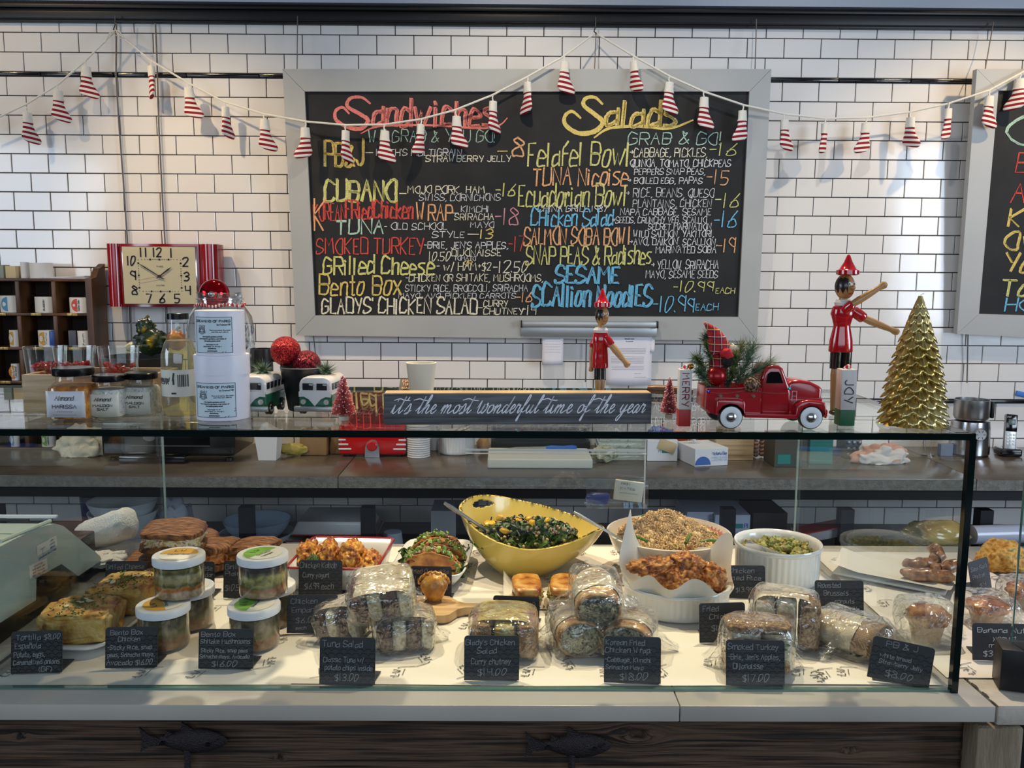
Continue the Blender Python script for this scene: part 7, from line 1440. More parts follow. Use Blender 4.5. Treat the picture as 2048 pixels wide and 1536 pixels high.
for i in range(NU):
    n_ = (i + 1) % NU; bm.faces.new((cb_, vs[i][0], vs[n_][0]))
    for j in range(NV):
        u, v = (i + .5) / NU * nr_, (j + .5) / NV
        if ((u - 4.55) / .55) ** 2 + ((v - .875) / .052) ** 2 < 1: continue
        bm.faces.new((vs[i][j], vs[n_][j], vs[n_][j + 1], vs[i][j + 1]))
obj('bowl_wall', bm, m_yel, t, solid=-.005, angle=60)
bm = nb(); R5 = random.Random(8)
for i in range(260):
    u = R5.random(); q = rimf(u) ; q = q * (1 + R5.uniform(-.012, .004)); blob(bm, q + Vector((0, 0, .0006)), (.0010 + R5.random() * .0022, .0010 + R5.random() * .001, .0008), 1, .3)
obj('rim_speckles', bm, m_speck, t)['kind'] = 'stuff'
def inbowl(R5, r, z0, z1): a = R5.random() * 6.28; q = math.sqrt(R5.random()) * r; return Vector((q * math.cos(a) * 1.18, q * math.sin(a), z0 + (z1 - z0) * (1 - (q / r) ** 2) ** .7 + R5.uniform(-.006, .006)))
sal = thing('green_salad', 'leafy green salad with chickpeas and yellow beet chunks in the yellow bowl', 'food', BW + Vector((.004, .004, 0))); R5 = random.Random(11); z0 = .072; 
obj('salad_base', blob(nb(), (0, 0, .062), (.125, .098, .022), 4, .15, 5), m_leaf, sal)
bm = nb()
for i in range(620): leaf(bm, inbowl(R5, .100, z0, z0 + .026), R5.uniform(.018, .034), R5)
obj('leaves', bm, m_leaf, sal)['kind'] = 'stuff'; bm = nb()
for i in range(110): blob(bm, inbowl(R5, .100, z0 + .006, z0 + .032), (.0048, .0046, .0044), 1, .1)
obj('chickpeas', bm, mat('chickpea', 0xb79a6a, .5), sal)['kind'] = 'stuff'
for i, (a, b) in enumerate(((-.085, .0), (-.05, -.055), (-.02, .02), (.004, .028), (.012, -.01), (-.06, .03), (.05, .01))): obj('beet_chunk', blob(nb(), (a, b, z0 + .030), (.013, .010, .006), 3, .15, 2, i, rot=(.3, .3 * i, i), power=.7), mat('yellow_beet', 0xd9a91e, .3, coat=.4), sal)
bm = nb()
for i in range(26): blob(bm, inbowl(R5, .095, z0 + .008, z0 + .034), (.004, .003, .003), 1, .2)
obj('cranberries', bm, mat('cranberry', 0x5c0f16, .35), sal)['kind'] = 'stuff'; bm = nb()
for i in range(60): blob(bm, inbowl(R5, .1, z0 + .010, z0 + .034), (.008, .0014, .0012), 1, .1, rot=(R5.random() * 3, R5.random() * 3, R5.random() * 3))
obj('cheese_shavings', bm, m_cheese, sal)['kind'] = 'stuff'
def utensil(name, label, a, b, r=.0045, m=m_steel, head=None):
    t = thing(name, label, 'utensil', a); d = Vector(b) - Vector(a); obj('handle', tube(nb(), [(0, 0, 0), d * .1, d * .5, d * .92, d], [r * .8, r * 1.2, r * .85, r * .7, r * .6], 8), m, t)
    if head: obj('bowl_end', blob(nb(), d, head, 3, 0), m, t)
utensil('serving_spoon', 'steel serving spoon leaning out of the left side of the yellow bowl', atY(889, 1006, 1.88), atY(1005, 1082, 1.93), head=(.022, .018, .006))
# ---------------------------------------------------------------- rice bowl, ramekin
c = Vector((atZ(1340, 1070, ZD + .10).x, 1.895, ZD + .0045)); t = thing('rice_bowl', 'round white bowl with a pink patch inside heaped with fried rice', 'bowl', c); R_ = .142; h = .098
m_cer = mat('cream_ceramic', 0xe0d8c8, .18, coat=.5)
obj('bowl_wall', lathe(nb(), [(0, 0), (.055, 0), (.062, .004), (.10, .03), (.128, .065), (R_, h), (R_ * .97, h + .001), (.122, .066), (.09, .03), (0, .010)], 60), m_cer, t, angle=60)
bm = nb(); grid(bm, lambda u, v: Vector((lambda a, s: ((.1225 + (R_ * .973 - .1225) * s) * math.cos(a) * .996, (.1225 + (R_ * .973 - .1225) * s) * math.sin(a) * .996, .068 + (h - .068) * s))(-.35 + u * 1.35, v)), 16, 5); obj('pink_glaze', bm, mat('pink_glaze_mat', 0xc98272, .2, coat=.5), t)
def grain(bm, c, R5, l=.0048, w=.0017):
    d = Vector((R5.gauss(0, 1), R5.gauss(0, 1), R5.gauss(0, 1))).normalized() * l; e = d.orthogonal().normalized() * w; g_ = d.cross(e).normalized() * w
    a, b_ = bm.verts.new(c - d), bm.verts.new(c + d); r_ = [bm.verts.new(c + q) for q in (e, g_, -e, -g_)]
    for i in range(4): bm.faces.new((a, r_[(i + 1) % 4], r_[i])); bm.faces.new((b_, r_[i], r_[(i + 1) % 4]))
m_rice2 = mat('rice_grain', 0xc9ab74, .55, cols=[0xa87c4a, 0xd0ac70, 0xf0deb4], scale=260, spread=(.4, .6))
m_rice = mat('fried_rice', 0xb08d58, .6, cols=[0x8c6234, 0xc09a60, 0xe0c898, 0xd4b27a], scale=40, bump=.6); ric = thing('fried_rice_heap', 'heap of golden chicken fried rice with green beans', 'food', c); bm = nb()
blob(bm, (0, 0, .066), (.122, .122, .022), 4, .2, 4)
for v in bm.verts: v.co.z += .038 * math.exp(-((v.co.x + .005) ** 2 + (v.co.y - .03) ** 2) / .0055) if v.co.z > .075 else 0
R5 = random.Random(2)
for i in range(240):
    a = R5.random() * 6.28; q = math.sqrt(R5.random()) * .112; x, y = q * math.cos(a), q * math.sin(a); blob(bm, (x, y, .082 + .040 * math.exp(-((x + .005) ** 2 + (y - .03) ** 2) / .0055) - .012 * (q / .116) ** 4 + R5.uniform(0, .008)), (R5.uniform(.005, .010),) * 3, 2, .5, 5, i)
obj('rice_base', bm, m_rice, ric, angle=180); bm = nb()
for i in range(7000):
    a = R5.random() * 6.28; q = math.sqrt(R5.random()) * .116; x, y = q * math.cos(a), q * math.sin(a); z = .090 + .040 * math.exp(-((x + .005) ** 2 + (y - .03) ** 2) / .0055) + .012 * noise.noise(Vector((x * 45, y * 45, 0))) - .012 * (q / .116) ** 4
    grain(bm, Vector((x, y, z + R5.uniform(.0, .007))), R5)
obj('rice_grains', bm, m_rice2, ric, smooth=False)['kind'] = 'stuff'
m_bean = mat('green_bean', 0x3f5a22, .4, col2=0x5a7a30, scale=60)
for a, b, z in (((.02, -.09), (.045, -.03), .100), ((-.10, -.03), (-.06, -.07), .096), ((.06, -.06), (.10, -.055), .092), ((.03, .05), (.06, .06), .10), ((-.05, .07), (-.03, .05), .115), ((.075, -.02), (.10, -.0), .092)): obj('green_bean', tube(nb(), [(a[0], a[1], z), ((a[0] + b[0]) / 2, (a[1] + b[1]) / 2, z + .005), (b[0], b[1], z + .002)], .0036, 8), m_bean, ric)
bm = nb()
for i in range(14): a = R5.random() * 6.28; q = R5.random() * .09; blob(bm, (q * math.cos(a), q * math.sin(a) - .02, .092), (.011, .008, .007), 2, .4, 3, i)
obj('chicken_bits', bm, mat('brown_chicken', 0x6e4220, .5, col2=0x96622c, scale=60, bump=.6), ric)['kind'] = 'stuff'
utensil('serving_fork', 'steel serving fork resting between the yellow bowl and the rice bowl', atY(1147, 1024, 1.86), atY(1262, 1090, 1.83), .0035)
p = Vector((atZ(1565, 1100, ZD + .08).x, 1.868, ZD + .0045)); ribbed('ribbed_ramekin', 'large white ribbed ramekin of roasted sprouts inside the glass case', 'dish', p, .097, .086, m_whitegloss, 44)
spr = thing('roasted_sprouts', 'pale roasted brussels sprouts in the large ribbed ramekin', 'food', p); obj('bed', cyl(nb(), .082, .045, (0, 0, .012), n=30), mat('sprout_dark', 0x6a6a34, .6), spr); bm = nb(); R5 = random.Random(6)
for i in range(150): a = R5.random() * 6.28; q = math.sqrt(R5.random()) * .074; blob(bm, (q * math.cos(a), q * math.sin(a), .060 + R5.random() * .012), (.010, .008, .006), 2, .45, 4, i, rot=(R5.random() * 3, R5.random() * 3, 0))
obj('sprout_pieces', bm, mat('sprout_green', 0x8f9148, .5, cols=[0x4f5a22, 0x8f9448, 0xbab06a, 0x9a7a40], scale=40, bump=.6), spr)['kind'] = 'stuff'
tt = thing('serving_tongs', 'shiny steel tongs lying across the large ribbed ramekin', 'tongs', atY(1492, 1088, 1.84)); d = atY(1560, 1112, 1.80) - Vector(tt.location); b_ = nb(); prism(b_, [(0, -.010), (d.length, -.006), (d.length, .006), (0, .010)], .003, (0, 0, 0)); bmesh.ops.transform(b_, matrix=d.to_track_quat('X', 'Z').to_matrix().to_4x4(), verts=b_.verts); obj('tong_arm', b_, m_ss, tt)
# ================================================================ wrapped food at the front of the case
m_cello = thin('cellophane', (.975, .975, .965, 1), .085, strength=.9, power=2.2, wrinkle=1.7, wscale=36, rough=.08, haze=.025)
m_kwrap = mat('translucent_wrap_paper', 0xcfc3ae, .6, cols=[0xb5a285, 0xd2c6b0, 0xe0d8c8], scale=16, bump=.4, bscale=40)
m_rye = mat('dark_rye_bread', 0x5b4034, .8, cols=[0x38241b, 0x62463a, 0x80604c], scale=50, bump=1., bscale=90); m_fill = mat('creamy_tuna', 0xcbbd9c, .5, cols=[0xa89468, 0xd0c4a4, 0xe2dac2], scale=45, bump=.8)
m_stamp2 = mat('pink_stamp', 0xa8525c, .7); m_greens = mat('lettuce_edge', 0x3e5c2a, .5, cols=[0x24401a, 0x4c6c30, 0x8a9c58], scale=40, bump=.6)
def cello(t, w, d, h, seed, ext=.05, dirx=(1, 1), z0=0., amp=.10):
    """crinkled clear bag round a parcel with flattened gathered ends"""
    bm = nb(); off = Vector((seed * 3.3, seed, 0))
    blob(bm, (0, 0, h * .5 + z0), (w * .55, d * .56, h * .545), 4, .0, 1, 0, power=.42)
    for v in bm.verts: n_ = noise.noise(v.co * 34 + off); c_ = (v.co - Vector((0, 0, h / 2))).normalized(); v.co += c_ * (abs(n_) * .010 * amp * 10 + .0015); v.co.z = max(v.co.z, .0006 + z0 * .0)
    for s_ in (-1, 1):
        if not dirx[0 if s_ < 0 else 1]: continue
        def fin(u, v, s_=s_):
            x = s_ * (w * .50 + u * ext); hh = h * (.5 - .22 * u + .1 * u * u); z = h * .42 * (1 - u * .8) + (v - .5) * 2 * hh * (.9 - .5 * u) * .9; y = math.sin(v * 16 + seed + u * 3) * .007 * (1 - .4 * u) + (u * .008)
            return Vector((x + noise.noise(Vector((v * 4, u * 3, seed))) * .008, y, max(.0008, z)))
        grid(bm, fin, 9, 22)
    return obj('cellophane', bm, m_cello, t, angle=28)
def wrapped_sandwich(loc, w, d, h, rot, label, seed, bread=m_rye, fill=m_fill, tilt=(0, 0), layers=((-.40, 0), (-.12, 1), (.14, 0), (.40, 1)), wrap=True, ext=.04, green=False, dirx=(1, 1), paper=None, name='wrapped_sandwich'):
    t = thing(name, label, 'sandwich', loc, rot=(tilt[0], tilt[1], rot), group='cellophane wrapped sandwiches'); n_ = len(layers)
    for i, (x, k_) in enumerate(layers):
        bm = nb(); blob(bm, (x * w + w / n_ * .10, 0, h * .49), (w / n_ * .52, d * .48, h * .47), 4, .10, 3, seed + i, power=.42)
        for v in bm.verts: v.co.y += noise.noise(v.co * 90) * .003; v.co.z = max(v.co.z, .001)
        obj('bread' if k_ == 0 else 'filling', bm, bread if k_ == 0 else fill, t, angle=180)
    if green: obj('lettuce', blob(nb(), (0, -d * .44, h * .62), (w * .46, .008, h * .12), 4, .5, 5, seed), m_greens, t, angle=180)
    if wrap:
        bm = nb()
        def wr(u, v): # sleeve over the back and top
            a = (u - .5) * 2 * PI * .5; q = 5.; ca, sa = math.cos(a + PI / 2), math.sin(a + PI / 2); r = (abs(ca) ** q + abs(sa) ** q) ** (-1 / q)
            return Vector((ca * r * w * .525 + noise.noise(Vector((u * 9, v * 6, seed))) * .002, -d * .36 + v * d * .88, max(.001, (sa * r) * h * 1.0 + .002)))
        grid(bm, wr, 30, 8); obj('paper_wrap', bm, paper or m_kwrap, t, angle=180)
        bm = nb(); R5 = random.Random(seed)
        tube(bm, [(-w * .5, 0, h * .3), (-w * .5, 0, h * .99), (-w * .3, 0, h * 1.015), (w * .3, 0, h * 1.015), (w * .5, 0, h * .99), (w * .53, 0, h * .3)], .0009, 5)
        ribbons(bm, [[(x * w * .3 - w * .15 + R5.uniform(-.003, .003), y * .004 - .012) for x, y in ((0, 0), (.3, 3), (.5, -1), (.8, 4), (1, 0), (1.2, 3))]], .001, lambda a, b: (a, b, h * 1.016))
        obj('pink_twine', bm, m_stamp2, t)
    cello(t, w, d, h, seed, ext, dirx); return t
p = onD(668, 1290); wrapped_sandwich(p + Vector((.018, .042, 0)), .082, .085, .066, -.25, 'left tuna sandwich in cellophane leaning behind the tuna salad tag', 1, tilt=(0, -.22), dirx=(1, 0), ext=.03)
p = onD(790, 1312); wrapped_sandwich(p + Vector((.010, .050, 0)), .100, .085, .062, .18, 'right lower tuna sandwich in cellophane with dark rye edges', 2, dirx=(0, 1), ext=.035)
p = onD(745, 1312); wrapped_sandwich(p + Vector((.012, .066, .066)), .108, .095, .058, .06, 'topmost tuna sandwich in cellophane resting on the two others', 3, tilt=(.30, -.12), dirx=(1, 1), ext=.022)
m_yb = mat('yellow_curry_wrap', 0xc4ac58, .5, cols=[0xb08c3c, 0xcdb868, 0xdcd29c], scale=24, bump=.4)
p = onD(1010, 1325); wrapped_sandwich(p + Vector((-.003, .055, 0)), .112, .105, .070, -.05, 'boxy yellow chicken salad sandwich in cellophane tied with pink twine', 4, bread=mat('brown_crust', 0x8a6238, .6, col2=0xa97e4e, scale=40, bump=.6), fill=m_yb, layers=((-.36, 0), (0, 1), (.36, 0)), paper=m_yb, dirx=(0, 1), ext=.05)
m_wfill = mat('shredded_filling', 0x8d8468, .6, cols=[0x3c3424, 0x8f866a, 0xb5ae8c, 0x6a7a48], scale=60, bump=1., bscale=110); m_wrapt = mat('grilled_wrap', 0xb98a58, .5, cols=[0x94602e, 0xbf9260, 0xd9bc90], scale=20, bump=.2)
def wrap_roll(loc, w, ln, h, rot, label, seed, tilt=(0, 0), fill=m_wfill, skin=m_wrapt, paper=True):
    t = thing('wrapped_roll', label, 'wrap', loc, rot=(tilt[0], tilt[1], rot), group='cellophane wrapped rolls')
    ov = [(math.cos(i * PI / 14), math.sin(i * PI / 14)) for i in range(28)]
    bm = nb(); grid(bm, lambda u, v: Vector((math.cos(u * 2 * PI) * w / 2 * (1 - .25 * v ** 4), -ln / 2 + v * ln, h / 2 + math.sin(u * 2 * PI) * h / 2 * (1 - .25 * v ** 4) + .001)), 28, 10, close=True); obj('flatbread', bm, skin, t, solid=.003)
    bm = nb(); blob(bm, (0, -ln / 2 + .006, h / 2), (w * .47, .012, h * .46), 4, .25, 5, seed); obj('filling', bm, fill, t, angle=180)
    if paper:
        bm = nb(); grid(bm, lambda u, v: Vector((math.cos(u * 2 * PI) * w / 2 * 1.04 * (1 - .28 * v ** 4), -ln / 2 + ln * (.30 + .72 * v) + math.sin(u * 13) * .003, h / 2 + math.sin(u * 2 * PI) * h / 2 * 1.05 * (1 - .28 * v ** 4) + .001)), 30, 8, close=True); obj('paper_wrap', bm, m_kwrap, t)
        bm = nb(); R5 = random.Random(seed)
        for j in range(5): ribbons(bm, [_spline([(-w * .28 + w * .14 * i + R5.uniform(-.004, .004), -.012 + .009 * j + R5.uniform(-.004, .004)) for i in range(5)], 3)], .0010, lambda a, b: (a, b + .012, h / 2 + math.sqrt(max(0, 1 - (a / (w * .53)) ** 2)) * h / 2 * 1.05 + .0022))
        obj('pink_print', bm, m_stamp2, t, smooth=False)
    cello(t, w, ln * .98, h, seed, .045, (1, 1)); return t
p = onD(1148, 1318); wrap_roll(p + Vector((.004, .056, 0)), .082, .105, .066, .15, 'lower left korean chicken wrap in cellophane showing its cut end', 5)
p = onD(1262, 1322); wrap_roll(p + Vector((.002, .056, 0)), .092, .105, .062, -.25, 'lower right korean chicken wrap in cellophane behind its chalk tag', 6)
p = onD(1192, 1318); wrap_roll(p + Vector((.004, .072, .062)), .082, .10, .068, .02, 'topmost korean chicken wrap in cellophane lying across the two others', 7, tilt=(.25, 0), fill=mat('dark_greens_filling', 0x5d5a44, .6, cols=[0x26241c, 0x5f5c46, 0x97a080], scale=60, bump=1., bscale=110))
p = onD(1722, 1328); wrap_roll(p + Vector((.004, .062, 0)), .090, .12, .062, .72, 'peanut butter and jelly roll in cellophane with a pink star print', 8, fill=mat('baguette_crust', 0x8c6844, .6, col2=0xa88460, scale=30, bump=.7), skin=mat('baguette_skin', 0xa2835e, .6, col2=0x8a6844, scale=20))
m_multi = mat('multigrain_bread', 0x9a7858, .75, cols=[0x6b4c34, 0x9c7a58, 0xc0a078], scale=70, bump=1., bscale=120); m_turk = mat('turkey_brie', 0xc8b69c, .5, cols=[0xa8886c, 0xd0c0a4, 0xe6dcc6], scale=30, bump=.5)
p = onD(1580, 1330); wrapped_sandwich(p + Vector((.016, .092, 0)), .110, .075, .098, -.30, 'rear smoked turkey sandwich standing taller in cellophane', 9, bread=m_multi, fill=m_turk, layers=((-.34, 1), (0, 1), (.38, 0)), ext=.03, paper=m_kwrap)
p = onD(1532, 1372); t = wrapped_sandwich(p + Vector((0, .066, 0)), .108, .062, .088, -.06, 'front smoked turkey sandwich in cellophane right behind its chalk tag', 10, bread=m_turk, fill=m_turk, layers=((-.25, 0), (.25, 1)), wrap=False, green=True, ext=.032)
obj('top_bread', blob(nb(), (0, 0, .082), (.056, .034, .009), 4, .08, 2, 3, power=.5), m_multi, t, angle=180); obj('bottom_bread', blob(nb(), (0, -.003, .018), (.056, .036, .016), 4, .08, 2, 4, power=.5), m_multi, t, angle=180)
# cubano halves on parchment, empanada on its board
m_parch = mat('parchment', 0xe0dace, .6, bump=.3, bscale=12)
a = onD(1010, 1228); t = thing('parchment_sheet', 'white parchment with upturned corners under the pressed cubano halves', 'parchment', (onD(1095, 1190).x, onD(1095, 1195).y, ZD + .004))
obj('sheet', grid(nb(), lambda u, v: Vector(((u - .5) * .19, (v - .5) * .14, .0006 + .045 * max(0, abs(u - .5) * 2 - .72) / .28 * max(0, v - .35) * (1 + .3 * math.sin(v * 9)))), 26, 14), m_parch, t, angle=180)
m_pork_c = mat('golden_pressed_crust', 0xb4702c, .35, cols=[0x7c3e14, 0xb56c26, 0xd09040, 0xdcae62], scale=16, bump=.4, coat=.4); m_cub = mat('cubano_layers', 0xb79a4a, .5, cols=[0x6c5a28, 0xb89c48, 0xd8c478, 0x8c6a3a], scale=40, bump=.8)
for px, rz, l in ((1054, .03, 'left pressed cubano half with a golden crust'), (1132, -.12, 'right pressed cubano half showing yellow layered filling')):
    p = onD(px, 1226); t = thing('cubano_half', l, 'sandwich', p + Vector((0, .050, .003)), rz, 'pressed cubano halves')
    for i, z in enumerate((.012, .038)): obj('pressed_bread', blob(nb(), (0, 0, z), (.030, .050, .011), 4, .06, 2, i, power=.5), m_pork_c, t, angle=180)
    obj('layered_filling', blob(nb(), (-.003 if rz < 0 else .003, -.001, .025), (.030, .049, .010), 4, .25, 5, px, power=.6), m_cub, t, angle=180)
m_maple = mat('maple_board', 0xc79f70, .45, cols=[0xb58a5c, 0xcba677, 0xd8b88c], scale=4, stretch=(.6, 6, 2), detail=6)
a = onD(860, 1236); t = thing('paddle_board', 'pale maple paddle board with its handle pointing right', 'board', (a.x, a.y, ZD + .0036)); k = M(a)
pl = [(-.19, -.052), (-.19, .05), (.030, .05), (.040, .045), (.055, .018), (.070, .008), (.100, .006), (.106, -.004), (.100, -.014), (.070, -.014), (.055, -.024), (.035, -.050), (.020, -.056)]
obj('board', prism(nb(), [(x, -y) for x, y in pl][::-1], .016, (0, .02, .0085), axis='Z'), m_maple, t, smooth=False)
m_emp = mat('empanada_crust', 0xc98c34, .4, cols=[0x9c5c1c, 0xc88a32, 0xdca850], scale=18, bump=.4, coat=.35)
t = thing('empanada', 'golden empanada standing on the paddle board beside the quesadilla tag', 'food', onD(866, 1228) + Vector((0, .028, .0148))); bm = nb()
blob(bm, (0, 0, .030), (.031, .020, .031), 4, .10, 2, 3)
for v in bm.verts: v.co.x *= .62 + .38 * min(1, max(0, v.co.z / .045)); v.co.z = max(0, v.co.z)
obj('crust', bm, m_emp, t, angle=180); obj('crimped_edge', tube(nb(), [(.030 * math.cos(q_), .004 * math.sin(q_ * 18), .040 + .022 * math.sin(q_)) for q_ in [i * PI / 30 for i in range(31)]], .0035, 7), m_emp, t)
# fried chicken in its dish
rc = Vector((atZ(1368, 1195, ZD + .05).x, 1.700, ZD + .0036)); t = ribbed('oval_dish', 'white ribbed oval dish lined with parchment', 'dish', rc, .104, .056, m_whitegloss, 52)
t.scale = (1.08, 1, 1)
pp = thing('parchment_sheet', 'crumpled parchment lining standing up from the ribbed oval dish', 'parchment', rc)
def par(u, v):
    a = u * 2 * PI; hgt = .060 + .018 * math.sin(a * 3 + .4) + .042 * math.exp(-((a - 2.55) / .28) ** 2) + .022 * math.exp(-((a - .45) / .3) ** 2) - .020 * math.exp(-((a - 4.8) / .8) ** 2); s = min(1, v * 1.6); r = .030 + .064 * s + .030 * max(0, v - .6) + .005 * math.sin(a * 9) * v
    return Vector((r * math.cos(a) * 1.08, r * math.sin(a), .012 + (hgt + .009 * math.sin(a * 5 + 1.3) + .005 * math.sin(a * 8 + .4)) * max(0, v - .35) / .65 * 1.35 + .002 * math.sin(a * 7)))
obj('sheet', grid(nb(), par, 96, 14, close=True), m_parch, pp, angle=60)
m_fc = mat('fried_chicken_crust', 0x9c5a24, .55, cols=[0x5c2c0e, 0x96521e, 0xbd7a34, 0xd29a58], scale=34, bump=1., bscale=70, coat=.2)
for i, (px, py, yy, sx, sy, sz, ry, l) in enumerate(((1300, 1132, 1.665, .042, .022, .016, -.15, 'long fried chicken strip lying left in the oval dish'), (1372, 1140, 1.70, .040, .040, .036, .3, 'big craggy fried chicken piece in the middle of the oval dish'), (1420, 1158, 1.68, .026, .030, .034, -.5, 'upright fried chicken piece at the right of the oval dish'), (1400, 1190, 1.645, .028, .026, .020, .1, 'small fried chicken piece low at the front right of the dish'), (1345, 1165, 1.68, .045, .04, .026, 0, 'fried chicken piece buried under the others in the dish'))):
    q = atY(px, py, yy); t = thing('fried_chicken', l, 'food', q, rot=(0, ry, i * .5), group='fried chicken pieces'); bm = nb(); blob(bm, (0, 0, 0), (sx, sy, sz), 5, .30, 2.6, i * 2 + 1)
    for v in bm.verts: v.co += v.co.normalized() * abs(noise.noise(v.co * 150)) * .006
    obj('crust', bm, m_fc, t, angle=180)
# pastry tray and muffins
pt = onD(1800, 1160); t = thing('pastry_tray', 'long parchment lined tray crossing behind the right side glass', 'tray', (pt.x, pt.y, ZD + .004), -.62)
t.location.x = pt.x - .02
obj('tray_base', box(nb(), (0, 0, .005), (.235, .100, .006), bev=.002), m_bw, t); obj('parchment_liner', grid(nb(), lambda u, v: Vector(((u - .5) * .25, (v - .5) * .12, .009 + .012 * abs(v - .5) ** 2 * 4 + .016 * max(0, .25 - u) * 3 * (1 + math.sin(v * 8) * .3))), 20, 10), m_parch, t, angle=180)
m_prz = mat('glazed_pastry', 0x87522f, .35, cols=[0x5c3018, 0x8c5630, 0xb4865c], scale=24, bump=.3, coat=.5)
for i, (px, py, L_, rz, l) in enumerate(((1850, 1162, .054, -.3, 'front glazed pastry twist on the pastry tray'), (1888, 1146, .040, .5, 'second glazed pastry twist overlapping the front one'), (1832, 1140, .034, .1, 'left glazed pastry knob on the pastry tray'), (1868, 1126, .018, 1.3, 'small upright pastry tip at the back of the tray'))):
    q = onD(px, py); t = thing('pastry_twist', l, 'pastry', (q.x - .01, q.y - .03, ZD + .026), rz, 'glazed pastry twists'); obj('dough', tube(nb(), [(L_ * (2 * s_ / 8 - 1), .008 * math.sin(s_ * 1.4), .004 * math.cos(s_ * 1.7) + (.02 * s_ / 8 if i == 3 else 0)) for s_ in range(9)], [.006] + [.014 + .002 * (s_ % 2) for s_ in range(7)] + [.005], 14), m_prz, t)
m_muf = mat('muffin_top', 0xa8642c, .5, cols=[0x74401a, 0xa4602a, 0xc68a48], scale=24, bump=.6, coat=.2); m_mufc = mat('muffin_side', 0xb79066, .7, col2=0xa07850, scale=30, bump=.4)
def muffin(px, py, r, label, seed, film=True, tall=.048):
    q = onD(px, py); t = thing('muffin', label, 'muffin', q + Vector((0, r * .8, 0)), 0, 'muffins in clear bags')
    obj('muffin_cup', lathe(nb(), [(0, .001), (r * .62, .001), (r * .80, tall * .55), (0, tall * .55)], 40, warp=lambda c_: Vector((c_.x * (1 + .02 * math.cos(20 * math.atan2(c_.y, c_.x))), c_.y * (1 + .02 * math.cos(20 * math.atan2(c_.y, c_.x))), c_.z))), m_mufc, t)
    obj('muffin_top', blob(nb(), (0, 0, tall * .72), (r, r * .9, tall * .36), 4, .13, 2.2, seed), m_muf, t, angle=180)
    if film: cello(t, r * 2.1, r * 2.0, tall * 1.15, seed, .035)
    return t
muffin(1868, 1292, .040, 'bagged muffin seen through the right side glass of the case', 3, tall=.064); muffin(1990, 1258, .041, 'banana nut muffin in a clear bag behind its chalk tag outside the case', 4); muffin(2062, 1222, .036, 'bagged muffin cut off by the right edge of the photo', 5)
bm = nb(); q = onD(2020, 1150); t = thing('scone', 'craggy golden triangular scone at the right edge outside the case', 'scone', q + Vector((.01, .045, .0))); blob(bm, (0, 0, .032), (.050, .045, .036), 5, .22, 2.4, 9, power=.8)
for v in bm.verts: v.co.x *= 1.25 - .55 * (v.co.z / .07); v.co.z = max(0, v.co.z)
obj('crumb', bm, mat('golden_scone', 0xcf9436, .6, cols=[0xa0641e, 0xd09438, 0xe6bc6c, 0x6a7a34], scale=30, bump=1., bscale=60, spread=(.3, .72)), t, angle=180)
# black sign holder with clear sheet at the right edge
a, b = onD(2008, 1382), onD(2046, 1392); t = thing('sign_holder', 'black block holder gripping a clear upright sheet at the right edge', 'holder', (a.x + .034, a.y + .02, ZD + .001), -.30); hh = atY(2020, 1292, a.y + .02).z - ZD
obj('block', box(nb(), (0, 0, hh / 2), (.066, .05, hh), bev=.0015), m_black, t); obj('clear_sheet', box(nb(), (.012, .01, hh + .19), (.045, .004, .40), bev=.0005), m_glass, t); obj('sheet_edge', box(nb(), (-.0112, .01, hh + .19), (.0022, .0045, .40)), m_gedge2, t)

# ---------------------------------------------------------------- scale at the left, beyond the side glass
XS = -.925
def onX(px, py, X=XS): d = ray(px, py); t_ = X / d.x; return Vector((X, d.y * t_, EYE + d.z * t_))
t = thing('deli_scale', 'pale green grey deli scale with printed stickers at the left outside the glass case', 'scale', (XS, 1.7, ZD + .0065)); o3 = Vector(t.location)
sp_ = [(-88, 1134), (0, 1096), (70, 1060), (109, 1047), (127, 1052), (200, 1112), (203, 1118), (198, 1124), (157, 1152), (123, 1128), (73, 1156), (72, 1200), (0, 1246), (-88, 1300)]
q = [onX(*s_) - o3 for s_ in sp_]; q = [(v.y, max(v.z, 0.0005)) for v in q]
m_sc = mat('pale_green_plastic', 0xbccac2, .42, bump=.05, bscale=60)
bm = nb(); A = [bm.verts.new((0, y, z)) for y, z in q]; B = [bm.verts.new((-.30, y, z)) for y, z in q]; bm.faces.new(A); bm.faces.new(B[::-1])
for i in range(len(q)): bm.faces.new((A[(i + 1) % len(q)], A[i], B[i], B[(i + 1) % len(q)]))
hsg = obj('housing', bm, m_sc, t, smooth=False)
def stick(pts, m, name): 
    b_ = nb(); v = [b_.verts.new(onX(*p_) - o3 + Vector((.0007, 0, 0))) for p_ in pts]; b_.faces.new(v); return obj(name, b_, m, hsg, smooth=False, solid=.0004)
stick([(72, 1092), (112, 1071), (113, 1090), (74, 1112)], m_label, 'sticker'); stick([(58, 1132), (93, 1116), (95, 1137), (59, 1158)], m_label, 'sticker')
def onface(strs, c0, cx, m, wd):
    o_ = onX(*c0) - o3; e = (onX(*cx) - o3 - o_); L_ = e.length; e.normalize()
    for i, s_ in enumerate(strs): write(hsg, s_[0], 0, 0, L_ * s_[1], s_[2], m, wd, to3=lambda u, v: (.0016, o_.y + e.y * (u + L_ * s_[3]), o_.z + e.z * (u + L_ * s_[3]) + v - s_[4]), jit=0, name='sticker_print')
onface([('T', .26, .012, .10, .022), ('NEW', .25, .0035, .62, .006), ('USED', .25, .0035, .62, .013), ('SERVICE', .28, .0035, .62, .020), ('LEASING RENTALS', .9, .003, .02, .028)], (74, 1092), (112, 1071), m_blu, .0009)
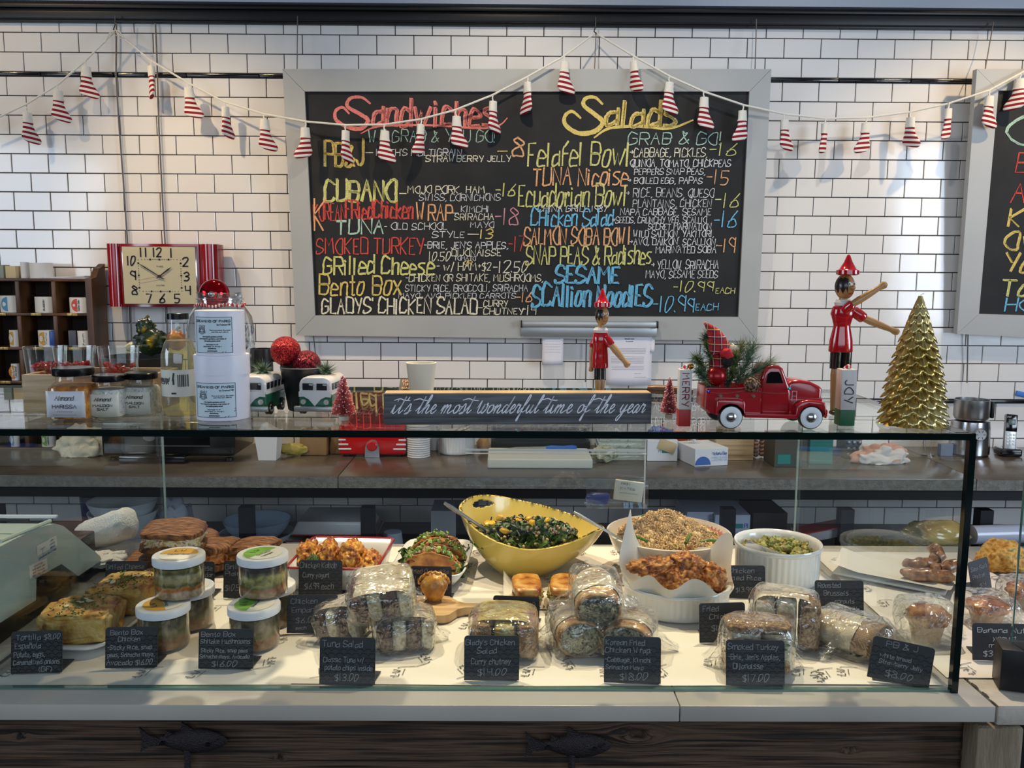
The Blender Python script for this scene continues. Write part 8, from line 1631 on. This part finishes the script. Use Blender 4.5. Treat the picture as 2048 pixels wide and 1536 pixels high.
onface([('CAUTION', .5, .0034, .2, .005), ('FOR SAFE USE', .7, .003, .1, .011), ('SEE MANUAL', .7, .003, .1, .017), ('BEFORE USE', .7, .003, .1, .023), ('HANDLE', .5, .003, .2, .029)], (60, 1133), (94, 1117), m_stamp2, .0008)
bm = nb(); tube(bm, [onX(0, 1086) - o3 + Vector((.0, 0, .003)), onX(100, 1045) - o3 + Vector((0, 0, .003))], .0045, 8); obj('display_trim', bm, m_sc, t)
pl0 = onX(112, 1033); obj('display_glass', box(nb(), Vector((-.15, (onX(0, 1086).y + pl0.y) / 2 - o3.y, (onX(0, 1086).z + pl0.z) / 2 - o3.z + .018)), (.30, .004, .004)), m_black, t)
obj('top_platter', box(nb(), Vector((-.19, pl0.y - o3.y, pl0.z - o3.z)), (.385, .010, .006), bev=.002), mat('platter_glare_white', 0xe8ebf6, .3, .2), t)  # glare on the platter edge is put into its bluish white colour
obj('platter_frame', box(nb(), Vector((-.12, 1.80 - o3.y + .05, .045)), (.20, .12, .09), bev=.004), mat('dark_scale_body', 0x1c1a1e, .25, coat=.3), t)
# ---------------------------------------------------------------- clear acrylic bin hanging behind the pane
ya = 1.90; a, b = atY(930, 952, ya), atY(1293, 1013, ya)
ac = thing('acrylic_bin', 'clear acrylic bin hanging under the rear of the glass top', 'bin', (a.x, ya, b.z)); w, h = b.x - a.x, ZT - T - .001 - b.z; xs_ = atY(1170, 1013, ya).x - a.x
m_acr = thin('acrylic_sheet', (.93, .95, .96, 1), .04, strength=.7, power=3, haze=.015)
obj('back_sheet', box(nb(), (w / 2, .03, h / 2 + .02), (w, .003, h - .04)), m_acr, ac, smooth=False)
obj('front_lip', box(nb(), (xs_ + (w - xs_) / 2, -.02, .034), (w - xs_, .002, .066)), m_acr, ac, smooth=False); obj('bin_floor', box(nb(), (xs_ + (w - xs_) / 2, .005, .001), (w - xs_, .05, .002)), m_acr, ac, smooth=False)
obj('shelf_rail', box(nb(), (w / 2, .026, atY(1100, 905, ya).z - b.z), (w, .004, .004)), mat('lit_acrylic_edge', 0xd9dde0, .2), ac); obj('shelf_rail', box(nb(), (w / 2, .020, atY(1100, 911, ya).z - b.z), (w, .004, .002)), mat('lit_acrylic_edge', 0xd9dde0, .2), ac)
obj('side_edge', box(nb(), (w - .001, .03, h / 2), (.003, .005, h)), mat('lit_acrylic_edge', 0xd9dde0, .2), ac)
c = atY(1196, 1000, ya + .005); tag(obj('blue_pouch', blob(nb(), (0, 0, .014), (.027, .010, .014), 3, .2, 4, 2, power=.7), mat('pouch_blue', 0x17327c, .4), loc=(c.x, ya + .004, b.z + .0035)), 'dark blue pouch lying in the hanging acrylic bin', 'pouch')
c = atY(1254, 978, ya + .008); t = thing('paper_packet', 'printed paper packet leaning in the hanging acrylic bin', 'packet', (c.x, ya + .004, b.z + .010), rot=(0, .12, 0)); bx = obj('packet', box(nb(), (0, 0, .026), (.066, .010, .046), bev=.001), m_cream, t)
for i, (s_, fw) in enumerate((('FROM', .3), ('KATES', .5), ('~~~~~~', .6))): write(bx, s_, -.02, .040 - i * .011, .066 * fw, .005, m_ink, .0007, y=-.0058, jit=.1)
# ---------------------------------------------------------------- cast iron fish hooks on the planks
m_iron = mat('cast_iron', 0x2b2426, .5, .4, bump=.8, bscale=180)
def fish(px, py, wpx, label, flip=1):
    c = atY(px, py, 1.318); k = M(c); L_ = wpx * k; t = thing('fish_hook', label, 'hook', c, group='cast iron fish hooks'); bm = nb()
    prof = [(-.30, .055), (-.22, .060), (-.10, .105), (.02, .135), (.16, .145), (.28, .125), (.38, .090), (.45, .050), (.49, .012)]
    rings = []
    for x, r in prof: rings.append([bm.verts.new((x * L_, -abs(math.cos(a)) * r * L_ * .55 - .0005 if math.cos(a) > 0 else 0, math.sin(a) * r * L_ - .012 * L_)) for a in [2 * PI * i / 16 for i in range(16)]])
    for A, B in zip(rings, rings[1:]):
        for i in range(16): bm.faces.new((A[i], A[(i + 1) % 16], B[(i + 1) % 16], B[i]))
    bm.faces.new(rings[0][::-1]); bm.faces.new(rings[-1]); obj('fish_body', bm, m_iron, t, angle=70)
    def fin(name, pts, th=.004): obj(name, prism(nb(), [(x * L_, z * L_) for x, z in pts], th, (0, -.003, 0)), m_iron, t, smooth=False)
    fin('tail_fin', [(-.28, .03), (-.40, .07), (-.50, .16), (-.47, .02), (-.50, -.14), (-.40, -.07), (-.28, -.06)]); fin('dorsal_fin', [(-.03, .10), (-.02, .22), (.03, .19), (.12, .13)]); fin('rear_fin', [(-.22, .04), (-.20, .12), (-.12, .09)]); fin('belly_fin', [(-.02, -.13), (.06, -.18), (.12, -.15)])
    obj('eye', lathe(nb(), [(0, .002), (.004, .002), (.0045, 0)], 12, (.40 * L_, -.0105, .02 * L_), (PI / 2, 0, 0)), m_iron, t)
    for x in (-.24, .28): obj('screw_head', lathe(nb(), [(0, .002), (.0035, .002), (.0042, 0)], 12, (x * L_, -.010 if x > 0 else -.006, -.02 * L_), (PI / 2, 0, 0)), m_blackgloss, t)
    obj('hook_stem', tube(nb(), [(.03 * L_, -.004, -.10 * L_), (.03 * L_, -.006, -.42 * L_), (.03 * L_, -.02, -.62 * L_), (.03 * L_, -.045, -.60 * L_), (.03 * L_, -.05, -.48 * L_)], .0055, 8), m_iron, t)
    return t
fish(370, 1479, 176, 'left cast iron fish hook on the dark planks'); fish(1138, 1488, 176, 'right cast iron fish hook on the dark planks below the stone slab')
